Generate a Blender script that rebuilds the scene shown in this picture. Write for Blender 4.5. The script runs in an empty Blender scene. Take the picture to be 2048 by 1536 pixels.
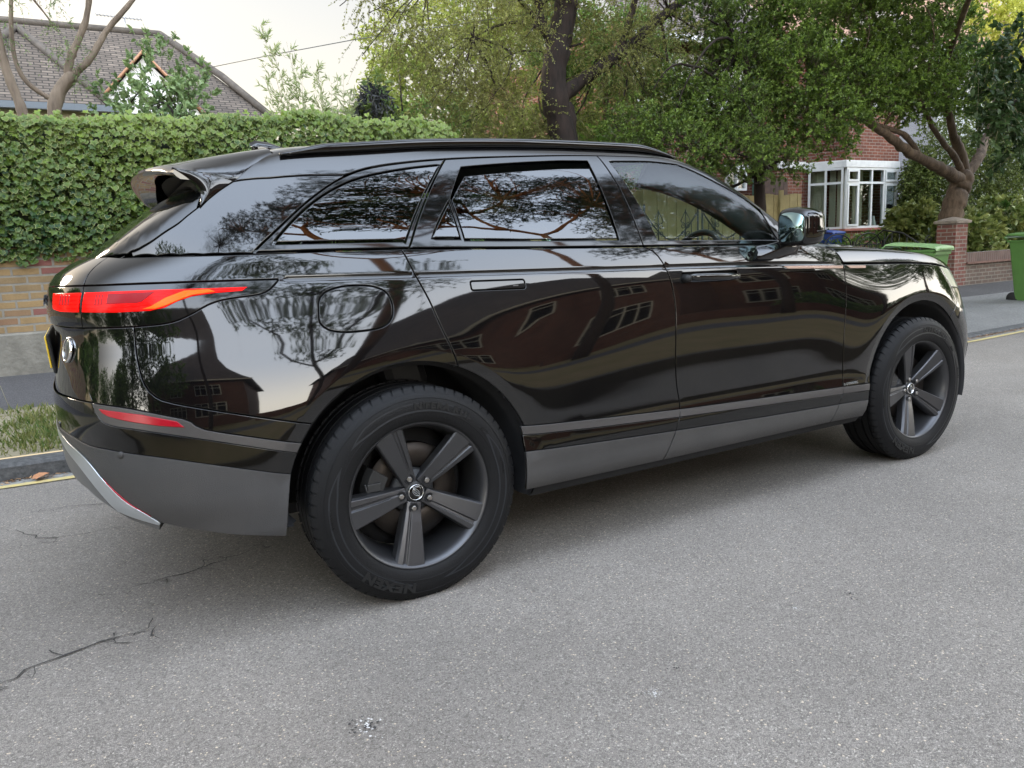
import bpy, bmesh, math, random
import numpy as np
from mathutils import Vector, Matrix, geometry
R = math.radians
rng = np.random.default_rng(7)
random.seed(7)
scene = bpy.context.scene
# ---------------------------------------------------------------- camera
CAM = np.array([-0.9419, -3.2996, 1.1944]); YAW, PIT, ROL, FPX = -0.51140, -0.17231, -0.04694, 1505.28228
def cam_axes():
    cy, sy, cp, sp = math.cos(YAW), math.sin(YAW), math.cos(PIT), math.sin(PIT)
    f = np.array([-sy*cp, cy*cp, sp]); r = np.array([cy, sy, 0.]); u = np.cross(r, f)
    cr, sr = math.cos(ROL), math.sin(ROL)
    return r*cr+u*sr, -r*sr+u*cr, f
_r, _u, _f = cam_axes()
cd = bpy.data.cameras.new("camera"); cam = bpy.data.objects.new("camera", cd)
scene.collection.objects.link(cam)
cam.matrix_world = Matrix(((_r[0], _u[0], -_f[0], CAM[0]), (_r[1], _u[1], -_f[1], CAM[1]), (_r[2], _u[2], -_f[2], CAM[2]), (0, 0, 0, 1)))
cd.sensor_width = 36; cd.lens = FPX/2048*36; cd.clip_end = 2000; cd.clip_start = .05
scene.camera = cam
# ---------------------------------------------------------------- sky and sun (low sun behind thin cloud, beyond the houses)
SUN_EL, SUN_AZ = R(16), R(-28)           # azimuth from +Y, negative towards -X
w = bpy.data.worlds.new("World"); scene.world = w; w.use_nodes = True
nt = w.node_tree; nt.nodes.clear()
def wn(t, **k):
    n = nt.nodes.new(t)
    for a, b in k.items(): setattr(n, a, b)
    return n
sky = wn("ShaderNodeTexSky", sky_type='NISHITA', sun_disc=False, sun_elevation=SUN_EL, sun_rotation=SUN_AZ, air_density=1.0, dust_density=2.5, ozone_density=1.0)
tc = wn("ShaderNodeTexCoord"); sep = wn("ShaderNodeSeparateXYZ"); nt.links.new(tc.outputs['Generated'], sep.inputs[0])
def wramp(sock, a, b, ca, cb, mid=None):
    mr = wn("ShaderNodeMapRange", interpolation_type='SMOOTHSTEP'); mr.inputs[1].default_value = a; mr.inputs[2].default_value = b
    nt.links.new(sock, mr.inputs[0]); mx = wn("ShaderNodeMix", data_type='RGBA'); nt.links.new(mr.outputs[0], mx.inputs[0])
    for i, c in ((6, ca), (7, cb)):
        if isinstance(c, tuple): mx.inputs[i].default_value = (*c, 1)
        else: nt.links.new(c, mx.inputs[i])
    return mx.outputs[2]
front = wramp(sep.outputs['Z'], -.02, .42, (.265, .224, .152), (.186, .185, .181))
back = wramp(sep.outputs['Z'], 0., .75, (2.38, 2.24, 1.98), (1.22, 1.42, 1.74))
veil = wramp(sep.outputs['Y'], .35, -.45, front, back)
bg1 = wn("ShaderNodeBackground"); bg1.inputs[1].default_value = .016; nt.links.new(sky.outputs[0], bg1.inputs[0])
bg2 = wn("ShaderNodeBackground"); bg2.inputs[1].default_value = 1.0; nt.links.new(veil, bg2.inputs[0])
ad = wn("ShaderNodeAddShader"); out = wn("ShaderNodeOutputWorld")
nt.links.new(bg1.outputs[0], ad.inputs[0]); nt.links.new(bg2.outputs[0], ad.inputs[1]); nt.links.new(ad.outputs[0], out.inputs[0])
sd = bpy.data.lights.new("sun", 'SUN'); sd.energy = .9; sd.angle = R(14); sd.color = (1, .86, .66)
sun = bpy.data.objects.new("sun", sd); scene.collection.objects.link(sun)
sdir = Vector((math.sin(SUN_AZ)*math.cos(SUN_EL), math.cos(SUN_AZ)*math.cos(SUN_EL), math.sin(SUN_EL)))
sun.rotation_euler = sdir.to_track_quat('Z', 'Y').to_euler()
scene.view_settings.view_transform = 'Standard'; scene.view_settings.look = 'None'
scene.view_settings.exposure = 1.85; scene.view_settings.gamma = 1; scene.view_settings.use_curve_mapping = False
scene.render.engine = 'CYCLES'
scene.cycles.max_bounces = 8; scene.cycles.transparent_max_bounces = 12; scene.cycles.glossy_bounces = 4; scene.cycles.diffuse_bounces = 3
scene.cycles.sample_clamp_indirect = 6; scene.cycles.caustics_reflective = False; scene.cycles.caustics_refractive = False
try: scene.cycles.use_denoising = True
except Exception: pass
# ---------------------------------------------------------------- materials
def newmat(name):
    m = bpy.data.materials.new(name); m.use_nodes = True; return m, m.node_tree, m.node_tree.nodes['Principled BSDF']
def pbr(name, col, rough=.6, metal=0, ior=1.5, emit=None, es=0, coat=0, noise=0, nscale=20, bump=0, bscale=60, col2=None, alpha=1):
    m, t, b = newmat(name)
    b.inputs['Base Color'].default_value = (*col, 1); b.inputs['Roughness'].default_value = rough
    b.inputs['Metallic'].default_value = metal; b.inputs['IOR'].default_value = ior
    b.inputs['Coat Weight'].default_value = coat; b.inputs['Coat Roughness'].default_value = .02
    if emit: b.inputs['Emission Color'].default_value = (*emit, 1); b.inputs['Emission Strength'].default_value = es
    if noise or bump or col2:
        tc = t.nodes.new('ShaderNodeTexCoord')
    if noise or col2:
        n = t.nodes.new('ShaderNodeTexNoise'); n.inputs['Scale'].default_value = nscale; n.inputs['Detail'].default_value = 6; n.inputs['Roughness'].default_value = .65
        t.links.new(tc.outputs['Object'], n.inputs['Vector'])
        r = t.nodes.new('ShaderNodeValToRGB'); r.color_ramp.elements[0].position = .32; r.color_ramp.elements[1].position = .68
        c2 = col2 or tuple(min(1, c*(1+noise)) for c in col); c1 = col if col2 else tuple(c*(1-noise) for c in col)
        r.color_ramp.elements[0].color = (*c1, 1); r.color_ramp.elements[1].color = (*c2, 1)
        t.links.new(n.outputs['Fac'], r.inputs[0]); t.links.new(r.outputs[0], b.inputs['Base Color'])
    if bump:
        n2 = t.nodes.new('ShaderNodeTexNoise'); n2.inputs['Scale'].default_value = bscale; n2.inputs['Detail'].default_value = 5
        t.links.new(tc.outputs['Object'], n2.inputs['Vector'])
        bp = t.nodes.new('ShaderNodeBump'); bp.inputs['Strength'].default_value = bump; bp.inputs['Distance'].default_value = .01
        t.links.new(n2.outputs['Fac'], bp.inputs['Height']); t.links.new(bp.outputs[0], b.inputs['Normal'])
    return m
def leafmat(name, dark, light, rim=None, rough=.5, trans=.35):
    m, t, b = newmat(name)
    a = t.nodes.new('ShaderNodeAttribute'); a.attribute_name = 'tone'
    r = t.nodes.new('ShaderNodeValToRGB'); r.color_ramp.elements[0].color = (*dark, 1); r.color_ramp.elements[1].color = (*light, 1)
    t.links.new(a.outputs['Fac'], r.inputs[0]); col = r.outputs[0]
    if rim:
        a2 = t.nodes.new('ShaderNodeAttribute'); a2.attribute_name = 'rim'
        mr = t.nodes.new('ShaderNodeMapRange'); mr.inputs[1].default_value = .74; mr.inputs[2].default_value = .92
        t.links.new(a2.outputs['Fac'], mr.inputs[0]); mx = t.nodes.new('ShaderNodeMix'); mx.data_type = 'RGBA'
        t.links.new(mr.outputs[0], mx.inputs[0]); t.links.new(col, mx.inputs[6]); mx.inputs[7].default_value = (*rim, 1); col = mx.outputs[2]
    t.links.new(col, b.inputs['Base Color']); b.inputs['Roughness'].default_value = rough; b.inputs['Specular IOR Level'].default_value = .35
    tr = t.nodes.new('ShaderNodeBsdfTranslucent'); t.links.new(col, tr.inputs['Color'])
    ms = t.nodes.new('ShaderNodeMixShader'); ms.inputs[0].default_value = trans
    t.links.new(b.outputs[0], ms.inputs[1]); t.links.new(tr.outputs[0], ms.inputs[2])
    t.links.new(ms.outputs[0], t.nodes['Material Output'].inputs['Surface'])
    return m
def wallcoords(t, zscale=1.0):
    g = t.nodes.new('ShaderNodeNewGeometry'); sn = t.nodes.new('ShaderNodeSeparateXYZ'); sp = t.nodes.new('ShaderNodeSeparateXYZ')
    t.links.new(g.outputs['True Normal'], sn.inputs[0]); t.links.new(g.outputs['Position'], sp.inputs[0])
    def mth(op, a, b):
        n = t.nodes.new('ShaderNodeMath'); n.operation = op
        for i, s in enumerate((a, b)):
            if isinstance(s, (int, float)): n.inputs[i].default_value = s
            else: t.links.new(s, n.inputs[i])
        return n.outputs[0]
    u = mth('SUBTRACT', mth('MULTIPLY', sp.outputs['Y'], sn.outputs['X']), mth('MULTIPLY', sp.outputs['X'], sn.outputs['Y']))
    cb = t.nodes.new('ShaderNodeCombineXYZ'); t.links.new(u, cb.inputs[0]); t.links.new(mth('MULTIPLY', sp.outputs['Z'], zscale), cb.inputs[1])
    return cb.outputs[0]
def brickmat(name, c1, c2, mortar, bw=.225, rh=.075, ms=.011, c3=None, rough=.9, zscale=1.0, bump=.6, off=.5):
    m, t, b = newmat(name); v = wallcoords(t, zscale)
    br = t.nodes.new('ShaderNodeTexBrick'); br.inputs['Scale'].default_value = 1; br.inputs['Brick Width'].default_value = bw
    br.inputs['Row Height'].default_value = rh; br.inputs['Mortar Size'].default_value = ms; br.inputs['Mortar Smooth'].default_value = .25; br.offset = off
    br.inputs['Color1'].default_value = (*c1, 1); br.inputs['Color2'].default_value = (*c2, 1); br.inputs['Mortar'].default_value = (*mortar, 1)
    nw = t.nodes.new('ShaderNodeTexNoise'); nw.inputs['Scale'].default_value = 9; nw.inputs['Detail'].default_value = 3; t.links.new(v, nw.inputs['Vector'])
    vm = t.nodes.new('ShaderNodeVectorMath'); vm.operation = 'MULTIPLY_ADD'; vm.inputs[1].default_value = (.012, .012, 0)
    t.links.new(nw.outputs['Color'], vm.inputs[0]); t.links.new(v, vm.inputs[2]); t.links.new(vm.outputs[0], br.inputs['Vector'])
    col = br.outputs['Color']
    if c3:   # some bricks of a third colour: per-brick value from a second brick texture with black/white colours
        b2 = t.nodes.new('ShaderNodeTexBrick')
        for k in ('Scale', 'Brick Width', 'Row Height', 'Mortar Size'): b2.inputs[k].default_value = br.inputs[k].default_value
        b2.offset = off; b2.inputs['Color1'].default_value = (0, 0, 0, 1); b2.inputs['Color2'].default_value = (1, 1, 1, 1); b2.inputs['Mortar'].default_value = (0, 0, 0, 1); b2.inputs['Bias'].default_value = -.15
        vo = t.nodes.new('ShaderNodeVectorMath'); vo.operation = 'ADD'; vo.inputs[1].default_value = (bw*8, rh*14, 0); t.links.new(vm.outputs[0], vo.inputs[0]); t.links.new(vo.outputs[0], b2.inputs['Vector'])
        mr = t.nodes.new('ShaderNodeMapRange'); mr.inputs[1].default_value = .55; mr.inputs[2].default_value = .75; t.links.new(b2.outputs['Color'], mr.inputs[0])
        mx = t.nodes.new('ShaderNodeMix'); mx.data_type = 'RGBA'; t.links.new(mr.outputs[0], mx.inputs[0]); t.links.new(col, mx.inputs[6]); mx.inputs[7].default_value = (*c3, 1); col = mx.outputs[2]
    n = t.nodes.new('ShaderNodeTexNoise'); n.inputs['Scale'].default_value = 2.2; n.inputs['Detail'].default_value = 9; n.inputs['Roughness'].default_value = .7; t.links.new(v, n.inputs['Vector'])
    mr2 = t.nodes.new('ShaderNodeMapRange'); mr2.inputs[1].default_value = .3; mr2.inputs[2].default_value = .7; mr2.inputs[3].default_value = .62; mr2.inputs[4].default_value = 1.2; t.links.new(n.outputs['Fac'], mr2.inputs[0])
    mu = t.nodes.new('ShaderNodeMix'); mu.data_type = 'RGBA'; mu.blend_type = 'MULTIPLY'; mu.inputs[0].default_value = 1
    t.links.new(col, mu.inputs[6]); t.links.new(mr2.outputs[0], mu.inputs[7]); t.links.new(mu.outputs[2], b.inputs['Base Color'])
    b.inputs['Roughness'].default_value = rough
    ad = t.nodes.new('ShaderNodeMath'); ad.operation = 'MULTIPLY_ADD'; ad.inputs[1].default_value = .35
    n3 = t.nodes.new('ShaderNodeTexNoise'); n3.inputs['Scale'].default_value = 60; t.links.new(v, n3.inputs['Vector']); t.links.new(n3.outputs['Fac'], ad.inputs[0])
    inv = t.nodes.new('ShaderNodeMath'); inv.operation = 'SUBTRACT'; inv.inputs[0].default_value = 1; t.links.new(br.outputs['Fac'], inv.inputs[1]); t.links.new(inv.outputs[0], ad.inputs[2])
    bp = t.nodes.new('ShaderNodeBump'); bp.inputs['Strength'].default_value = bump; bp.inputs['Distance'].default_value = .006
    t.links.new(ad.outputs[0], bp.inputs['Height']); t.links.new(bp.outputs[0], b.inputs['Normal'])
    return m
def glassmat(name, tint, ior=1.5, rough=0.0, wav=0.0):
    m, t, b = newmat(name); t.nodes.remove(b)
    tr = t.nodes.new('ShaderNodeBsdfTransparent'); tr.inputs[0].default_value = (*tint, 1)
    gl = t.nodes.new('ShaderNodeBsdfGlossy'); gl.inputs['Roughness'].default_value = rough
    lw = t.nodes.new('ShaderNodeLayerWeight'); lw.inputs[0].default_value = .5; f0 = ((ior-1)/(ior+1))**2
    pw = t.nodes.new('ShaderNodeMath'); pw.operation = 'POWER'; pw.inputs[1].default_value = 5; t.links.new(lw.outputs['Facing'], pw.inputs[0])
    fr = t.nodes.new('ShaderNodeMath'); fr.operation = 'MULTIPLY_ADD'; fr.inputs[1].default_value = 1-f0; fr.inputs[2].default_value = f0; t.links.new(pw.outputs[0], fr.inputs[0])
    mx = t.nodes.new('ShaderNodeMixShader'); t.links.new(fr.outputs[0], mx.inputs[0]); t.links.new(tr.outputs[0], mx.inputs[1]); t.links.new(gl.outputs[0], mx.inputs[2])
    if wav:
        tc = t.nodes.new('ShaderNodeTexCoord'); n = t.nodes.new('ShaderNodeTexNoise'); n.inputs['Scale'].default_value = 5; n.inputs['Detail'].default_value = 1.5
        t.links.new(tc.outputs['Object'], n.inputs['Vector']); bp = t.nodes.new('ShaderNodeBump'); bp.inputs['Strength'].default_value = wav; bp.inputs['Distance'].default_value = .01
        t.links.new(n.outputs['Fac'], bp.inputs['Height']); t.links.new(bp.outputs[0], gl.inputs['Normal'])
    t.links.new(mx.outputs[0], t.nodes['Material Output'].inputs['Surface'])
    return m
# ---------------------------------------------------------------- objects
def tag(o, label=None, cat=None, group=None, kind=None):
    if label: o['label'] = label
    if cat: o['category'] = cat
    if group: o['group'] = group
    if kind: o['kind'] = kind
    return o
def empty(name, loc=(0, 0, 0), **k):
    o = bpy.data.objects.new(name, None); scene.collection.objects.link(o); o.location = loc; o.empty_display_size = .2
    return tag(o, **k)
def link(name, me, parent=None, loc=None, **k):
    o = bpy.data.objects.new(name, me); scene.collection.objects.link(o)
    if parent: o.parent = parent
    if loc is not None: o.location = loc
    return tag(o, **k)
def wp(o):     # world location of a top-level empty
    return np.array(o.location)
class MB:
    def __init__(s): s.v = []; s.f = []; s.sm = []
    def add(s, vs, fs, smooth=False):
        n = len(s.v); s.v += [tuple(map(float, p)) for p in vs]; s.f += [tuple(i+n for i in f) for f in fs]; s.sm += [smooth]*len(fs)
    def box(s, c, d, rz=0, rx=0, ry=0):
        m = Matrix.Rotation(rz, 3, 'Z') @ Matrix.Rotation(ry, 3, 'Y') @ Matrix.Rotation(rx, 3, 'X'); c = Vector(c)
        vs = [c + m @ Vector((x*d[0]/2, y*d[1]/2, z*d[2]/2)) for x in (-1, 1) for y in (-1, 1) for z in (-1, 1)]
        s.add(vs, [(0, 1, 3, 2), (4, 6, 7, 5), (0, 4, 5, 1), (2, 3, 7, 6), (0, 2, 6, 4), (1, 5, 7, 3)])
    def box2(s, a, b): s.box([(a[i]+b[i])/2 for i in range(3)], [abs(b[i]-a[i]) for i in range(3)])
    def prism(s, poly, z0, z1):
        n = len(poly); s.add([(x, y, z0) for x, y in poly]+[(x, y, z1) for x, y in poly],
            [tuple(range(n))[::-1], tuple(range(n, 2*n))]+[(i, (i+1) % n, (i+1) % n+n, i+n) for i in range(n)])
    def loft(s, rings, cap=True, closed=True, smooth=True):
        n = len(rings[0]); vs = [p for r in rings for p in r]; fs = []
        for i in range(len(rings)-1):
            for j in range(n if closed else n-1):
                k = (j+1) % n; fs.append((i*n+j, i*n+k, (i+1)*n+k, (i+1)*n+j))
        if cap: fs += [tuple(range(n))[::-1], tuple(range((len(rings)-1)*n, len(rings)*n))]
        s.add(vs, fs, smooth)
    def tube(s, pts, rad, sides=8, cap=True, smooth=True):
        pts = [Vector(p) for p in pts]; rings = []; up = None
        for i, p in enumerate(pts):
            d = (pts[min(i+1, len(pts)-1)]-pts[max(i-1, 0)]).normalized()
            if up is None: up = d.orthogonal().normalized()
            up = (up-d*up.dot(d)); up = up.normalized() if up.length > 1e-6 else d.orthogonal().normalized()
            w = d.cross(up); r = rad[i] if isinstance(rad, (list, tuple, np.ndarray)) else rad
            rings.append([p+(up*math.cos(2*math.pi*k/sides)+w*math.sin(2*math.pi*k/sides))*r for k in range(sides)])
        s.loft(rings, cap, True, smooth)
    def lathe(s, prof, axis_o, axis='y', n=48, smooth=True, closed=False):
        rings = []
        for k in range(n):
            a = 2*math.pi*k/n; ring = []
            for r, h in prof:
                if axis == 'y': ring.append((axis_o[0]+r*math.cos(a), axis_o[1]+h, axis_o[2]+r*math.sin(a)))
                else: ring.append((axis_o[0]+r*math.cos(a), axis_o[1]+r*math.sin(a), axis_o[2]+h))
            rings.append(ring)
        m = len(prof); vs = [p for r in rings for p in r]; fs = []
        for i in range(n):
            for j in range(m if closed else m-1):
                k = (j+1) % m; i2 = (i+1) % n; fs.append((i*m+j, i*m+k, i2*m+k, i2*m+j))
        s.add(vs, fs, smooth)
    def build(s, name, mat, parent=None, bevel=0, origin=None, **k):
        me = bpy.data.meshes.new(name); v = s.v
        if origin is not None: v = [(p[0]-origin[0], p[1]-origin[1], p[2]-origin[2]) for p in v]
        me.from_pydata(v, [], s.f); me.polygons.foreach_set('use_smooth', s.sm)
        mats = mat if isinstance(mat, (list, tuple)) else [mat]
        for x in mats: me.materials.append(x)
        bm = bmesh.new(); bm.from_mesh(me); bmesh.ops.recalc_face_normals(bm, faces=bm.faces); bm.to_mesh(me); bm.free()
        me.update(); o = link(name, me, parent, **k)
        if origin is not None and parent is None: o.location = origin
        if bevel:
            b = o.modifiers.new('bevel', 'BEVEL'); b.width = bevel; b.segments = 2; b.limit_method = 'ANGLE'; b.angle_limit = R(35)
        return o
def fastmesh(name, verts, faces, mat, parent=None, attrs=None, smooth=False, normals=None, **k):
    """verts (n,3), faces (m,k) arrays"""
    verts = np.asarray(verts, np.float32); faces = np.asarray(faces, np.int32); me = bpy.data.meshes.new(name); m, kk = faces.shape
    me.vertices.add(len(verts)); me.vertices.foreach_set('co', verts.ravel())
    me.loops.add(m*kk); me.loops.foreach_set('vertex_index', faces.ravel())
    me.polygons.add(m); me.polygons.foreach_set('loop_start', np.arange(m, dtype=np.int32)*kk)
    try: me.polygons.foreach_set('loop_total', np.full(m, kk, np.int32))
    except Exception: pass
    me.polygons.foreach_set('use_smooth', np.full(m, smooth))
    for an, av in (attrs or {}).items():
        a = me.attributes.new(an, 'FLOAT', 'POINT'); a.data.foreach_set('value', np.asarray(av, np.float32))
    me.update(calc_edges=True)
    if normals is not None: me.normals_split_custom_set_from_vertices([tuple(x) for x in normals])
    for x in (mat if isinstance(mat, (list, tuple)) else [mat]): me.materials.append(x)
    return link(name, me, parent, **k)
LEAF = {
 'ivy': (np.array([(0, -.08), (.24, -.26), (.46, -.10), (.34, .10), (.56, .34), (.22, .40), (0, .74), (-.22, .40), (-.56, .34), (-.34, .10), (-.46, -.10), (-.24, -.26)]), (0, .12)),
 'heart': (np.array([(0, -.05), (.26, -.22), (.48, -.02), (.46, .28), (.22, .55), (0, .70), (-.22, .55), (-.46, .28), (-.48, -.02), (-.26, -.22)]), (0, .2)),
 'oval': (np.array([(0, 0), (.24, .3), (.2, .7), (0, 1.), (-.2, .7), (-.24, .3)]), (0, .5)),
 'lance': (np.array([(0, 0), (.11, .35), (0, 1.), (-.11, .35)]), None),
 'quad': (np.array([(0, 0), (.28, .45), (0, 1.), (-.28, .45)]), None),
}
def unit(v): return v/np.maximum(np.linalg.norm(v, axis=-1, keepdims=True), 1e-9)
def leafcloud(name, p, tip, nrm, size, shape, mat, parent=None, tone=None, fold=.12, rimv=None, **k):
    """p leaf base, tip direction, nrm leaf normal"""
    n = len(p); tip = unit(tip); x = unit(np.cross(tip, nrm)); z = np.cross(x, tip)
    out, c = LEAF[shape]; m = len(out); size = np.broadcast_to(size, n)[:, None, None]
    ox = out[:, 0][None, :, None]; oy = out[:, 1][None, :, None]; fz = (np.abs(out[:, 0])*fold*2-(out[:, 1]-.3)**2*.25)[None, :, None]
    V = p[:, None, :]+size*(ox*x[:, None, :]+oy*tip[:, None, :]+fz*z[:, None, :])
    if tone is None: tone = rng.random(n)
    if c is None:
        F = (np.arange(n)[:, None]*m+np.arange(m)[None, :]); A = {'tone': np.repeat(tone, m)}
        return fastmesh(name, V.reshape(-1, 3), F, mat, parent, A, **k)
    C = p+size[:, 0]*(c[0]*x+c[1]*tip)
    V = np.concatenate([V, C[:, None, :]], 1); b = np.arange(n)[:, None]*(m+1)
    F = np.stack([np.broadcast_to(b+m, (n, m)), b+np.arange(m), b+(np.arange(m)+1) % m], -1).reshape(-1, 3)
    rv = np.ones((n, m+1)); rv[:, m] = 0
    if rimv is not None: rv *= rimv[:, None]
    return fastmesh(name, V.reshape(-1, 3), F, mat, parent, {'tone': np.repeat(tone, m+1), 'rim': rv.ravel()}, **k)
def rdir(n, up=0.0):
    v = rng.normal(size=(n, 3)); v = unit(v); v[:, 2] += up; return unit(v)
def noise3(p, s=1.0, seed=0):
    r = np.random.default_rng(seed); k = r.normal(size=(6, 3))*s; ph = r.random(6)*6.28
    return np.sin(p@k.T+ph).mean(1)
import numpy as np
def ncs(X,Y,x):
    """natural cubic spline; Y may be 2d (n,k)"""
    X=np.asarray(X,float);Y=np.asarray(Y,float);n=len(X);h=np.diff(X)
    Y2=Y if Y.ndim>1 else Y[:,None]
    A=np.eye(n);B=np.zeros_like(Y2)
    for i in range(1,n-1):
        A[i,i-1]=h[i-1];A[i,i]=2*(h[i-1]+h[i]);A[i,i+1]=h[i]
        B[i]=6*((Y2[i+1]-Y2[i])/h[i]-(Y2[i]-Y2[i-1])/h[i-1])
    M=np.linalg.solve(A,B)
    x=np.asarray(x,float);xc=np.clip(x,X[0],X[-1]);i=np.clip(np.searchsorted(X,xc)-1,0,n-2)
    a=((X[i+1]-xc)/h[i])[...,None];b=1-a;hh=(h[i]**2)[...,None]/6
    r=a*Y2[i]+b*Y2[i+1]+((a**3-a)*M[i]+(b**3-b)*M[i+1])*hh
    return r if Y.ndim>1 else r[...,0]
PLAN=np.array([(-1.062,.0),(-1.056,.24),(-1.033,.48),(-.985,.66),(-.90,.785),(-.76,.87),(-.55,.92),(-.25,.95),(.1,.962),(.6,.965),(1.4,.965),(2.2,.965),(2.874,.958),(3.15,.93),(3.37,.86),(3.54,.72),(3.65,.5),(3.71,.25),(3.725,0)],float)
_d=np.r_[0,np.cumsum(np.hypot(*np.diff(PLAN,axis=0).T))]
_k=list(PLAN[:,0]).index(1.4)
PS=_d-_d[_k]+1.4
PLY=PLAN*[1,-1]
# symmetric end slopes: extend by mirrored points
_PS=np.r_[2*PS[0]-PS[2:0:-1],PS,2*PS[-1]-PS[-2:-4:-1]]
_PP=np.r_[PLY[2:0:-1]*[1,-1],PLY,PLY[-2:-4:-1]*[1,-1]]
SMIN,SMAX=PS[0],PS[-1]
def plan(s):
    e=1e-3
    p=ncs(_PS,_PP,s);a=ncs(_PS,_PP,np.asarray(s)-e);b=ncs(_PS,_PP,np.asarray(s)+e)
    t=(b-a);t/=np.linalg.norm(t,axis=-1,keepdims=True)
    n=np.stack([t[...,1],-t[...,0]],-1)   # outward for the -Y side
    return p,n
def s_at(x): # s on flank where plan x = x
    ss=np.linspace(SMIN,SMAX,4000);return float(ss[np.abs(plan(ss)[0][:,0]-x).argmin()])
ZK=[.18,.26,.32,.40,.47,.52,.58,.65,.72,.79,.86,.93,1.0,1.06,1.12,1.17,1.21,1.26]
DOOR=[.12,.055,.012,.002,0,.0080,.0125,.0143,.0148,.0153,.0168,.0200,.0260,.0355,.0510,.0690,.0860,.112]
HAUN=[.12,.055,.012,.002,0,.003,.006,.010,.0145,.023,.040,.063,.086,.106,.126,.145,.160,.185]
FEND=[.12,.055,.012,.002,0,.003,.006,.009,.013,.018,.025,.037,.055,.074,.098,.125,.15,.19]
REAR=[.25,.158,.098,.049,.013,0,-.009,-.009,-.012,-.008,.003,.014,.023,.014,.021,.04,.081,.18]
RCOR=[.235,.149,.084,.037,.007,-.001,-.005,-.001,.003,.011,.024,.042,.062,.07,.086,.112,.148,.225]
FRON=[.30,.12,.04,-.005,-.025,-.035,-.04,-.035,-.022,-.002,.025,.06,.11,.155,.20,.25,.30,.38]
# columns: (s, profile)
def cols():
    sf=s_at
    H,D,F_=map(np.array,(HAUN,DOOR,FEND))
    return [(SMIN,REAR),(SMIN+.45,REAR),(sf(-.92),RCOR),(sf(-.55),H),(sf(-.15),H),(.3,.6*H+.4*D),(.75,.2*H+.8*D),(1.2,D),(1.7,D),(2.15,.8*D+.2*F_),(2.6,F_),(sf(3.1),F_),(sf(3.5),FRON),(SMAX,FRON)]
def build_cols():
    global CS,CM
    c=cols()
    CS=np.array([a for a,_ in c]);CM=np.array([b for _,b in c])
build_cols()
ARCH=[(0.0,.385,.455),(2.874,.385,.455)] # x,z,radius of opening
SIN=None
def inset(s,z):
    s=np.asarray(s,float);z=np.asarray(z,float)
    prof=ncs(CS,CM,s)                       # (...,nz) profile at s
    # spline in z per element via basis
    B=ncs(ZK,np.eye(len(ZK)),z)
    return (prof*B).sum(-1)
def P(s,z):
    s,z=np.broadcast_arrays(np.asarray(s,float),np.asarray(z,float))
    p,n=plan(s);i=inset(s,z)
    q=p-n*i[...,None]
    return np.concatenate([q,z[...,None]],-1)
def N(F,a,b,e=1.5e-3):
    du=F(a+e,b)-F(a-e,b);dv=F(a,b+e)-F(a,b-e)
    n=np.cross(du,dv);n/=np.linalg.norm(n,axis=-1,keepdims=True)
    return n

# ---- greenhouse height field z=G(x,a)
ZBX=[-1.2,-1.05,-.9,-.7,-.45,0,.5,1.05,1.5,1.8,2.1,2.4,2.8]
ZBZ=[1.245,1.242,1.24,1.236,1.232,1.226,1.209,1.194,1.183,1.175,1.16,1.13,1.07]
def zb(x): return ncs(ZBX,ZBZ,x)
def _mkyb():
    global _bx,_by
    ss=np.linspace(SMIN,s_at(3.0),2500);pl=P(ss,zb(np.clip(plan(ss)[0][:,0],-1.2,2.8)))
    k=pl[:,0].argmin();_bx=pl[k:,0];_by=-pl[k:,1]-.016
    o=np.argsort(_bx);_bx=_bx[o];_by=_by[o]
_mkyb()
def yb(x): return np.interp(x,_bx,_by)
ZCX=[-1.1,-.97,-.822,-.751,-.629,-.5,-.40,-.28,-.1,.2,.5,.8,1.15,1.38,1.53,1.7,1.85,2.0,2.2,2.4,2.6,2.9]
ZCZ=[1.12,1.205,1.318,1.370,1.452,1.533,1.585,1.622,1.640,1.652,1.659,1.661,1.657,1.645,1.613,1.545,1.465,1.38,1.27,1.165,1.06,.90]
LK=(.36,.42)
def G(x,a):
    x,a=np.broadcast_arrays(np.asarray(x,float),np.asarray(a,float))
    top=ncs(ZCX,ZCZ,x)-.035*(a/.62)**2-.018*(np.abs(a)/.62)**6
    d=yb(x)-np.abs(a)
    h=(-LK[0]+np.sqrt(np.maximum(LK[0]**2+4*LK[1]*d,1e-4)))/(2*LK[1])
    side=zb(x)+h
    return .5*(top+side-np.sqrt((top-side)**2+.03**2))
def U(x,a):
    x,a=np.broadcast_arrays(np.asarray(x,float),np.asarray(a,float))
    return np.stack([x,-a,G(x,a)],-1)
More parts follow.
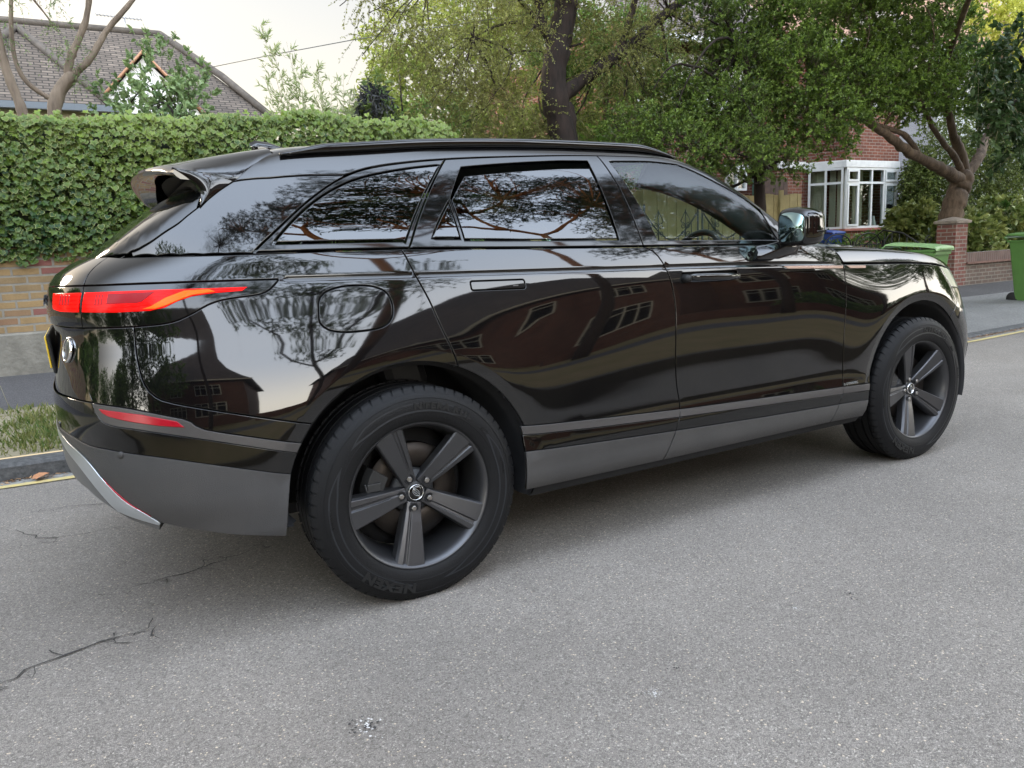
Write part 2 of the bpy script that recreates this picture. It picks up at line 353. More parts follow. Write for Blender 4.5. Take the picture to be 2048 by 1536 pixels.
# ---- bonnet height field
ZHX=[1.9,2.2,2.5,2.8,3.05,3.25,3.4,3.52,3.62,3.7]
ZHZ=[1.18,1.172,1.157,1.132,1.098,1.05,1.0,.945,.885,.81]
CRX=[1.8,2.24,2.64,2.99,3.11,3.4,3.7]
CRZ=[1.0895,1.069,1.0527,1.0322,1.018,.955,.85]
def crz(x): return ncs(CRX,CRZ,x)
def _mkye():
    global _ex,_ey
    ss=np.linspace(s_at(1.7),SMAX,1500);pl=P(ss,crz(np.clip(plan(ss)[0][:,0],1.8,3.7)))
    k=pl[:,0].argmax();_ex=pl[:k+1,0];_ey=-pl[:k+1,1]
_mkye()
def ye(x): return np.interp(x,_ex,_ey)
def HB(x,a):
    x,a=np.broadcast_arrays(np.asarray(x,float),np.asarray(a,float))
    top=ncs(ZHX,ZHZ,x)-.012*(a/.8)**2+.016*np.exp(-((np.abs(a)-.62)/.12)**2)*np.clip((3.5-x)/1.,0,1)
    d=ye(x)-np.abs(a)
    h=(-.35+np.sqrt(np.maximum(.35**2+4*2.2*d,1e-4)))/(2*2.2)
    side=crz(x)+h+.001
    return .5*(top+side-np.sqrt((top-side)**2+.03**2))
def UH(x,a):
    x,a=np.broadcast_arrays(np.asarray(x,float),np.asarray(a,float))
    return np.stack([x,-a,HB(x,a)],-1)
CRACKS = [([(-1.295, -0.734), (-1.222, -0.668), (-1.128, -0.644), (-1.015, -0.627), (-0.881, -0.628)], 0.012), ([(-0.954, -0.246), (-0.795, -0.2), (-0.664, -0.179), (-0.544, -0.144), (-0.41, -0.077)], 0.01), ([(-1.418, 0.93), (-1.242, 0.606), (-1.104, 0.579), (-0.918, 0.598)], 0.006), ([(-1.239, 1.131), (-1.037, 1.073), (-0.831, 0.984)], 0.007), ([(1.072, -0.428), (1.095, -0.538)], 0.006)]
SPLATS = [(0.27, -1.849, 0.012, 16), (0.964, -1.73, 0.01, 7), (-0.437, -1.549, 0.02, 14), (-0.865, -1.171, 0.006, 3)]
STAINS = [(-0.437, -1.549, 0.03, 7), (1.193, -1.766, 0.02, 8), (0.397, -1.786, 0.02, 5)]
# ================================================================ the street
def yk(x): return np.interp(x, [-60, -1.5, 7.5, 9, 60], [5.8, 1.93, 1.50, 1.58, 3.0])
def gz(x, y):
    k = np.clip(.054-.0032*x, .010, .06); z = .10+np.maximum(y-yk(x), 0)*k
    return np.where(y > yk(x), np.minimum(z, .95), 0)
def asphalt(name, base, chips=.5, sc=120, warm=(1, 1, 1)):
    m, t, b = newmat(name); tc = t.nodes.new('ShaderNodeNewGeometry')
    def N_(ty, **k):
        n = t.nodes.new(ty)
        for a, v in k.items():
            if a in n.inputs: n.inputs[a].default_value = v
        return n
    def lk(a, b_): t.links.new(a, b_)
    vo = N_('ShaderNodeTexVoronoi', Scale=sc); lk(tc.outputs['Position'], vo.inputs['Vector'])
    sp = N_('ShaderNodeSeparateXYZ'); lk(vo.outputs['Color'], sp.inputs[0])
    r = N_('ShaderNodeValToRGB'); cr = r.color_ramp; cr.interpolation = 'CONSTANT'
    stops = [(0, .22), (.08, .55), (.25, .85), (.45, 1.0), (.68, 1.15), (.85, 1.4), (.945, 2.1), (.985, 3.0)]
    cr.elements[0].position = 0; cr.elements[0].color = (.4, .4, .4, 1); cr.elements[1].position = .985
    for p_, v_ in stops[1:-1]: e = cr.elements.new(p_); e.color = (v_, v_, v_, 1)
    for e, (p_, v_) in zip(cr.elements, stops):
        v_ = 1+(v_-1)*chips; e.color = (v_*base[0]*(1.08 if v_ > 1.6 else 1), v_*base[1], v_*base[2]*(.88 if v_ > 1.6 else 1), 1)
    lk(sp.outputs['X'], r.inputs[0])
    n1 = N_('ShaderNodeTexNoise', Scale=.9, Detail=8., Roughness=.62); lk(tc.outputs['Position'], n1.inputs['Vector'])
    mr = N_('ShaderNodeMapRange'); mr.inputs[1].default_value = .3; mr.inputs[2].default_value = .72; mr.inputs[3].default_value = .82; mr.inputs[4].default_value = 1.10; lk(n1.outputs['Fac'], mr.inputs[0])
    mu = N_('ShaderNodeMix'); mu.data_type = 'RGBA'; mu.blend_type = 'MULTIPLY'; mu.inputs[0].default_value = 1; lk(r.outputs[0], mu.inputs[6]); lk(mr.outputs[0], mu.inputs[7])
    n5 = N_('ShaderNodeTexNoise', Scale=.28, Detail=3., Roughness=.5, Distortion=.6); lk(tc.outputs['Position'], n5.inputs['Vector'])
    m5 = N_('ShaderNodeMapRange'); m5.inputs[1].default_value = .35; m5.inputs[2].default_value = .65; m5.inputs[3].default_value = .86; m5.inputs[4].default_value = 1.06; lk(n5.outputs['Fac'], m5.inputs[0])
    mu5 = N_('ShaderNodeMix'); mu5.data_type = 'RGBA'; mu5.blend_type = 'MULTIPLY'; mu5.inputs[0].default_value = 1; lk(mu.outputs[2], mu5.inputs[6]); lk(m5.outputs[0], mu5.inputs[7]); mu = mu5
    # tar-dark gaps between the chips, and scattered pale stones
    vd = N_('ShaderNodeTexVoronoi', Scale=sc); vd.feature = 'DISTANCE_TO_EDGE'; lk(tc.outputs['Position'], vd.inputs['Vector'])
    m2 = N_('ShaderNodeMapRange'); m2.inputs[1].default_value = 0; m2.inputs[2].default_value = .12; m2.inputs[3].default_value = .45; lk(vd.outputs['Distance'], m2.inputs[0])
    mu2 = N_('ShaderNodeMix'); mu2.data_type = 'RGBA'; mu2.blend_type = 'MULTIPLY'; mu2.inputs[0].default_value = .9; lk(mu.outputs[2], mu2.inputs[6]); lk(m2.outputs[0], mu2.inputs[7])
    lk(mu2.outputs[2], b.inputs['Base Color']); b.inputs['Roughness'].default_value = .78; b.inputs['Specular IOR Level'].default_value = .4
    bp = N_('ShaderNodeBump', Strength=.7, Distance=.004); ad = N_('ShaderNodeMath'); ad.operation = 'MULTIPLY_ADD'; ad.inputs[1].default_value = .6
    lk(sp.outputs['Y'], ad.inputs[0]); lk(m2.outputs[0], ad.inputs[2]); lk(ad.outputs[0], bp.inputs['Height']); lk(bp.outputs[0], b.inputs['Normal'])
    return m
ROAD = asphalt("asphalt_road", (.312, .280, .246), .45, 205)
PAVE = asphalt("pavement_asphalt", (.10, .094, .094), .45, 160)
CONC = asphalt("crossing_concrete", (.25, .245, .235), .4, 140)
# ground: one sheet for everything beyond the kerbs, reaching the horizon, then the road
def grid(name, xs, ys, zf, mat, **k):
    X, Y = np.meshgrid(xs, ys, indexing='ij'); Z = zf(X, Y)+0*X; n, m = X.shape; i, j = np.meshgrid(np.arange(n-1), np.arange(m-1), indexing='ij'); b = (i*m+j).ravel()
    return fastmesh(name, np.stack([X, Y, Z], -1).reshape(-1, 3), np.stack([b, b+m, b+m+1, b+1], 1), mat, smooth=True, **k)
EARTH = pbr("garden_earth", (.07, .055, .035), .95, noise=.5, nscale=3, col2=(.06, .075, .025))
grid("ground", np.r_[-900, np.linspace(-60, 60, 61), 900], np.r_[-900, -60, -4.6], lambda x, y: .06+0*x, EARTH, kind='structure')
grid("garden_ground", np.r_[-900, np.linspace(-60, 60, 61), 900], np.r_[5.2, 8, 12, 60, 900], lambda x, y: gz(x, np.minimum(y, 13))-.012, EARTH, kind='structure')
xs_r = np.linspace(-70, 70, 141)
def strip(name, xs, f0, f1, zf, mat, n=8, **k):
    V = []; 
    for x in xs:
        for t in np.linspace(0, 1, n): y = f0(x)+(f1(x)-f0(x))*t; V.append((x, y, float(zf(x, y))))
    m = n; i, j = np.meshgrid(np.arange(len(xs)-1), np.arange(m-1), indexing='ij'); b = (i*m+j).ravel()
    return fastmesh(name, np.array(V), np.stack([b, b+m, b+m+1, b+1], 1), mat, smooth=True, **k)
strip("road", xs_r, lambda x: -4.4, lambda x: float(yk(x))+.01, lambda x, y: 0, ROAD, 3, kind='structure')
KERB = pbr("kerb_granite", (.036, .036, .037), .8, noise=.45, nscale=30, bump=.5, bscale=50, col2=(.10, .10, .098))
GUT = pbr("gutter_concrete", (.20, .195, .18), .9, noise=.35, nscale=14, bump=.4, bscale=70)
# kerb stones with joints (dropped to 25 mm at the crossing)
mb = MB(); x = -30.0
def ktop(x): return float(np.interp(x, [-60, 4.6, 5.6, 60], [.105, .105, .028, .028]))
while x < 40:
    x1 = x+.905; 
    for a, b2 in ((x+.006, x1-.006),):
        y0, y1 = float(yk(a)), float(yk(b2)); h0, h1 = ktop(a), ktop(b2)
        pr_ = lambda X, Y, H: [(X, Y, -.02), (X, Y+.004, H-.022), (X, Y+.016, H-.006), (X, Y+.032, H), (X, Y+.135, H+.006), (X, Y+.135, -.02)]
        mb.loft([pr_(a, y0, h0), pr_(b2, y1, h1)], smooth=False)
    x = x1
mb.build("kerb", KERB, kind='structure')
strip("gutter", xs_r, lambda x: float(yk(x))-.105, lambda x: float(yk(x))-.002, lambda x, y: .004, GUT, 2, kind='structure')
YEL = pbr("yellow_line_paint", (.52, .40, .13), .75, noise=.25, nscale=25, col2=(.40, .34, .20))
strip("yellow_line", np.linspace(-30, 40, 141), lambda x: float(yk(x))-.175-.004*math.sin(x*5), lambda x: float(yk(x))-.110, lambda x, y: .006, YEL, 2, kind='structure')
VS, VE = 1.10, 1.62   # verge offsets
def dry(x): return 1 if x < 5 else 0
GRB = pbr("verge_soil", (.16, .135, .085), .95, noise=.4, nscale=6, col2=(.25, .215, .14), bump=.6, bscale=30)
strip("verge", np.linspace(-30, 5.2, 72), lambda x: float(yk(x))+.13, lambda x: float(yk(x))+1.52, lambda x, y: gz(x, y)+.012, GRB, 10, kind='structure')
strip("pavement", np.linspace(-40, 60, 101), lambda x: float(yk(x))+(1.5 if x < 5.2 else 2.15), lambda x: 5.4, lambda x, y: gz(x, y), PAVE, 8, kind='structure')
strip("driveway_crossing", np.linspace(5.2, 40, 50), lambda x: float(yk(x))+.13, lambda x: float(yk(x))+2.16, lambda x, y: np.interp(y, [float(yk(x))+.13, float(yk(x))+.9], [.034, float(gz(x, y))+.003]), CONC, 8, kind='structure')
# grass on the verge: one mass of blades
def grass(name, n, xr, yf, hmu, mat, thin=None, **k):
    x = rng.uniform(*xr, n); y = yf(x, rng.random(n)); p = np.stack([x, y, gz(x, y)+.005], 1); d = rdir(n, 1.6); d[:, 2] = np.abs(d[:, 2])
    pat = noise3(p*[1, 1, 0], 4.5, 3); keep = (pat+rng.normal(size=n)*.35) > -.22; p, d, pat = p[keep], d[keep], pat[keep]; m = len(p)
    return leafcloud(name, p, d, rdir(m), hmu*(.4+rng.random(m))*(1+.35*pat), 'lance', mat, tone=np.clip(.45+.5*noise3(p*[1, 1, 0], 3.1, 9)+rng.normal(size=m)*.25, 0, 1), **k)
GR = leafmat("grass_blades", (.055, .115, .018), (.28, .27, .10), rough=.7)
grass("verge_grass", 42000, (-4.5, 2.5), lambda x, t: yk(x)+.14+1.40*t**.85, .048, GR, kind='stuff')
# tall seed heads
p = np.stack([rng.uniform(-2.4, .5, 26), rng.uniform(3.2, 3.5, 26), np.full(26, .2)], 1)
mb = MB()
for q in p: 
    h = rng.uniform(.18, .42); dx, dy = rng.normal(size=2)*.07; mb.tube([q, q+[dx*.4, dy*.4, h*.6], q+[dx, dy, h]], [.0016, .0012, .0008], 3); mb.tube([q+[dx, dy, h], q+[dx*1.2, dy*1.2, h+.03]], [.004, .003], 4)
mb.build("tall_grass", pbr("straw", (.45, .42, .25), .8), kind='stuff')
# leaf litter in the gutter
n = 5200; x = rng.uniform(-4, 12, n); y = yk(x)-np.abs(rng.normal(size=n))*.035+.0; p = np.stack([x, y, np.full(n, .008)], 1); nn = rdir(n, 2.0)
leafcloud("leaf_litter", p, np.cross(nn, rdir(n)), nn, .010+.022*rng.random(n)**2, 'oval', leafmat("litter", (.09, .05, .03), (.42, .25, .12), trans=.05), kind='stuff')
lf = leafcloud("fallen_leaf", np.array([(-1.30, 1.83, .02)]), np.array([(1., .3, .25)]), np.array([(0, 0, 1.)]), .10, 'heart', leafmat("dead_leaf", (.42, .20, .10), (.42, .2, .1), trans=.1), label="curled orange-brown dead leaf lying in the gutter", cat="leaf")
# cracks, bird mess and stains on the road
def crackline(pts, w, name, mat, z=.0042, jit=.010):
    o = []; 
    for a, b in zip(pts[:-1], pts[1:]):
        a, b = np.array(a), np.array(b); k = max(2, int(np.linalg.norm(b-a)/.03)); o += [a+(b-a)*i/k+rng.normal(size=2)*jit*.35 for i in range(k)]
    o.append(np.array(pts[-1])); o = np.array(o); wk = np.cumsum(rng.normal(size=(len(o), 2))*.012, axis=0); wk -= np.linspace(0, 1, len(o))[:, None]*wk[-1]; o = o+wk; w = w*.75; d = unit(np.gradient(o, axis=0)); nn_ = np.stack([-d[:, 1], d[:, 0]], 1); ww = (w*(.35+rng.random(len(o))))[:, None]*np.sin(np.linspace(.25, 2.9, len(o)))[:, None]
    L_, R_ = o+nn_*ww/2, o-nn_*ww/2; v = np.zeros((len(o)*2, 3)); v[0::2, :2] = L_; v[1::2, :2] = R_; v[:, 2] = z
    fastmesh(name, v, [(2*i, 2*i+1, 2*i+3, 2*i+2) for i in range(len(o)-1)], mat, kind='structure')
CR = pbr("crack_dark", (.05, .047, .043), .95)
for pts, w in CRACKS:
    crackline(pts, w, "road_crack", CR)
    for _ in range(2*len(pts)):
        a = np.array(pts[rng.integers(len(pts))]); b = a+rng.normal(size=2)*.05; crackline([a, (a+b)/2+rng.normal(size=2)*.02, b], w*.6, "road_crack", CR, z=.0045)
def splat(cx, cy, r, n, name, mat):
    mb = MB()
    for _ in range(n*3):
        a, d = rng.random()*6.28, abs(rng.normal())*r; x, y = cx+d*math.cos(a), cy+d*math.sin(a)*1.3; rr_ = r*rng.uniform(.04, .17); k = 9; ph = rng.random()*6
        mb.add([(x+rr_*(1+.35*math.sin(3*b+ph))*math.cos(b), y+rr_*(1+.35*math.cos(2*b+ph))*math.sin(b), .005+_*.00004) for b in np.linspace(0, 2*math.pi, k, endpoint=False)], [tuple(range(k))])
    mb.build(name, mat, kind='structure')
WHT = pbr("bird_mess", (.62, .60, .58), .9)
for (cx, cy, r, n) in SPLATS: splat(cx, cy, r, n, "road_mark", WHT)
STN = pbr("road_stain", (.045, .042, .04), .9)
for (cx, cy, r, n) in STAINS: splat(cx, cy, r, n, "road_stain", STN)
# ================================================================ boundary wall and ivy (left)
BRY = brickmat("yellow_stock_brick", (.29, .19, .085), (.21, .145, .075), (.22, .20, .165), c3=(.19, .075, .06), rough=.92)
BRR = brickmat("red_brick", (.20, .062, .032), (.145, .045, .026), (.27, .20, .16), ms=.010)
BRP = brickmat("pillar_brick", (.20, .088, .062), (.15, .062, .048), (.24, .21, .175), c3=(.19, .05, .042))
BRL = brickmat("garden_wall_brick", (.15, .10, .075), (.11, .078, .06), (.20, .18, .15))
RENDR = pbr("wall_render", (.13, .12, .10), .95, noise=.45, nscale=5, col2=(.23, .215, .18), bump=.8, bscale=35)
WHITE = pbr("white_paint", (.66, .66, .64), .45); WHP = pbr("white_render", (.70, .69, .66), .8, noise=.12, nscale=4)
GLW = pbr("window_glass", (.012, .014, .015), .03, ior=1.55)
STONE = pbr("coping_stone", (.26, .22, .18), .9, noise=.3, nscale=20, bump=.5)
wall = empty("brick_boundary_wall", (0, 5.06, .2), label="yellow and red stock brick wall on a rendered base under the ivy hedge", cat="wall")
def wbox(name, a, b, mat, par, **k): mb = MB(); mb.box2(a, b); o = mb.build(name, mat, None, **k); o.parent = par; o.location = [-c for c in par.location]; return o
wbox("brickwork", (-10, 5.06, .665), (3.3, 5.30, 1.62), BRY, wall)
mb = MB(); xs_ = np.linspace(-10, 3.3, 80)
mb.loft([[(x, 5.30, -.1), (x, 5.030+.006*math.sin(x*7), .1), (x, 5.034+.008*math.sin(x*3.3), .655), (x, 5.06, .668), (x, 5.30, .668)] for x in xs_], smooth=False); o = mb.build("rendered_base", RENDR, wall); o.location = (0, -5.06, -.2)
# ivy
ivy = empty("ivy_hedge", (-1, 5.3, .3), label="thick green ivy hedge with pale edged leaves growing over the yellow brick wall", cat="hedge")
def ivy_surf(x, t):     # t 0..1 from the hanging hem up the face and over the top
    hem = 1.33+.07*noise3(np.stack([x, x*0, x*0], 1), 5, 2)+.05*noise3(np.stack([x, x*0, x*0], 1), 13, 5)
    top = 2.66+.05*np.sin(x*1.1)+.075*noise3(np.stack([x, x*0, x*0], 1), 7, 6)+.03*np.clip(x, 0, 2)
    end = np.clip((3.45-x)/.5, 0, 1)**.5; top = hem+(top-hem)*(.35+.65*end)
    th = np.clip(t/.72, 0, 1); tt = np.clip((t-.72)/.28, 0, 1)
    y = 5.03-.17*np.sin(np.clip(th, 0, 1)*math.pi*.5)**.8+.10*np.clip(th-.85, 0, 1)*4*.5+tt*.75; z = hem+(top-hem)*th-.10*np.clip(tt-.6, 0, 1)-.03*(1-tt)*(th > .97)
    b = .06*noise3(np.stack([x, y, z], 1), 3.2, 1)+.035*noise3(np.stack([x, y, z], 1), 8, 4)
    n = np.stack([0*x, -np.cos(tt*1.45)*np.where(th < 1, 1, 1), np.sin(tt*1.45)+.15*th], 1); n = unit(n)
    return np.stack([x, y, z], 1)+n*b[:, None], n, th, tt
n = 32000; x = rng.uniform(-6.5, 3.45, n); t = rng.random(n); p, nn, th, tt = ivy_surf(x, t)
layer = rng.random(n)**2*.13; layer = np.where((rng.random(n) < .035) & (th > .9), -rng.random(n)*.13*(.4+np.clip(noise3(p, 2.6, 21)+.4, 0, 1)), layer); p = p-nn*layer[:, None]+rng.normal(size=(n, 3))*.012
nr = unit(nn+rng.normal(size=(n, 3))*.34+[0, 0, .30]); tipd = unit(np.stack([rng.normal(size=n)*.55, -.25-.2*rng.random(n), -1+.9*tt+rng.normal(size=n)*.3], 1))
tone = np.clip(.26+.30*th*th+.30*noise3(p, 2.2, 8)+.14*noise3(p, 6, 18)+rng.normal(size=n)*.16+.34*tt+.12*(th > .85), 0, 1); varg = (rng.random(n) < (.25+.6*np.clip(th*1.4-.3, 0, 1))).astype(float)  # tops paler: new growth, with a sunlit look put into the tone
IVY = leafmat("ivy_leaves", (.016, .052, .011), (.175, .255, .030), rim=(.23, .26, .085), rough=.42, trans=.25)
sz = .030+.032*rng.random(n)
hm = rng.random(n) < .45
off_ = np.array([0, -5.3, -.3])-[-1, 0, 0]
def sub(o, par): o.parent = par; o.location = [-c for c in par.location]; return o
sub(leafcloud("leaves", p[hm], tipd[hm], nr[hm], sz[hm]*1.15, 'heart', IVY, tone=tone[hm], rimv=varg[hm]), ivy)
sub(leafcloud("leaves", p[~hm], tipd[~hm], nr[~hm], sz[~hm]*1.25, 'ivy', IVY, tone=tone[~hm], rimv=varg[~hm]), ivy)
mb = MB(); xs_ = np.linspace(-6.5, 3.2, 60); mb.loft([[(x, 5.06, 1.45), (x, 5.02, 1.9), (x, 5.05, 2.35), (x, 5.2, 2.50), (x, 5.8, 2.50), (x, 6.0, 1.3)] for x in xs_]); sub(mb.build("stems", pbr("ivy_stems", (.02, .03, .012), .9)), ivy)
# ================================================================ plants
def crown(par, blobs, ntw, L, droop, per, lsize, kind, mats, twig_mat, up=.15, spread=.6, name="leaves", tw=.004, shell=.45, tonebase=.35, outw=1., rosette=False, flat=0., tsd=.16):
    vol = np.array([b[3]*b[3]*b[4] for b in blobs])**.8; pr = vol/vol.sum(); bi = rng.choice(len(blobs), ntw, p=pr); B = np.array([(b[0], b[1], b[2]) for b in blobs])[bi]; Rr = np.array([(b[3], b[3]*.8, b[4]) for b in blobs])[bi]
    d = rdir(ntw); r = (shell+(1-shell)*rng.random(ntw))**.7; lump = 1+.28*noise3(B+d*2, 2.5, 11); s = B+d*Rr*(r*lump)[:, None]
    td = unit(d*outw+rng.normal(size=(ntw, 3))*spread+[0, 0, up]); l = L*(.5+rng.random(ntw)); k = 4; T = np.linspace(0, 1, k)
    C = s[:, None, :]+td[:, None, :]*(l[:, None]*T)[..., None]+np.array([0, 0, -1.])*(droop*l[:, None]*T**2)[..., None]+rng.normal(size=(ntw, k, 3))*.02*L*T[None, :, None]
    if twig_mat is not None:   # each twig a thin three-sided strand
        dirs = unit(C[:, -1]-C[:, 0]); a = unit(np.cross(dirs, [0.31, .2, .9])); b = np.cross(dirs, a); w_ = tw*np.array([1, .8, .6, .3])
        V = np.stack([C+(a*math.cos(q)+b*math.sin(q))[:, None, :]*w_[None, :, None] for q in (0, 2.1, 4.2)], 2).reshape(-1, 3)
        base = np.arange(ntw)[:, None, None]*k*3; i = np.arange(k-1)[None, :, None]*3; j = np.arange(3)[None, None, :]; j2 = (j+1) % 3
        F = np.stack([base+i+j, base+i+j2, base+i+3+j2, base+i+3+j], -1).reshape(-1, 4); sub(fastmesh("twigs", V, F, twig_mat), par)
    m = ntw*per; ti = np.repeat(np.arange(ntw), per)
    u = rng.random(m) if not rosette else np.clip(1-rng.random(m)**2*.6, 0, 1)
    f = u*(k-1); i0 = np.minimum(f.astype(int), k-2); w = (f-i0)[:, None]; p = C[ti, i0]*(1-w)+C[ti, i0+1]*w; tan = unit(C[ti, i0+1]-C[ti, i0])
    tip = unit(tan*.7+rng.normal(size=(m, 3))*.75); nr = unit(rng.normal(size=(m, 3))*.8+[0, 0, .9+flat]); tb = rng.normal(size=ntw)*tsd
    tone = np.clip(tonebase+tb[ti]+rng.normal(size=m)*.08+.30*u**3, 0, 1); sz = lsize*(.6+.7*rng.random(m))
    return sub(leafcloud(name, p+rng.normal(size=(m, 3))*.004, tip, nr, sz, kind, mats, tone=tone), par), C
def limb(mb, pts, r0, r1, sides=10, wob=.03):
    p = np.array(pts, float); t = np.linspace(0, 1, len(p)); k = max(6, len(p)*5); tt = np.linspace(0, 1, k); c = ncs(t, p, tt); c[1:-1] += rng.normal(size=(k-2, 3))*wob*r0; rad = r0+(r1-r0)*tt; rad = rad*(1+.10*rng.normal(size=k)*.6); mb.tube(c, list(np.maximum(rad, .002)), sides, True)
def branches(mb, froms, blobs, n, r0=.03, seed=1):
    fr_ = np.array(froms)
    for i in range(n):
        b = blobs[i % len(blobs)]; e = np.array(b[:3])+rng.normal(size=3)*np.array([b[3], b[3]*.6, b[4]])*.5; s = fr_[np.argmin(np.linalg.norm(fr_-e, axis=1)+rng.random(len(fr_))*.8)]
        mid = (s+e)/2+rng.normal(size=3)*.15*np.linalg.norm(e-s)+[0, 0, .05]; limb(mb, [s, mid, e], r0*(.5+.7*rng.random()), .005, 6, .3)
def barkmat(name, a, b, sc=12):
    m = pbr(name, a, .9, noise=.5, nscale=sc, col2=b, bump=1.0, bscale=22)
    t = m.node_tree; tcn = [n for n in t.nodes if n.type == 'TEX_COORD'][0]; mp = t.nodes.new('ShaderNodeMapping'); mp.inputs['Scale'].default_value = (1, 1, .22); t.links.new(tcn.outputs['Object'], mp.inputs[0])
    for n in t.nodes:
        if n.type == 'TEX_NOISE': t.links.new(mp.outputs[0], n.inputs['Vector'])
    return m
BK1 = barkmat("dark_bark", (.009, .006, .005), (.034, .021, .016)); BK2 = barkmat("brown_bark", (.060, .040, .027), (.17, .120, .080)); BK3 = barkmat("grey_bark", (.095, .07, .05), (.22, .17, .125), 9)
TWG = pbr("twig_bark", (.085, .065, .045), .9); TWL = pbr("pale_twig", (.26, .23, .14), .8)
def tree(name, base, label, cat="tree", **k): return empty(name, base, label=label, cat=cat, **k)
# the pale branching tree behind the ivy, left
t3 = tree("garden_tree", (-.95, 7.0, .35), "pale barked forked tree with thin drooping foliage behind the ivy hedge")
mb = MB(); limb(mb, [(-.95, 7, .3), (-1.0, 7.02, 1.8), (-.97, 7, 2.8), (-.87, 7, 3.22), (-.70, 7, 3.42)], .085, .065); limb(mb, [(-.72, 7, 3.40), (-.62, 7, 3.50), (-.48, 7, 3.655), (-.292, 7, 3.943), (.011, 7, 4.3), (.30, 7.1, 4.75)], .045, .022)
limb(mb, [(-.74, 7, 3.36), (-.74, 7, 3.50), (-.66, 7, 3.70), (-.548, 7, 3.918), (-.441, 7, 4.249), (-.36, 7, 4.8)], .048, .026); limb(mb, [(-.93, 7, 3.12), (-.99, 7, 3.17), (-1.14, 7, 3.286), (-1.249, 7, 3.593), (-1.2, 7, 4.163), (-1.15, 7, 4.6)], .032, .018)
limb(mb, [(-1.19, 6.62, .3), (-1.22, 6.6, 2.2), (-1.239, 6.6, 2.917), (-1.308, 6.6, 3.244), (-1.349, 6.6, 3.589), (-1.40, 6.6, 4.3)], .062, .036); limb(mb, [(-.9, 7, 4.6), (-1.0, 6.9, 4.25), (-.93, 6.9, 4.08), (-.80, 6.9, 3.85)], .018, .006, 6)
sub(mb.build("trunk", BK3), t3)
OLV = leafmat("olive_leaves", (.07, .12, .045), (.26, .36, .13), rough=.6)
crown(t3, [(-.75, 6.85, 3.80, .17, .22), (-.66, 6.85, 3.58, .14, .22), (-.85, 6.8, 4.1, .16, .12), (-1.18, 6.5, 4.0, .16, .16), (-1.3, 6.5, 3.7, .1, .2), (-.60, 6.85, 3.45, .1, .12), (-1.0, 6.8, 4.3, .25, .08), (-.55, 6.9, 4.95, .8, .3), (0, 7, 5.2, 1.0, .4), (-1.2, 6.9, 5.1, .7, .4)], 1150, .16, 1.1, 12, .042, 'lance', OLV, TWG, up=-.1, tw=.0018)
# bay bush
bush = tree("bay_bush", (.2, 7.3, .4), "broad leaved light green bush standing above the ivy in front of the tiled roof", "bush")
BAY = leafmat("bay_leaves", (.10, .17, .07), (.32, .43, .19), rough=.4)
crown(bush, [(.17, 7.3, 3.0, .58, .42), (.20, 7.3, 3.45, .33, .32), (.19, 7.3, 3.82, .12, .16), (.60, 7.3, 3.28, .22, .24), (-.20, 7.3, 3.20, .25, .2), (.2, 7.3, 2.4, .8, .6)], 560, .20, -.2, 12, .075, 'oval', BAY, TWG, up=.9, spread=.35, rosette=True, tw=.003)
mb = MB(); branches(mb, [(.2, 7.3, .3), (.2, 7.3, 1.6)], [(.17, 7.3, 3.0, .5, .4), (.2, 7.3, 3.5, .3, .3), (.6, 7.3, 3.2, .2, .2)], 14, .03); sub(mb.build("trunk", BK1), bush)
# bamboo sprays
BAM = leafmat("bamboo_leaves", (.26, .34, .14), (.55, .58, .36), rough=.6, trans=.5)
for nm, tips, lab in (("bamboo_clump", [(1.92, 4.80), (2.10, 4.55), (2.30, 4.62), (2.02, 4.2), (2.45, 4.25), (1.88, 3.95)], "tall feathery pale bamboo spray against the sky behind the hedge"), ("bamboo_clump", [(2.75, 4.25), (2.95, 4.05), (3.1, 4.18), (2.65, 3.9), (3.2, 3.8), (2.85, 3.6), (3.05, 3.5)], "shorter greener bamboo clump right of the tall feathery spray")):
    bc = tree(nm, (2.4 if tips[0][0] < 2.5 else 2.95, 9, .4), lab, "bamboo", group="bamboo behind the hedge"); mb = MB(); P_ = []; D_ = []
    for (tx, tz) in tips:
        b0 = np.array([wp(bc)[0]+rng.normal()*.08, 9+rng.normal()*.1, .4]); e = np.array([tx, 9+rng.normal()*.15, tz]); tt = np.linspace(0, 1, 9)[:, None]; c = b0+(e-b0)*tt; c[:, 0] = b0[0]+(e[0]-b0[0])*tt[:, 0]**2.2; c[-1, 2] -= .05
        mb.tube(c, list(np.linspace(.010, .0015, 9)), 5)
        for _ in range(34):
            u = .58+.42*rng.random(); i = min(int(u*8), 7); s = c[i]+(c[i+1]-c[i])*(u*8-i); dd = unit(np.array([rng.normal()*.8, rng.normal()*.5, .75])); l = .34*(1.1-u)+.10; q = s+dd*l; mb.tube([s, q], [.0018, .0008], 3)
            for _k in range(9): P_.append(s+dd*l*rng.random()); D_.append(dd+rng.normal(size=3)*.45)
    sub(mb.build("stems", TWL), bc); P_ = np.array(P_); sub(leafcloud("leaves", P_, unit(np.array(D_)), rdir(len(P_)), .085*(.5+rng.random(len(P_))), 'lance', BAM), bc)
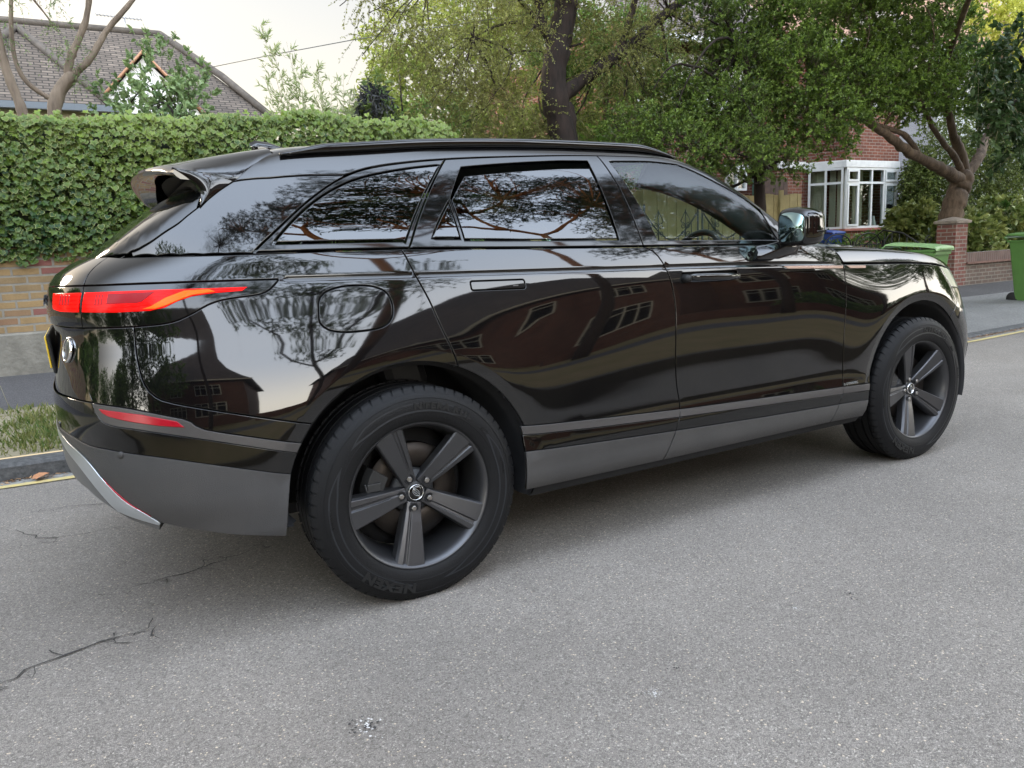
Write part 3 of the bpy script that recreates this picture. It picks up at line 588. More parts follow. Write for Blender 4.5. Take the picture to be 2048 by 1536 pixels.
# palm with dead fronds and the feathery plants beside it
palm = tree("fan_palm", (3.62, 9, .4), "small palm with dark dead fronds hanging over the hedge", "palm")
mb = MB(); limb(mb, [(3.62, 9, .3), (3.6, 9, 2), (3.58, 9, 3.75)], .06, .05); limb(mb, [(3.9, 9, 2.6), (3.8, 9, 3.3), (3.72, 9, 3.85)], .02, .012); limb(mb, [(4.2, 9, 2.6), (4.12, 9, 3.3), (4.1, 9, 4.2)], .02, .012); sub(mb.build("trunk", BK1), palm)
crown(palm, [(3.60, 9, 3.80, .13, .16)], 60, .34, 1.5, 14, .15, 'lance', leafmat("dead_fronds", (.03, .035, .045), (.11, .11, .10), trans=.1), BK1, up=.2, tw=.004)
crown(palm, [(3.55, 9, 4.02, .16, .10), (3.7, 9, 3.4, .3, .25)], 60, .34, .6, 14, .14, 'lance', leafmat("frond_green", (.06, .11, .03), (.26, .34, .10)), BK1, up=.4, tw=.004)
# shrubs in the garden behind the hedge
YG = leafmat("yellow_green_leaves", (.12, .20, .035), (.48, .52, .13), trans=.5); MG_ = leafmat("mid_green_leaves", (.05, .11, .025), (.27, .40, .09))
shr = [((3.9, 9.5, 3.45, .6, .5), YG, "yellow green shrub growing behind the fan palm"), ((4.75, 9, 3.35, .7, .5), MG_, "mid green shrub with large soft leaves beyond the hedge end"), ((5.7, 9, 3.3, .8, .45), YG, "bright yellow green shrub seen under the airy tree left of its trunk"), ((7.2, 9.5, 3.45, .8, .5), YG, "bright shrub in the gap right of the dark trunk"), ((4.75, 10.5, 4.45, .6, .6), YG, "tall pale green bush top left of the airy tree")]
for b, m_, lab in shr:
    s_ = tree("shrub", (b[0], b[1], .4), lab, "shrub"); crown(s_, [b, (b[0], b[1], b[2]*.55, b[3]*.9, b[4]*2.2)], 900, .22, .2, 10, .075, 'oval', m_, TWG, up=.3, tw=.003, tonebase=.45)
tc2 = tree('background_tree', (8.6, 9.3, .3), 'mid green tree hiding the left side of the red brick house'); crown(tc2, [(8.3, 9.2, 4.0, .8, .9), (9.2, 9.3, 5.0, .8, .9), (7.6, 9.3, 5.2, .8, .8), (8.8, 9.2, 2.9, .7, .6), (9.6, 9.2, 4.2, .4, .5)], 3000, .28, .1, 12, .06, 'oval', MG_, TWG, tonebase=.5); mb = MB(); limb(mb, [(8.6, 9.3, .2), (8.6, 9.3, 3), (8.5, 9.3, 5)], .12, .05); sub(mb.build('trunk', BK2), tc2)
tb = tree("background_tree", (6.6, 11.5, .4), "yellow green tree far behind the airy tree"); crown(tb, [(6.3, 11, 4.9, .9, .8), (7.7, 11, 5.3, .85, .85), (9.0, 10.8, 4.5, .65, .75), (5.2, 11.5, 5.4, .7, .7), (7.0, 11.5, 6.3, 1.2, .9)], 2600, .3, .2, 9, .075, 'oval', YG, TWG, tonebase=.55); mb = MB(); limb(mb, [(6.6, 11.5, .3), (6.7, 11.4, 3), (6.9, 11.2, 5)], .16, .06); sub(mb.build("trunk", BK2), tb)
# airy tree with the dark trunk
t1 = tree("airy_tree", (5.95, 7.0, .3), "airy tree with dark furrowed trunk and drooping olive green twigs behind the car roof")
mb = MB(); limb(mb, [(6.0, 7, .2), (5.99, 7, 2.0), (5.97, 7, 2.95), (5.84, 7, 3.50), (5.86, 7, 4.02), (6.0, 7, 4.54), (6.14, 7, 5.0), (6.25, 7, 5.6), (6.5, 7, 6.6)], .235, .15, 14); limb(mb, [(5.98, 6.98, .2), (6.10, 7, 2.9), (6.02, 7, 3.4)], .16, .10, 10)
limb(mb, [(5.94, 7, 3.55), (6.2, 7, 3.72), (6.525, 7, 3.923), (7.342, 7, 4.445), (8.203, 7, 5.071), (9.0, 7, 5.5)], .13, .06, 10); limb(mb, [(7.137, 7, 4.30), (7.25, 7, 4.6), (7.462, 7, 5.144), (7.6, 7, 5.8)], .07, .04); limb(mb, [(5.87, 7, 4.0), (5.78, 7, 4.35), (5.664, 7, 4.585), (5.553, 7, 5.068), (5.3, 7, 5.6)], .08, .04)
limb(mb, [(5.85, 7, 4.3), (5.3, 6.9, 4.8), (4.7, 6.8, 4.9), (3.6, 6.6, 4.75)], .045, .012, 8); limb(mb, [(5.75, 7, 4.5), (5.0, 6.8, 4.5), (4.3, 6.7, 4.2)], .035, .01, 8); limb(mb, [(7.3, 7, 4.4), (7.5, 6.9, 3.9), (7.45, 6.9, 3.5)], .03, .02, 6); limb(mb, [(8.0, 7, 4.9), (8.05, 6.9, 4.2), (7.95, 6.8, 3.7)], .03, .015, 6); limb(mb, [(7.0, 7, 4.2), (7.1, 6.8, 3.7), (6.8, 6.8, 3.3), (7.15, 6.7, 2.75)], .022, .006, 6, .5)
B1 = [(3.124, 6.5, 4.14, .62, .40), (3.778, 6.4, 3.80, .75, .45), (4.632, 6.5, 4.284, .84, .56), (3.6, 6.6, 3.30, .5, .30), (4.472, 6.6, 3.357, .79, .40), (4.95, 7.3, 3.555, .57, .5), (6.3, 7.6, 3.262, .83, .34), (6.879, 6.8, 4.281, .79, .71), (7.891, 6.9, 4.468, .75, .66), (6.2, 7.6, 4.9, .9, .4), (7.389, 6.7, 3.535, .57, .49), (2.75, 6.4, 4.45, .40, .2), (5.4, 7.5, 2.982, .9, .2), (5, 6.8, 5.4, 1.6, .5), (7.5, 7, 5.9, 1.4, .6), (6.4, 7, 6.6, 1.7, .7), (6.7, 7, 7.3, 1.3, .5)]
branches(mb, [(5.9, 7, 4.2), (6.6, 7, 4.0), (7.4, 7, 4.5), (5.6, 7, 4.8), (8.2, 7, 5.0), (4.7, 6.8, 4.9), (3.6, 6.6, 4.75), (4.3, 6.7, 4.2)], B1, 70, .018)
sub(mb.build("trunk", BK1), t1)
AIR = leafmat("tiny_olive_leaves", (.10, .12, .030), (.40, .41, .13), rough=.6, trans=.45)
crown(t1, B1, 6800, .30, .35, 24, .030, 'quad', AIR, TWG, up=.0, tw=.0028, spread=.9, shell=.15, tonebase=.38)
# dense evergreen, centre right
tA = tree("evergreen_tree", (9.9, 6.6, .25), "dense dark evergreen tree with foliage hanging down beside the windscreen"); BA = [(6.964, 6.4, 2.95, .54, .35), (7.597, 6.2, 2.663, .71, .39), (8.684, 6.0, 2.689, .74, .42), (9.867, 6.1, 2.481, .45, .24), (8.633, 6.4, 3.307, .92, .5), (9.944, 6.4, 3.282, .79, .53), (7.9, 6.6, 3.55, .5, .41), (9.415, 6.6, 4.1, .86, .6), (9.862, 6.8, 5.03, .8, .6), (8.8, 6.8, 4.9, .5, .35)]
EVG = leafmat("evergreen_leaves", (.026, .060, .014), (.26, .37, .065), rough=.4, trans=.28)
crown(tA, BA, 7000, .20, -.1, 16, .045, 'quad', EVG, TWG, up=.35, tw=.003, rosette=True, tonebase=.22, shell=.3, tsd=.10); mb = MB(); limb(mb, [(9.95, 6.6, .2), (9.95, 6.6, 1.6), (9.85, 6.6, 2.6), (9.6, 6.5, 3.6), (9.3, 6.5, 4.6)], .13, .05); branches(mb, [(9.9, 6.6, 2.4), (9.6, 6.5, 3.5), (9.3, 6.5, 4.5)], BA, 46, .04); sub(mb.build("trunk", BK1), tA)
# spreading tree behind the brick pillar
t2 = tree("spreading_tree", (14.85, 6.2, .2), "spreading evergreen tree with thick brown trunk rising behind the brick pillar"); B2 = [(10.213, 6.0, 3.965, .77, .69), (10.499, 5.8, 3.25, .69, .45), (11.757, 6.2, 4.889, .91, .73), (11.679, 5.9, 3.789, .81, .52), (12.945, 6.0, 4.51, .84, .75), (13.31, 5.9, 3.72, .76, .44), (14.988, 6.3, 5.225, .61, .71), (14.917, 6.2, 4.142, .61, .55), (10.416, 6.4, 4.813, .7, .61), (12.7, 6.4, 5.911, 1.87, .56), (10.907, 5.9, 2.80, .4, .20), (12.2, 6, 4.2, .6, .6), (14.1, 6.1, 4.9, .6, .6), (12.4, 6, 3.6, .7, .28), (11.2, 6, 3.3, .5, .3), (14.2, 6.1, 3.9, .5, .4), (15.8, 6.3, 4.3, .6, .6), (9.5, 3.5, 6.8, 1.2, .6), (11.5, 3.2, 7.2, 1.2, .7), (10.5, 4.8, 6.6, 1.1, .6), (13, 4, 7.5, 1.3, .7), (8, 4.6, 7.4, 1.1, .6), (12.5, 5.6, 6.8, 1.3, .7), (9, 2.2, 5.9, 1.2, .6), (10.6, 2.6, 6.4, 1.2, .6), (8.1, 1.9, 5.6, .8, .45), (12.2, 2.4, 7, 1.2, .6), (9.5, .8, 5.8, 1.1, .5), (11.2, 1.2, 6.3, 1.1, .5), (7.7, 1.0, 5.9, .9, .45), (12.7, .8, 6.7, 1.1, .5), (10.2, -.4, 6.4, 1.1, .5), (8.6, -.3, 6.1, .9, .45)]
mb = MB(); limb(mb, [(15.05, 6.2, .1), (15.10, 6.2, 1.0), (15.22, 6.2, 1.6), (15.42, 6.2, 2.05), (15.62, 6.2, 2.40)], .245, .20, 18, .05); limb(mb, [(15.55, 6.2, 2.25), (15.0, 6.15, 2.38), (14.3, 6.1, 2.56), (13.3, 6.05, 2.82), (12.5, 6, 3.12), (11.9, 6, 3.35), (11.3, 6, 3.8)], .135, .05, 10, .08); limb(mb, [(15.60, 6.2, 2.3), (15.35, 6.2, 2.9), (15.0, 6.2, 3.4), (14.6, 6.2, 4.3)], .125, .05, 10, .08); limb(mb, [(15.5, 6.2, 2.4), (15.0, 6.1, 2.75), (14.2, 6.0, 3.15), (13.6, 6, 3.8)], .08, .035, 8, .08)
limb(mb, [(14.6, 6.2, 4.3), (13, 4.6, 5.6), (10.8, 2.6, 6.2), (9, 1, 6.0)], .06, .012, 8); limb(mb, [(15.62, 6.2, 2.3), (16.05, 6.2, 2.7), (16.45, 6.3, 3.05), (16.9, 6.4, 3.6), (17.2, 6.5, 4.4)], .12, .05, 10, .08); limb(mb, [(13.9, 6.1, 2.68), (13.2, 6, 3.06), (12.4, 6, 3.22), (11.6, 6, 3.30)], .06, .03, 8, .08); branches(mb, [(12.5, 6, 3.15), (13.3, 6, 2.85), (14.6, 6.2, 4.3), (13.6, 6, 3.8), (14.95, 6.2, 3.4), (11.3, 6, 3.8), (16.9, 6.4, 3.6)], B2[:13], 50, .014); sub(mb.build("trunk", BK2), t2)
EV2 = leafmat("glossy_leaves", (.032, .074, .016), (.32, .46, .085), rough=.38, trans=.32)
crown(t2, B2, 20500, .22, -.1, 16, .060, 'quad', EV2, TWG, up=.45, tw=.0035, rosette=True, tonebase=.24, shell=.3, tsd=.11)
ch = tree("cherry_tree", (16.6, 4.9, .2), "tree with large dark hanging leaves at the right edge of the photo"); BC = [(13.861, 4.9, 4.24, .30, .40), (14.328, 4.8, 3.555, .36, .50), (14.733, 4.7, 2.95, .36, .45), (14.0, 5, 3.25, .22, .28), (14.85, 4.8, 4.6, .5, .46), (14.45, 4.9, 2.55, .22, .22), (15.6, 4.8, 3.6, .7, .9)]
crown(ch, BC, 330, .32, .6, 12, .14, 'oval', leafmat("cherry_leaves", (.025, .055, .018), (.11, .18, .06), rough=.4), TWL, up=0, tw=.004, tonebase=.35); mb = MB(); limb(mb, [(16.6, 4.9, .1), (16.5, 4.9, 2.5), (15.8, 4.9, 3.8), (14.9, 4.9, 4.4)], .12, .04); limb(mb, [(15.8, 4.9, 3.8), (14.9, 4.9, 3.6), (14.2, 4.9, 3.0)], .03, .008); sub(mb.build("trunk", BK1), ch)
# ================================================================ house on the left
RT = brickmat("brown_roof_tiles", (.125, .100, .080), (.092, .074, .060), (.030, .025, .020), bw=.15, rh=.062, ms=.009, c3=(.155, .125, .10), bump=1.0, zscale=1.0)
RTR = brickmat("red_roof_tiles", (.40, .23, .15), (.34, .19, .13), (.12, .07, .05), bw=.2, rh=.10, ms=.008, bump=1.0, zscale=1.3)
RTG = brickmat("grey_roof_tiles", (.15, .12, .11), (.11, .09, .085), (.04, .035, .03), bw=.18, rh=.10, ms=.010, bump=1.0, zscale=1.3)
CRM = pbr("cream_render", (.52, .46, .33), .9, noise=.12, nscale=3); GUTR = pbr("gutter_grey", (.10, .12, .14), .5); RIDGE = pbr("ridge_tile", (.085, .072, .06), .9, noise=.3, nscale=6, bump=.6)
hL = empty("tiled_roof_house", (0, 17, .6), label="cream house with a brown tiled hipped roof beyond the ivy hedge on the left", cat="house")
def hp(name, mb, mat, par, **k): return sub(mb.build(name, mat, **k), par)
mb = MB(); mb.box2((-9, 15.3, .3), (2.9, 21, 4.45)); hp("wall", mb, CRM, hL)
# main hipped roof: slopes to the front and the right, plus the projecting hip wing
def poly3(name, pts, mat, par, th=.0): mb = MB(); mb.add(pts, [tuple(range(len(pts)))]); return hp(name, mb, mat, par)
rz, ez = 6.87, 4.40; 
rf = poly3("roof", [(-9.5, 15.0, ez), (3.45, 15.0, ez), (1.55, 18, rz), (-9.5, 18, rz)], RT, hL); 
mb = MB(); mb.add([(3.45, 15.0, ez), (3.45, 21.0, ez), (1.55, 18, rz)], [(0, 1, 2)]); mb.add([(-9.5, 21, ez), (3.45, 21, ez), (1.55, 18, rz), (-9.5, 18, rz)], [(3, 2, 1, 0)]); hp("roof", mb, RT, hL)
mb = MB(); mb.tube([(1.55, 18, rz+.02), (2.6, 16.35, (rz+ez)/2+.0), (3.45, 15.0, ez+.03)], .085, 8); mb.tube([(-9.5, 18, rz+.02), (1.55, 18, rz+.02)], .085, 8); mb.tube([(3.45, 21, ez), (1.55, 18, rz)], .08, 8); hp("ridge_tiles", mb, RIDGE, hL)
wpk = (-1.40, 16.3, 6.22); wl_, wr_ = (-3.1, 14.2), (.05, 14.2)
mb = MB(); mb.add([(-3.2, 14.15, ez-.02), (.10, 14.15, ez-.02), (wpk[0], 16.0, wpk[2]), ], [(0, 1, 2)]); mb.add([(.10, 14.15, ez-.02), (.10, 15.4, ez+.30), (wpk[0], 17.3, wpk[2]), (wpk[0], 16.0, wpk[2])], [(0, 1, 2, 3)]); mb.add([(-3.2, 14.15, ez-.02), (-3.2, 15.4, ez+.30), (wpk[0], 17.3, wpk[2]), (wpk[0], 16.0, wpk[2])], [(3, 2, 1, 0)]); hp("roof", mb, RT, hL)
mb = MB(); mb.tube([(wpk[0], 15.98, wpk[2]+.02), (.10, 14.15, ez+.0)], .075, 8); mb.tube([(wpk[0], 15.98, wpk[2]+.02), (-3.2, 14.15, ez)], .075, 8); hp("ridge_tiles", mb, RIDGE, hL)
mb = MB(); mb.box2((-3.0, 14.3, .3), (-.05, 15.4, 4.40)); hp("wall", mb, CRM, hL); mb = MB(); mb.box2((-3.3, 14.05, 4.30), (.18, 14.19, 4.42)); mb.box2((.0, 14.9, 4.30), (3.5, 15.02, 4.42)); hp("gutter", mb, GUTR, hL)
# small gabled dormer behind the bush
mb = MB(); mb.add([(-.25, 14.7, 4.40), (1.85, 14.7, 4.40), (.78, 14.7, 5.52)], [(0, 1, 2)]); dm = hp("dormer", mb, WHP, hL)
mb = MB(); mb.add([(-.40, 14.62, 4.30), (.78, 14.62, 5.60), (.78, 17.2, 5.60), (-.40, 15.2, 4.4)], [(0, 1, 2, 3)]); mb.add([(1.98, 14.62, 4.30), (.78, 14.62, 5.60), (.78, 17.2, 5.60), (1.98, 15.2, 4.4)], [(3, 2, 1, 0)]); o = mb.build("dormer_roof", RT); o.parent = dm
mb = MB(); mb.tube([(-.40, 14.62, 4.30), (.78, 14.62, 5.62), (1.98, 14.62, 4.30)], .045, 6); o = mb.build("verge_tiles", pbr("terracotta", (.36, .19, .11), .85)); o.parent = dm
mb = MB(); mb.box2((-2.2, 14.2, 3.0), (-1.6, 14.28, 4.15)); wn_ = hp("window", mb, WHITE, hL); mb = MB(); mb.box2((-2.13, 14.18, 3.1), (-1.93, 14.2, 4.08)); mb.box2((-1.87, 14.18, 3.1), (-1.67, 14.2, 4.08)); o = mb.build("pane", pbr("pale_pane", (.35, .45, .45), .1)); o.parent = wn_
mb = MB(); mb.box2((-1.95, 14.24, 3.0), (-1.2, 14.32, 4.15)); hp("window", mb, WHITE, hL)
# aerial on the ridge
ae = empty("television_aerial", (.80, 18, 6.9), label="metal television aerial on the brown tiled ridge", cat="aerial")
MET = pbr("aerial_metal", (.30, .31, .33), .5, metal=.6); mb = MB(); mb.tube([(.80, 18, 6.8), (.80, 18, 7.20)], .018, 6); mb.tube([(.22, 18.2, 7.26), (1.15, 17.8, 7.13)], .010, 5)
for k_ in range(13): t = k_/12; c = np.array([.22+.93*t, 18.2-.4*t, 7.26-.13*t]); mb.tube([c-[.03, .10, .0], c+[.03, .10, 0]], .005, 4); mb.tube([c-[0, 0, .03], c+[0, 0, .03]], .004, 4)
sub(mb.build("boom_and_mast", MET), ae)
wr0 = empty("overhead_wire", (1.9, 14, 5.35), label="thin overhead wire crossing the sky above the ivy hedge", cat="wire"); mb = MB(); mb.tube([(1.7, 14.5, 5.28), (2.7, 12, 5.08), (3.7, 10, 4.95), (6.2, 7, 4.9)], .008, 5); sub(mb.build("cable", GBLKW := pbr("wire_black", (.12, .12, .12), .6)), wr0)
# ================================================================ red brick house with the bay, right
hR = empty("red_brick_house", (16, 11, .25), label="red brick house with a white framed bay window under the spreading tree", cat="house")
mb = MB(); mb.box2((15.21, 10.0, .1), (18.3, 18, 3.0)); mb.box2((14.30, 10.02, .1), (15.205, 18, 3.0)); hp("wall", mb, BRR, hR)
mb = MB(); mb.box2((10.3, 10.6, .1), (14.29, 18, 6.2)); mb.box2((14.29, 10.05, 3.0), (18.3, 18, 6.2)); hp("wall", mb, BRR, hR)
mb = MB(); mb.box2((10.3, 10.50, 4.2), (14.0, 10.59, 5.5)); hp("white_boarding", mb, WHP, hR)
def bay(z0, z1, f=0.0): return [(15.25, 10.02), (15.86+f, 9.30-f), (17.95-f, 9.30-f), (18.35, 10.02)]
BP = [(15.26, 10.02), (15.88, 9.30), (17.95, 9.30), (18.33, 10.02)]
def expand(p, d): c = (17.0, 10.02); return [(x+(d if x > c[0] else -d)*(1 if i in (0, 3) else .7), y-(d if i in (1, 2) else 0)) for i, (x, y) in enumerate(p)]
mb = MB(); mb.prism(BP, .1, 1.36); hp("bay_base", mb, BRR, hR); mb = MB(); mb.prism(expand(BP, .07), 1.345, 1.405); hp("bay_sill", mb, pbr("red_sill", (.30, .10, .07), .6), hR)
mb = MB(); mb.prism(expand(BP, .05), 2.90, 3.07); hp("bay_band", mb, WHP, hR, bevel=.01); mb = MB(); mb.box2((14.28, 9.955, 2.93), (15.24, 10.03, 3.10)); hp("wall_band", mb, WHP, hR)
mb = MB(); mb.prism(expand(BP, .02), 3.072, 4.35); hp("bay_upper_brick", mb, BRR, hR); mb = MB(); mb.prism(expand(BP, .04), 4.352, 4.45); hp("bay_upper_sill", mb, WHITE, hR)
mb = MB(); mb.prism(expand(BP, -.01), 4.452, 5.7); hp("bay_upper_window", mb, GLW, hR); mb = MB(); mb.prism(expand(BP, .12), 5.70, 5.9); hp("bay_eave", mb, WHITE, hR)
CURT = pbr("cream_curtain", (.52, .47, .36), .9); ROOMD = pbr("dim_room", (.035, .035, .035), .9)
def wframe(par, a, b, z0, z1, cols, transom=None, fr_=.055, d=.07, lights=(), name="window"):
    """a window in the vertical plane from a to b (xy): outer frame, mullions at the fractions cols, transom height; glass; opening lights with a thicker inner frame"""
    a, b = np.array(a, float), np.array(b, float); L_ = np.linalg.norm(b-a); u = (b-a)/L_; nrm_ = np.array([u[1], -u[0]]); az_ = math.atan2(u[1], u[0]); mb = MB()
    def bar(u0, u1, za, zb_, dd=d, oo=0): c = a+u*(u0+u1)/2+nrm_*oo; mb.box((c[0], c[1], (za+zb_)/2), (u1-u0, dd, zb_-za), rz=az_)
    bar(0, L_, z0, z0+fr_); bar(0, L_, z1-fr_, z1); ed = [0]+[c*L_ for c in cols]+[L_]
    bar(0, fr_, z0+fr_, z1-fr_); bar(L_-fr_, L_, z0+fr_, z1-fr_)
    for c in ed[1:-1]: bar(c-fr_/2, c+fr_/2, z0+fr_, z1-fr_, d-.006)
    if transom: bar(fr_, L_-fr_, transom-fr_/2, transom+fr_/2, d-.012)
    for i, which in lights:
        for q in which:
            za, zb_ = (transom+fr_/2, z1-fr_) if q == 't' else (z0+fr_, transom-fr_/2); u0, u1 = ed[i]+fr_*.55, ed[i+1]-fr_*.55; f2 = .05
            bar(u0, u1, za, za+f2, .04, .035); bar(u0, u1, zb_-f2, zb_, .04, .035); bar(u0, u0+f2, za+f2, zb_-f2, .04, .035); bar(u1-f2, u1, za+f2, zb_-f2, .04, .035)
    w_ = hp(name, mb, WHITE, par); mb = MB(); c = (a+b)/2; mb.box((c[0], c[1], (z0+z1)/2), (L_-.02, .012, z1-z0-.02), rz=az_); o = mb.build("pane", GLP); o.parent = w_; return w_
GLP = glassmat("house_glass", (.80, .84, .82), 1.5)
wframe(hR, (15.30, 9.93), (15.84, 9.32), 1.405, 2.90, [.5], 2.53); wframe(hR, (15.90, 9.30), (17.93, 9.30), 1.405, 2.90, [.235, .49, .73], 2.53, lights=((0, 'tb'), (3, 'tb'))); wframe(hR, (17.97, 9.32), (18.29, 9.93), 1.405, 2.90, [], 2.53)
mb = MB(); mb.prism([(15.40, 10.0), (15.95, 9.42), (17.9, 9.42), (18.2, 10.0)], 1.40, 1.41); mb.box2((15.3, 11.4, 1.3), (18.3, 11.45, 3.0)); hp("room", mb, ROOMD, hR)
for a_, b_ in (((15.42, 9.98), (15.66, 9.68)), ((15.86, 9.50), (16.30, 9.48)), ((16.42, 9.48), (16.82, 9.48)), ((15.72, 9.62), (15.84, 9.52)), ((17.62, 9.48), (17.80, 9.50))):
    mb = MB(); n_ = 36; V = []
    for i in range(n_+1): t = i/n_; x = a_[0]+(b_[0]-a_[0])*t; y = a_[1]+(b_[1]-a_[1])*t+.018*math.sin(t*34); V += [(x, y, 1.41), (x, y, 2.86)]
    mb.add(V, [(2*i, 2*i+1, 2*i+3, 2*i+2) for i in range(n_)], True); hp("curtain", mb, CURT, hR)
mb = MB(); mb.lathe([(.0, 0), (.06, 0), (.07, .1), (.04, .2), (.035, .3)], (17.2, 9.42, 1.41), 'z', 16); hp("vase", mb, WHP, hR)
# roofs
poly3("roof", [(9.9, 10.0, 5.75), (14.6, 10.0, 5.75), (14.6, 13.5, 8.6), (9.9, 13.5, 8.6)], RTG, hR); poly3("roof", [(14.6, 9.6, 5.8), (18.9, 9.6, 5.8), (18.9, 13.5, 8.8), (14.6, 13.5, 8.8)], RTR, hR)
mb = MB(); mb.box2((9.9, 10.0, 5.62), (14.6, 10.1, 5.75)); hp("gutter", mb, WHITE, hR)
wframe(hR, (11.0, 10.50), (12.4, 10.50), 4.30, 5.45, [.33, .66], None, .06, .16); wframe(hR, (13.1, 10.55), (13.75, 10.55), 2.45, 2.95, [.5], None, .05, .12)
mb = MB(); mb.box2((13.0, 10.46, 2.95), (14.28, 10.62, 3.08)); hp("lintel", mb, WHITE, hR); mb = MB(); mb.tube([(13.95, 10.45, .3), (13.95, 10.45, 5.7)], .045, 8); hp("downpipe", mb, pbr("green_pipe", (.10, .19, .15), .5), hR)
mb = MB(); mb.tube([(12.7, 9.9, 2.66), (14.3, 9.75, 2.66)], .018, 6); hp("bracket_rail", mb, pbr("rail_cream", (.45, .42, .35), .6), hR)
gd = empty("timber_gate", (13.75, 9.75, .2), label="dark brown boarded timber gate left of the bay window", cat="gate"); DB = pbr("dark_stained_timber", (.070, .040, .028), .8, noise=.4, nscale=8, bump=.4)
for k_ in range(7): 
    mb = MB(); x0 = 13.28+k_*.145; mb.box2((x0, 9.70, .2), (x0+.138, 9.735, 2.68+.02*math.sin(k_*3))); sub(mb.build("board", DB), gd)
mb = MB(); mb.box2((13.2, 9.66, .2), (13.32, 9.69, 2.55)); mb.box2((13.28, 9.745, .6), (14.29, 9.80, .7)); mb.box2((13.28, 9.745, 2.2), (14.29, 9.80, 2.3)); sub(mb.build("frame", DB), gd)
# pebble-dashed neighbour and the far roof on the right
nb_ = empty("pebbledash_house", (21, 13, .3), label="pale pebble dashed house glimpsed between the bay window and the foliage", cat="house"); mb = MB(); mb.box2((18.9, 12.0, .2), (24, 18, 5.6)); hp("wall", mb, pbr("pebbledash", (.38, .37, .40), .95, noise=.6, nscale=45, bump=1.0, bscale=45), nb_); poly3("roof", [(18.6, 11.7, 5.5), (24.3, 11.7, 5.5), (24.3, 15, 8.2), (18.6, 15, 8.2)], RTG, nb_)
fr2 = empty("orange_roof_house", (27, 12, .3), label="house with an orange tiled roof and white gable at the top right", cat="house"); mb = MB(); mb.box2((24.6, 12.5, .2), (34, 20, 7.2)); hp("wall", mb, WHP, fr2); poly3("roof", [(24.0, 12.0, 7.0), (34.5, 12.0, 7.0), (34.5, 16.5, 11), (24.0, 16.5, 11)], RTR, fr2)
mb = MB(); mb.tube([(24.0, 11.98, 6.98), (24.0, 16.5, 10.98)], .12, 6); mb.box2((24, 11.9, 6.85), (34, 12.02, 7.05)); hp("bargeboard", mb, WHITE, fr2)
sh_ = empty("dark_shed", (18.9, 9.8, .3), label="black boarded side fence in shade right of the bay window", cat="fence"); mb = MB()
for k_ in range(12): mb.box2((18.42+k_*.16, 10.25, .2), (18.57+k_*.16, 10.29, 2.05))
sub(mb.build("boards", pbr("black_boards", (.012, .012, .014), .8)), sh_)
# ================================================================ closeboard fence, ironwork and side garden behind the car
TIM = pbr("pale_timber", (.34, .28, .13), .8, noise=.3, nscale=5, col2=(.46, .38, .19), bump=.3, bscale=40)
fe = empty("timber_fence", (9.5, 8.25, .3), label="pale new closeboard timber fence seen through the front side window", cat="fence"); mb = MB(); x = 4.6; k_ = 0
while x < 13.0:
    h = 2.28+.04*math.sin(x*1.3)+.025*math.sin(x*9) if x < 9.2 else 2.16+.02*math.sin(x*7)
    mb.box2((x, 8.25-.006*(k_ % 2), .25), (x+.118, 8.272-.006*(k_ % 2), h)); x += .124; k_ += 1
sub(mb.build("boards", TIM, kind='stuff'), fe)
for x in (4.6, 6.6, 8.55, 10.4, 12.3): mb = MB(); mb.box2((x, 8.19, .25), (x+.10, 8.243, 2.25)); sub(mb.build("post", TIM), fe)
mb = MB(); mb.box2((4.6, 8.275, .6), (13, 8.32, .68)); mb.box2((4.6, 8.275, 1.9), (13, 8.32, 1.98)); sub(mb.build("rails", TIM), fe)
IRON = pbr("black_iron", (.012, .012, .012), .5)
def spiral(mb, c, r, a0, turns, sgn, y, rad=.007):
    n_ = 26; mb.tube([(c[0]+sgn*r*(1-t*.72)*math.cos(a0+t*turns*6.283), y, c[1]+r*(1-t*.72)*math.sin(a0+t*turns*6.283)) for t in np.linspace(0, 1, n_)], rad, 5)
def irongate(x0, x1, label, y=6.2):
    g = empty("iron_gate", ((x0+x1)/2, y, .25), label=label, cat="gate", group="scrolled iron driveway gates"); mb = MB(); mb.tube([(x0, y, .25), (x0, y, 1.85)], .02, 6); mb.tube([(x1, y, .25), (x1, y, 1.85)], .02, 6); mb.tube([(x0, y, .4), (x1, y, .4)], .014, 5); mb.tube([(x0, y, 1.05), (x1, y, 1.05)], .012, 5); n_ = int((x1-x0)/.14)
    mb.tube([(x0+(x1-x0)*t, y, 1.28+.45*abs(2*t-1)**1.6) for t in np.linspace(0, 1, 21)], .014, 5); sub(mb.build("frame", IRON), g)
    for k2 in range(1, n_): t = k2/n_; x = x0+(x1-x0)*t; mb = MB(); mb.tube([(x, y, .4), (x, y, 1.28+.45*abs(2*t-1)**1.6)], .008, 5); sub(mb.build("bar", IRON), g)
    for xc in (x0+.28, x1-.28):
        mb = MB(); 
        for s in (-1, 1): spiral(mb, (xc+s*.055, 1.50), .05, 1.57, 1.25, s, y-.012); spiral(mb, (xc+s*.05, 1.38), .045, -1.57, 1.25, s, y-.012); mb.tube([(xc, y-.012, 1.74), (xc+s*.10, y-.012, 1.58), (xc+s*.06, y-.012, 1.54)], .007, 5)
        mb.tube([(xc, y-.012, 1.25), (xc, y-.012, 1.76)], .008, 5); sub(mb.build("scroll", IRON), g)
irongate(6.92, 8.05, "iron gate with scroll ornament nearer the door pillar, seen through the side window"); irongate(8.15, 9.3, "iron gate with scroll ornament nearer the dashboard, seen through the side window")
rl_ = empty("hooped_railing", (14.6, 7.2, .3), label="low black hooped iron railing in front of the bay window", cat="railing")
def rl_z(x): return 1.02
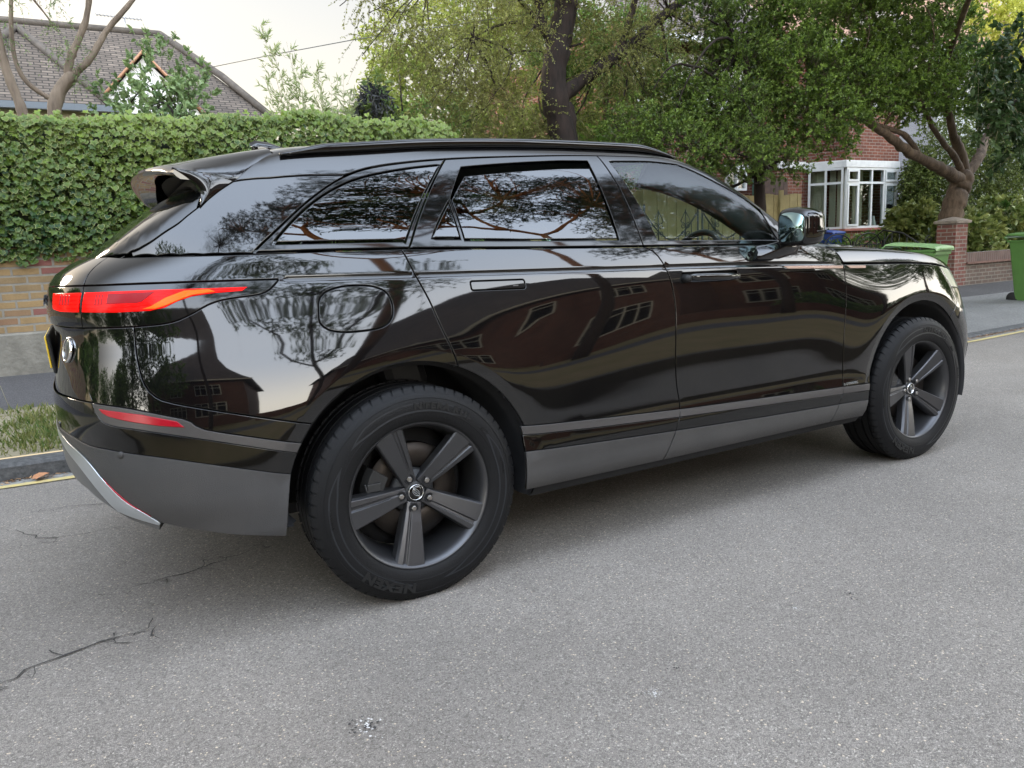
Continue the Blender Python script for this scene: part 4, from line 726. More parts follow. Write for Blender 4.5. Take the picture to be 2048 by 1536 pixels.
for k_, x0 in enumerate(np.arange(12.4, 17.4, 1.0)):
    mb = MB(); mb.tube([(x0+.5-.42*math.cos(a), 7.2, rl_z(x0)+.24*math.sin(a)) for a in np.linspace(0, math.pi, 17)], .014, 5); mb.tube([(x0+.5-.30*math.cos(a), 7.2, rl_z(x0)+.15*math.sin(a)) for a in np.linspace(0, math.pi, 13)], .009, 5); sub(mb.build("hoop", IRON), rl_)
mb = MB(); mb.tube([(12.4, 7.2, 1.02), (17.4, 7.2, 1.02)], .012, 5); mb.tube([(12.4, 7.2, .35), (17.4, 7.2, .35)], .012, 5); sub(mb.build("rail", IRON), rl_)
for x in np.arange(12.4, 17.41, 1.0): mb = MB(); mb.box2((x-.02, 7.18, .2), (x+.02, 7.22, 1.10)); sub(mb.build("post", IRON), rl_)
mb = MB()
for x in np.arange(12.5, 17.3, .125): mb.tube([(x, 7.2, .35), (x, 7.2, 1.02)], .006, 4)
sub(mb.build("bars", IRON), rl_)
ig = empty("pedestrian_gate", (13.6, 5.9, .2), label="small black iron gate standing open beside the brick pillar", cat="gate"); mb = MB(); mb.tube([(13.35, 6.9, .3), (13.35, 6.9, 1.0), (13.38, 6.5, 1.30), (13.42, 6.1, 1.22), (13.45, 5.75, 1.0), (13.45, 5.75, .3)], .016, 6)
for t in np.linspace(.1, .9, 7): mb.tube([(13.35+.1*t, 6.9-1.15*t, .35), (13.35+.1*t, 6.9-1.15*t, 1.0+.25*math.sin(t*3.14))], .008, 4)
spiral(mb, (13.62, 1.05), .12, 0, 1.3, 1, 5.7, .010); sub(mb.build("gate_frame", IRON), ig)
# pillar, low wall
pl2 = empty("gate_pillar", (14.12, 5.53, .15), label="red brick gate pillar with a pale stone cap in front of the spreading tree", cat="pillar")
mb = MB(); mb.box2((13.92, 5.34, .05), (14.32, 5.72, 1.36)); hp("brickwork", mb, BRP, pl2)
mb = MB(); mb.loft([[(14.12+sx*(.20+e)*s, 5.53+sy*(.19+e)*s, z) for sx, sy in ((-1, -1), (1, -1), (1, 1), (-1, 1))] for e, s, z in ((.04, 1, 1.362), (.05, 1, 1.41), (.03, .6, 1.455), (0, .04, 1.49))], smooth=False); hp("cap", mb, STONE, pl2)
lw = empty("low_garden_wall", (17, 5.45, .15), label="low weathered brick garden wall with a ledge right of the brick pillar", cat="wall")
mb = MB(); mb.box2((14.325, 5.36, .05), (24, 5.58, .56)); hp("brickwork", mb, BRL, lw); mb = MB(); mb.box2((14.325, 5.30, .56), (24, 5.60, .60)); hp("ledge", mb, pbr("ledge_tile", (.16, .09, .07), .9, noise=.3, nscale=20), lw); mb = MB(); mb.box2((14.325, 5.34, .60), (24, 5.58, .78)); hp("coping", mb, brickmat("coping_brick", (.17, .10, .08), (.12, .075, .06), (.19, .17, .15), bw=.075, rh=.4, ms=.008, off=0), lw)
# green plants on the right
AUC = leafmat("aucuba_leaves", (.045, .10, .018), (.34, .36, .11), rough=.35, trans=.3)
for b, lab in (((15.35, 7.2, 1.35, .36, .42), "variegated shrub with long pale leaves left of the brick pillar"), ((15.8, 6.35, 1.0, .75, .50), "broad variegated shrub right of the brick pillar"), ((17.5, 6.4, 1.15, .85, .70), "tall variegated shrub behind the low garden wall"), ((19.3, 6.4, 1.0, .9, .7), "variegated shrub behind the wheelie bin at the right edge")):
    s_ = tree("variegated_shrub", (b[0], b[1], .2), lab, "shrub", group="variegated shrubs by the pillar"); crown(s_, [b, (b[0], b[1], .6, b[3], .45)], 420, .26, .3, 13, .15, 'oval', AUC, TWL, up=.7, tonebase=.35, rosette=True, tw=.005)
HG = leafmat("hedge_leaves", (.04, .075, .014), (.22, .26, .06), trans=.35)
for b, lab in (((18.3, 8.9, 2.35, .42, .8), "dark climbing shrub beside the pebble dashed house"), ((19.9, 8.6, 3.2, 1.5, 1.5), "large yellow green hedge behind the spreading tree trunk"), ((22.8, 8.6, 3.6, 1.7, 2.0), "tall bright hedge at the right edge behind the shrubs")):
    s_ = tree("garden_hedge", (b[0], b[1], .2), lab, "hedge"); crown(s_, [b, (b[0], b[1], b[2]-.8, b[3], b[4])], 2600, .25, .4, 10, .065, 'oval', HG if b[0] > 18 else MG_, TWG, up=.1, tw=.003, tonebase=.38)
yl = tree("golden_tree", (22.8, 9.6, .2), "golden yellow tree top in front of the orange roof"); crown(yl, [(22.2, 9.4, 7.3, .9, .55), (23.6, 9.6, 6.9, .8, .9), (23.8, 9.6, 5.6, .9, .9)], 1100, .3, .3, 10, .10, 'oval', leafmat("golden_leaves", (.35, .40, .05), (.75, .72, .18), trans=.5), TWG); mb = MB(); limb(mb, [(22.9, 9.6, .2), (23.1, 9.6, 4), (23, 9.6, 6.6)], .14, .05); sub(mb.build("trunk", BK2), yl)
for b, lab in (((13.6, 7.9, .95, .5, .28), "low green border plant behind the hooped railing nearest the blue bin"), ((15.0, 7.9, .95, .7, .28), "low green border plant under the middle of the bay"), ((16.6, 7.9, .9, .7, .28), "low green border plant under the right of the bay")):
    s_ = tree("border_plant", (b[0], b[1], .25), lab, "plant"); crown(s_, [b, (b[0], b[1], .5, b[3], .3)], 420, .16, .2, 10, .07, 'oval', MG_, None, up=.5)
rh_ = tree("laurel_shrub", (8.0, 8.7, .25), "bright leaved laurel shrub just above the car roof right of the dark trunk", "shrub"); crown(rh_, [(7.75, 8.7, 3.1, .5, .24), (8.4, 8.7, 3.05, .5, .24)], 420, .2, 0, 12, .085, 'oval', leafmat("laurel_leaves", (.08, .18, .03), (.30, .45, .08), rough=.35), TWG, up=.5, rosette=True)
# ================================================================ wheelie bins
GRN = pbr("bin_green", (.085, .185, .045), .42, noise=.10, nscale=5, bump=.1, bscale=90); GLD = pbr("bin_lid_green", (.19, .32, .125), .45, noise=.12, nscale=8); BLU = pbr("bin_blue", (.03, .075, .32), .45)
def wbin(loc, rz, label, mb_, ml_, group=None, s=1.0, cat="bin", name="wheelie_bin", dz=0):
    e = empty(name, loc, label=label, cat=cat, group=group); e.rotation_euler = (0, 0, rz)
    mb = MB(); w0, w1, d0, d1, h = .205, .275, .23, .335, .98
    rings = []
    for t, in ((0,), (.06,), (.5,), (.90,), (1.,)):
        wx = w0+(w1-w0)*t; dy = d0+(d1-d0)*t; z = .03+(h-.03)*t; r = .04; ring = []
        for cx, cy, a0 in ((wx-r, dy-r, 0), (-wx+r, dy-r, 90), (-wx+r, -dy+r, 180), (wx-r, -dy+r, 270)): ring += [((cx+r*math.cos(math.radians(a0+b)))*s, (cy+r*math.sin(math.radians(a0+b)))*s, z*s) for b in (0, 30, 60, 90)]
        rings.append(ring)
    mb.loft(rings, smooth=False); mb.build("body", mb_, e)
    mb = MB(); mb.loft([[(x*s, y*s, z*s) for x, y, z in r] for r in ([(-.285, -.345, .955), (.285, -.345, .955), (.285, .345, .955), (-.285, .345, .955)], [(-.29, -.35, .985), (.29, -.35, .985), (.29, .35, .985), (-.29, .35, .985)])], smooth=False); mb.box((0, -.30*s, .93*s), (.5*s, .10*s, .05*s)); mb.build("rim", mb_, e, bevel=.004)
    mb = MB(); rings = []
    for y, z in ((-.375, .985), (-.36, 1.02), (-.2, 1.045), (.1, 1.07), (.33, 1.085), (.37, 1.06)): rings.append([(-.295*s, y*s, (z-.025)*s), (-.285*s, y*s, z*s), (-.10*s, y*s, (z+.016)*s), (.10*s, y*s, (z+.016)*s), (.285*s, y*s, z*s), (.295*s, y*s, (z-.025)*s)])
    mb.loft(rings, smooth=False); mb.box((0, -.385*s, .99*s), (.36*s, .03*s, .025*s)); mb.build("lid", ml_, e, bevel=.004)
    mb = MB(); mb.tube([(-.25*s, .37*s, 1.0*s), (-.25*s, .42*s, 1.03*s), (.25*s, .42*s, 1.03*s), (.25*s, .37*s, 1.0*s)], .014*s, 8); mb.build("handle", mb_, e)
    for x in (-.185, .185): mb = MB(); mb.lathe([(0, -.025), (.09, -.025), (.1, -.015), (.1, .015), (.09, .025), (0, .025)], (0, 0, 0), 'y', 24); mb.v = [((x+b)*s, (.27+a)*s, (.10+c)*s) for a, b, c in mb.v]; mb.build("wheel", pbr("bin_wheel", (.012, .012, .012), .7) if "bin_wheel" not in bpy.data.materials else bpy.data.materials["bin_wheel"], e)
    return e
b2x, b2y = (11.62, 2.70)
wbin((b2x, b2y, .045), R(-12), "plain green wheelie bin standing at the right edge of the photo", GRN, GRN, "green wheelie bins")
b1x, b1y = (9.75, 3.45)
wbin((b1x, b1y, (-.02)), R(8), "green wheelie bin with a paler lid showing above the bonnet", GRN, GLD, "green wheelie bins")
wbin((13.45, 8.0, .30), R(10), "blue bin lid behind the door mirror in front of the brick house", BLU, BLU, s=1.0)
# ================================================================ the near side of the street, behind the photographer: seen in the paintwork and the glass
def zo(y): return np.interp(-y, [4.4, 4.55, 10, 60], [.09, .105, .30, .6])
strip("near_verge", xs_r, lambda x: -7.0, lambda x: -4.52, lambda x, y: float(zo(y))+.01, pbr("near_grass", (.17, .14, .045), .95, noise=.5, nscale=2.5, col2=(.27, .19, .09)), 6, kind='structure')
strip("near_pavement", xs_r, lambda x: -8.3, lambda x: -7.0, lambda x, y: float(zo(y)), PAVE, 4, kind='structure')
strip("near_garden", xs_r, lambda x: -30.0, lambda x: -8.3, lambda x, y: float(zo(y))-.01, pbr("near_lawn", (.15, .13, .035), .95, noise=.5, nscale=.8, col2=(.26, .175, .08)), 6, kind='structure')
mb = MB(); mb.box2((-60, -4.53, -.02), (60, -4.40, .11)); mb.build("near_kerb", pbr("near_kerb_stone", (.075, .068, .055), .9), kind='structure')
BRO = brickmat("opposite_brick", (.16, .055, .04), (.12, .045, .035), (.17, .12, .10)); lwn = empty("near_garden_wall", (0, -10.8, .3), label="low red brick wall along the pavement behind the photographer", cat="wall")
mb = MB(); mb.box2((-1.2, -10.9, .1), (3.2, -10.7, .75)); mb.box2((6.2, -10.9, .1), (40, -10.7, .75)); hp("brickwork", mb, BRO, lwn)
def house(x0, x1, y0, y1, ze, zr, label, brick, roofm, wins):
    h = empty("brick_house", ((x0+x1)/2, y0, .4), label=label, cat="house", group="brick houses behind the photographer"); mb = MB(); mb.box2((x0, y1, .2), (x1, y0, ze)); hp("wall", mb, brick, h)
    ym = (y0+y1)/2; mb = MB(); mb.add([(x0-.4, y0+.4, ze-.15), (x1+.4, y0+.4, ze-.15), (x1-1.8, ym, zr), (x0+1.8, ym, zr), (x0-.4, y1-.4, ze-.15), (x1+.4, y1-.4, ze-.15)], [(0, 1, 2, 3), (5, 4, 3, 2), (1, 5, 2), (4, 0, 3)]); hp("roof", mb, roofm, h)
    mb = MB(); mb.box2((x0-.42, y0+.36, ze-.26), (x1+.42, y0+.46, ze-.12)); hp("gutter", mb, WHITE, h)
    for wx, wz, ww, wh in wins:
        mb = MB(); y = y0+.03; mb.box2((wx, y-.05, wz), (wx+ww, y+.02, wz+.07)); mb.box2((wx, y-.05, wz+wh-.07), (wx+ww, y+.02, wz+wh)); n_ = max(1, round(ww/.6))
        for k in range(n_+1): xx = wx+(ww-.06)*k/n_; mb.box2((xx, y-.05, wz+.07), (xx+.06, y+.016, wz+wh-.07))
        mb.box2((wx+.06, y-.05, wz+wh*.68), (wx+ww-.06, y+.012, wz+wh*.68+.05)); w_ = hp("window", mb, WHITE, h); mb = MB(); mb.box2((wx+.03, y-.06, wz+.03), (wx+ww-.03, y-.03, wz+wh-.03)); o = mb.build("pane", GLW); o.parent = w_
    return h
house(2.6, 13.0, -14.5, -22.5, 5.9, 10.3, "red brick house with white windows straight behind the photographer", BRO, RTG, [(3.6, 1.1, 2.4, 1.5), (9.2, 1.1, 2.4, 1.5), (3.8, 4.0, 2.0, 1.3), (9.4, 4.0, 2.0, 1.3), (7.0, 4.1, .8, 1.1)])
house(15.0, 25.5, -14.5, -22.5, 5.8, 10.0, "red brick house with white windows further along behind the photographer", BRO, RT, [(16.2, 1.1, 2.4, 1.5), (21.2, 1.1, 2.4, 1.5), (16.4, 4.0, 2.0, 1.3), (21.5, 4.0, 2.0, 1.3)])
house(-14.0, -1.6, -12.5, -20, 6.0, 10.6, "brown brick house with a wide bay behind the photographer to the left", BRO, RTG, [(-12.8, 1.2, 2.4, 1.4), (-8.6, 1.2, 2.4, 1.4), (-5.2, 1.2, 2.6, 1.6), (-12.5, 3.9, 1.8, 1.2), (-8.4, 3.9, 1.8, 1.2), (-5, 3.9, 2.2, 1.4)])
hd = tree("near_hedge", (17, -11.6, .3), "clipped dark hedge behind the low red brick wall opposite", "hedge"); crown(hd, [(x, -11.6, 1.0, .8, .55) for x in np.arange(15, 25, 1.1)], 2200, .15, 0, 8, .09, 'oval', MG_, None)
# Scots pines whose limbs show in the side windows
PB = barkmat("orange_pine_bark", (.30, .12, .055), (.45, .21, .10), 5)
def zbark(m):      # grey-brown plates low on the trunk, orange flaking bark higher up
    t = m.node_tree; b = t.nodes['Principled BSDF']; src = b.inputs['Base Color'].links[0].from_socket; g = t.nodes.new('ShaderNodeNewGeometry'); s_ = t.nodes.new('ShaderNodeSeparateXYZ'); t.links.new(g.outputs['Position'], s_.inputs[0])
    mr = t.nodes.new('ShaderNodeMapRange'); mr.inputs[1].default_value = 5.0; mr.inputs[2].default_value = 7.0; t.links.new(s_.outputs['Z'], mr.inputs[0]); mx = t.nodes.new('ShaderNodeMix'); mx.data_type = 'RGBA'; t.links.new(mr.outputs[0], mx.inputs[0]); mx.inputs[6].default_value = (.035, .022, .017, 1); t.links.new(src, mx.inputs[7]); t.links.new(mx.outputs[2], b.inputs['Base Color'])
zbark(PB); PN = leafmat("pine_needles", (.022, .05, .024), (.06, .12, .05), rough=.6, trans=.1)
def pine(base, trunk, limbs, blobs, label, ntw=1500, r=.24):
    t = tree("scots_pine", base, label, group="pines behind the photographer"); mb = MB(); limb(mb, trunk, r, r*.62, 12, .05)
    for l in limbs: limb(mb, l, r*.55, .05, 8, .12)
    fr_ = [q for l in limbs for q in l[1:]]+[trunk[-1]]; branches(mb, fr_, blobs, len(blobs)*9, .045); sub(mb.build("trunk", PB), t)
    crown(t, blobs, ntw, .42, .1, 16, .16, 'lance', PN, BK1, up=.35, spread=.7, tw=.007, shell=.1); return t
def pads(pts, r=1.0, h=.28): return [(x, y, z, r*(.7+.6*rng.random()), h*(.8+.5*rng.random())) for x, y, z in pts]
pine((6.0, -9.0, .3), [(6.0, -9.0, .2), (6.15, -9.0, 4), (6.25, -9.0, 7.4), (6.2, -9.0, 9.3)], [[(6.2, -9, 9.2), (5.5, -9.0, 9.8), (5.1, -9.0, 10.6), (5.2, -9.2, 12.4), (5.5, -9.2, 14.4), (5.2, -9.3, 16)], [(6.22, -9, 9.2), (7.0, -8.9, 9.9), (8.4, -8.9, 11.6), (10.2, -9, 13.6)], [(5.4, -9, 9.9), (3.9, -9, 10.2), (2.9, -9, 9.9)], [(5.2, -9.2, 12.2), (6.6, -9.2, 13.6), (7.4, -9.2, 15)]],
     pads([(4.6, -9.2, 13.8), (3.4, -9, 13.0), (5.8, -9.2, 14.8), (4.4, -8.6, 12.4), (6.8, -9, 14.0), (2.9, -9, 11.6), (10.2, -9, 14.4), (9.2, -8.8, 13.4), (11.4, -9, 14.0), (8.2, -9, 12.2), (3.2, -9, 10.6), (7.4, -9.2, 15.8), (5.4, -9.4, 17), (9.6, -9, 12.2), (3.9, -9.1, 15.4), (6.6, -9.2, 17.6), (8.6, -9.2, 16.4), (4.4, -9.2, 18.4), (7.6, -9.4, 19.4), (10.4, -9.2, 17.4), (3.0, -9.4, 16.8), (6.4, -9, 20.5), (9.2, -9.2, 19.2), (11.6, -9.2, 19.6), (12.6, -9, 17.4), (8.6, -9, 21.5), (5.0, -9.2, 21), (13.6, -9.2, 20.6), (11.2, -9.2, 15.6), (7.6, -9, 13.2), (6.4, -9.2, 12.0), (10.8, -9, 22.5)], 1.15, .30), "tall orange limbed pine behind the photographer, mirrored in the rear door window", 3000, .17)
pine((1.9, -9.6, .3), [(1.9, -9.6, .2), (2.0, -9.6, 5), (2.4, -9.6, 8.6), (2.0, -9.6, 9.9), (1.85, -9.6, 11.4)], [[(1.85, -9.6, 11.2), (1.4, -9.6, 12.6), (1.8, -9.6, 14.2)], [(2.3, -9.6, 9.2), (3.4, -9.6, 10.2), (4.0, -9.6, 11.4)], [(1.95, -9.6, 10.4), (.3, -9.6, 10.9), (-1.1, -9.6, 11.2)]],
     pads([(1.8, -9.6, 14.8), (.8, -9.6, 14.2), (2.9, -9.6, 14.4), (-.4, -9.6, 13.0), (3.4, -9.6, 13.0), (-1.3, -9.6, 11.9), (-2.0, -9.6, 10.8), (.4, -9.6, 12.0), (2.4, -9.6, 12.0), (-.6, -9.6, 10.8), (.2, -9.6, 9.8), (1.6, -9.6, 13.2), (-1.8, -9.6, 12.6), (3.9, -9.6, 14.6), (4.4, -9.6, 12.4)], 1.0, .24), "smaller dark crowned pine behind the photographer, mirrored in the quarter window", 1050, .15)
pine((12.5, -10, .3), [(12.5, -10, .2), (12.6, -10, 5), (12.4, -10, 9)], [[(12.4, -10, 8.6), (11.2, -10, 10.4), (11.0, -10, 12)], [(12.4, -10, 8.8), (14, -10, 10.2), (15.5, -10, 11)], [(12.5, -10, 6.6), (14.4, -10, 7.4), (15.8, -10, 7.6)]],
     pads([(11, -10, 12.6), (12.4, -10, 13.4), (10.2, -10, 11.4), (14, -10, 12.2), (15.6, -10, 11.6), (13.2, -10, 10.8), (11.8, -10, 10.0), (16, -10, 8.2), (14.4, -10, 8.6), (9.8, -10, 9.6), (17.4, -10, 10), (12.6, -10, 15), (15, -10, 14), (17, -10, 13), (19, -10, 15), (16.5, -10, 17), (18.4, -10, 11.6), (14.4, -10, 18), (20.5, -10, 13), (13, -10, 20), (17.5, -10, 20)], 1.4, .45), "dense pine behind the photographer, mirrored in the front door window", 2400, .17)
pine((18.5, -10.5, .3), [(18.5, -10.5, .2), (18.4, -10.5, 6), (18.6, -10.5, 11)], [[(18.5, -10.5, 8), (16.4, -10.5, 9.6), (14.8, -10.4, 11)], [(18.6, -10.5, 9.5), (20.4, -10.5, 11.2), (22, -10.5, 12.4)], [(18.6, -10.5, 10.8), (18.2, -10.5, 13.4), (17.6, -10.4, 16)]],
     pads([(13.2, -10, 9.2), (14.6, -10, 11.2), (15.8, -10.4, 9.4), (17.2, -10, 10.6), (16.4, -10, 12.6), (18.6, -10.4, 12.0), (20.2, -10, 11.0), (22, -10, 12.6), (19.6, -10, 14), (17.6, -10, 15), (21.2, -10, 15.6), (15.2, -10, 14.2), (23.4, -10, 14.4), (19, -10, 17.4), (12.2, -10, 11.2), (24, -10, 11), (16.4, -10, 17.6), (14, -10, 16.4), (15, -10, 19), (18, -10, 19.5), (21, -10, 18.4), (24, -10, 17), (17, -10, 21.5), (20.4, -10, 21.4), (13, -10, 17.6), (23, -10, 20.6), (12, -10, 20.6), (26, -10, 19.4), (18, -10, 23.6), (14.4, -10, 22.4)], 1.75, .6), "broad dark pine mirrored over the front side window, behind the photographer", 6200, .17)
bt = tree("near_tree", (20, -9.2, .3), "leafy tree further along the near pavement, mirrored in the bonnet"); crown(bt, [(17, -8.8, 4.6, 1.6, 1.3), (19.6, -9, 6.2, 2.2, 1.8), (22.4, -9, 5.2, 2.0, 1.6), (25, -9.5, 6.8, 2.4, 2), (17.6, -9, 7.2, 1.5, 1.0), (21.6, -9, 8.4, 1.8, 1.1), (28, -9.5, 6.5, 2.4, 2)], 4200, .4, .1, 9, .13, 'oval', MG_, BK1); mb = MB(); limb(mb, [(20, -9.2, .2), (20, -9.2, 3), (20.4, -9.2, 6)], .2, .1); sub(mb.build("trunk", BK2), bt)
bs = tree("bare_tree", (-3.0, -9.4, .3), "thin twiggy tree behind the photographer, mirrored in the rear pillar"); mb = MB(); limb(mb, [(-3, -9.4, .2), (-2.9, -9.4, 4), (-3.2, -9.4, 8), (-2.8, -9.4, 10.2)], .14, .04)
BB = [(-3, -9.4, 9.5, 1.3, 1.2), (-4.2, -9.4, 8.8, 1, .8), (-1.9, -9.4, 9.6, .9, .9), (-3.4, -9.4, 11, .9, .6)]; branches(mb, [(-2.9, -9.4, 5), (-3.2, -9.4, 8), (-2.9, -9.4, 9.6)], BB, 90, .028); sub(mb.build("trunk", BK1), bs); crown(bs, BB, 700, .5, .2, 4, .05, 'quad', OLV, BK1, tw=.005)

dt = tree("near_tree", (-8.5, -8.5, .3), "dense leafy tree behind the photographer to the left, mirrored in the rear corner"); crown(dt, [(-8.5, -8.5, 6.0, 2.4, 2.2), (-6.2, -9.5, 5.0, 1.6, 1.6), (-10.8, -7.5, 6.5, 2.2, 2.4), (-13.5, -6.5, 6, 2.4, 2.6), (-8.5, -9, 8.6, 1.8, 1.3), (-11.5, -7.5, 9.4, 2, 1.4), (-9, -8.5, 3.4, 1.8, 1.2), (-12.5, -7, 3.4, 2, 1.4)], 4200, .5, .1, 9, .17, 'oval', MG_, BK1); mb = MB(); limb(mb, [(-8.5, -8.5, .2), (-8.5, -8.5, 3), (-8.8, -8.5, 6)], .28, .12); limb(mb, [(-12.5, -7, .2), (-12.4, -7, 4), (-12, -7, 7)], .22, .1); sub(mb.build("trunk", BK2), dt)

# more of the street in both directions
k_ = 0
for (x, y, h, r) in ((-22, -7.5, 7.5, 3.2), (-27, 8.5, 7, 3.4), (-33, -8, 8.5, 3.6), (-15.5, 9.5, 6.2, 2.6), (-44, 3, 8, 5), (-46, -6, 9, 5.5), (34, 9, 7.5, 3.6), (40, -8, 8.5, 4), (52, 2, 9, 6), (54, -9, 8, 5), (27.5, 7.5, 5.5, 2.4)):
    q = tree("street_tree", (x, y, .2), "leafy street tree %s" % ["two houses behind the photographer's left", "beyond the end of the ivy hedge on the left", "far down the left of the street on the near side", "in the garden past the left end of the ivy wall", "closing the view down the street to the left", "closing the street to the left on the near pavement", "far along the right beyond the orange roofed house", "far along the right on the near side", "closing the view down the street to the right", "closing the street to the right on the near side", "right of the tall bright hedge"][k_]); k_ += 1
    crown(q, [(x, y, h, r, r*.7), (x+r*.6, y+r*.4, h*.75, r*.7, r*.5), (x-r*.5, y-r*.3, h*.8, r*.7, r*.5), (x+r*.2, y-r*.3, h*.5, r*.8, r*.5), (x-r*.2, y+r*.3, h*.45, r*.8, r*.45)], 1500, .8, .2, 8, .34, 'oval', MG_, None); mb = MB(); limb(mb, [(x, y, 0), (x, y, h*.5), (x+.3, y, h)], .28, .12, 8); sub(mb.build("trunk", BK2), q)

qt = tree("birch_tree", (.9, -8.8, .3), "sparse small leaved tree behind the photographer, mirrored in the rear wing"); QB = [(.2, -8.8, 6.5, .8, .5), (1.4, -8.8, 7.0, .8, .5), (-.9, -8.8, 6.9, .8, .5), (.9, -8.8, 5.6, .7, .35), (-.2, -8.8, 7.8, .9, .4), (2.3, -8.8, 6.2, .6, .35), (-1.8, -8.8, 7.9, .7, .4), (2.6, -8.8, 7.6, .6, .4)]
mb = MB(); limb(mb, [(.9, -8.8, .2), (1.0, -8.8, 3), (.7, -8.8, 5.2), (.9, -8.8, 7.2)], .10, .03); limb(mb, [(.8, -8.8, 4.6), (-.2, -8.8, 5.9), (-1.6, -8.8, 7.4)], .05, .012); limb(mb, [(.75, -8.8, 5), (1.6, -8.8, 5.8), (2.5, -8.8, 6.9)], .045, .012); branches(mb, [(.9, -8.8, 6.5), (-.2, -8.8, 5.9), (1.6, -8.8, 5.8), (-1, -8.8, 6.8)], QB, 64, .016); sub(mb.build("trunk", BK1), qt); crown(qt, QB, 900, .4, .3, 10, .085, 'quad', OLV, BK1, tw=.005, spread=.9)
# ================================================================ the black estate car
PAINT = pbr("black_paint", (.0022, .0022, .0028), .03, ior=1.72, nscale=2.6, col2=(.0060, .0056, .0052))
GBLK = pbr("gloss_black_trim", (.003, .003, .003), .05, ior=1.62)
SATIN = pbr("satin_grey_strip", (.085, .08, .078), .42, metal=.5)
CLAD = pbr("grey_cladding", (.034, .0325, .032), .52, nscale=4, col2=(.048, .045, .043), bump=.35, bscale=700)
RUB = pbr("rubber_seal", (.006, .006, .006), .6)
SILV = pbr("silver_trim", (.55, .58, .60), .3, metal=.85)
DARKIN = pbr("dark_lining", (.008, .008, .009), .85)
COPPER = pbr("rose_trim", (.34, .235, .19), .38, metal=.7)
CHROME = pbr("chrome", (.75, .75, .75), .12, metal=1)
GLASSF = glassmat("front_glass", (.82, .95, .90), 1.62, wav=.04)
GLASSR = glassmat("privacy_glass", (.06, .06, .065), 2.0, wav=.05)
GLASSS = glassmat("screen_glass", (.7, .8, .76), 1.5)
LAMPR = pbr("lit_red_lamp", (.5, .004, .004), .15, emit=(1, .004, .003), es=.36, ior=1.5)
LAMPO = pbr("lit_amber_lamp", (.6, .1, .01), .15, emit=(1, .060, .004), es=.42, ior=1.5)
LAMPD = pbr("lamp_recess", (.12, .012, .015), .2, emit=(.5, .015, .025), es=.16, ior=1.5)
REFL = pbr("red_reflector", (.28, .003, .012), .25, emit=(.6, .0, .02), es=.04)  # faint emission gives the reflector a glow, though it is no lamp
for m_ in (LAMPR, LAMPO, LAMPD): m_.node_tree.nodes['Principled BSDF'].inputs['Specular IOR Level'].default_value = .12
t_ = LAMPR.node_tree; b_0 = t_.nodes['Principled BSDF']; tc_ = t_.nodes.new('ShaderNodeTexCoord'); wv_ = t_.nodes.new('ShaderNodeTexWave'); wv_.bands_direction = 'Z'; wv_.inputs['Scale'].default_value = 26; wv_.inputs['Distortion'].default_value = 1.2
cr_0 = t_.nodes.new('ShaderNodeValToRGB'); cr_0.color_ramp.elements[0].color = (.42, .001, .001, 1); cr_0.color_ramp.elements[0].position = .08; cr_0.color_ramp.elements[1].color = (1, .006, .004, 1); cr_0.color_ramp.elements[1].position = .45
t_.links.new(tc_.outputs['Object'], wv_.inputs['Vector']); t_.links.new(wv_.outputs['Fac'], cr_0.inputs[0]); t_.links.new(cr_0.outputs[0], b_0.inputs['Emission Color'])
def Lf(s, z):     # lower body surface, mirrored across the car's centre line behind the tail and in front of the nose
    s = np.asarray(s, float); z = np.asarray(z, float); s, z = np.broadcast_arrays(s, z)
    m = s < SMIN; s2 = np.where(m, 2*SMIN-s, s); m2 = s2 > SMAX; s2 = np.where(m2, 2*SMAX-s2, s2)
    q = P(s2, z).copy(); q[..., 1] *= np.where(m | m2, -1, 1); return q
def lower_extra(s, z):
    x = np.asarray(s, float); e = 0*x
    for cx, cz, R0 in ((0., .385, .458), (2.874, .380, .468)):
        r = np.hypot(x-cx, z-cz); d = r-R0; wd = .042
        e = e + np.where((d < wd) & (x > -1.2), .010*(1-np.clip(d, 0, wd)/wd)+.004, 0)*np.clip((z-.42)/.1, 0, 1)
        e = e + np.where((d >= wd), .004*np.exp(-(d-wd)/.05), 0)*np.clip((z-.42)/.1, 0, 1)*(x > -1.2)
    g = .0045*np.exp(-((z-cz_line(x))/.0055)**2)*np.clip((2.2-x)/.1, 0, 1)*np.clip((x+.40)/.03, 0, 1)
    return e+g
_CZ = ([-1.9, -1.52, -1.1, -.52, .07, .6, 1.12, 1.78, 2.24, 2.64, 3.0, 3.11, 3.4, 3.8], [1.153, 1.153, 1.156, 1.149, 1.134, 1.12, 1.108, 1.089, 1.069, 1.053, 1.032, 1.018, .955, .85])
def cz_line(x): return ncs(_CZ[0], _CZ[1], np.clip(x, -1.9, 3.8))
_P0 = P
def P(s, z):
    s, z = np.broadcast_arrays(np.asarray(s, float), np.asarray(z, float))
    p, n = plan(s); i = inset(s, z)+lower_extra(s, z); q = p-n*i[..., None]
    return np.concatenate([q, z[..., None]], -1)
def nrm(F, a, b, e=1.2e-3):
    n = np.cross(F(a+e, b)-F(a-e, b), F(a, b+e)-F(a, b-e)); return unit(n)*(-1 if F in (U, UH) else 1)
def dens(poly, h, closed=True):
    o = []; n = len(poly)
    for i in range(n if closed else n-1):
        a = np.array(poly[i]); b = np.array(poly[(i+1) % n]); k = max(1, int(math.ceil(np.linalg.norm(b-a)/h)))
        o += [a+(b-a)*t/k for t in range(k)]
    if not closed: o.append(np.array(poly[-1]))
    return np.array(o)
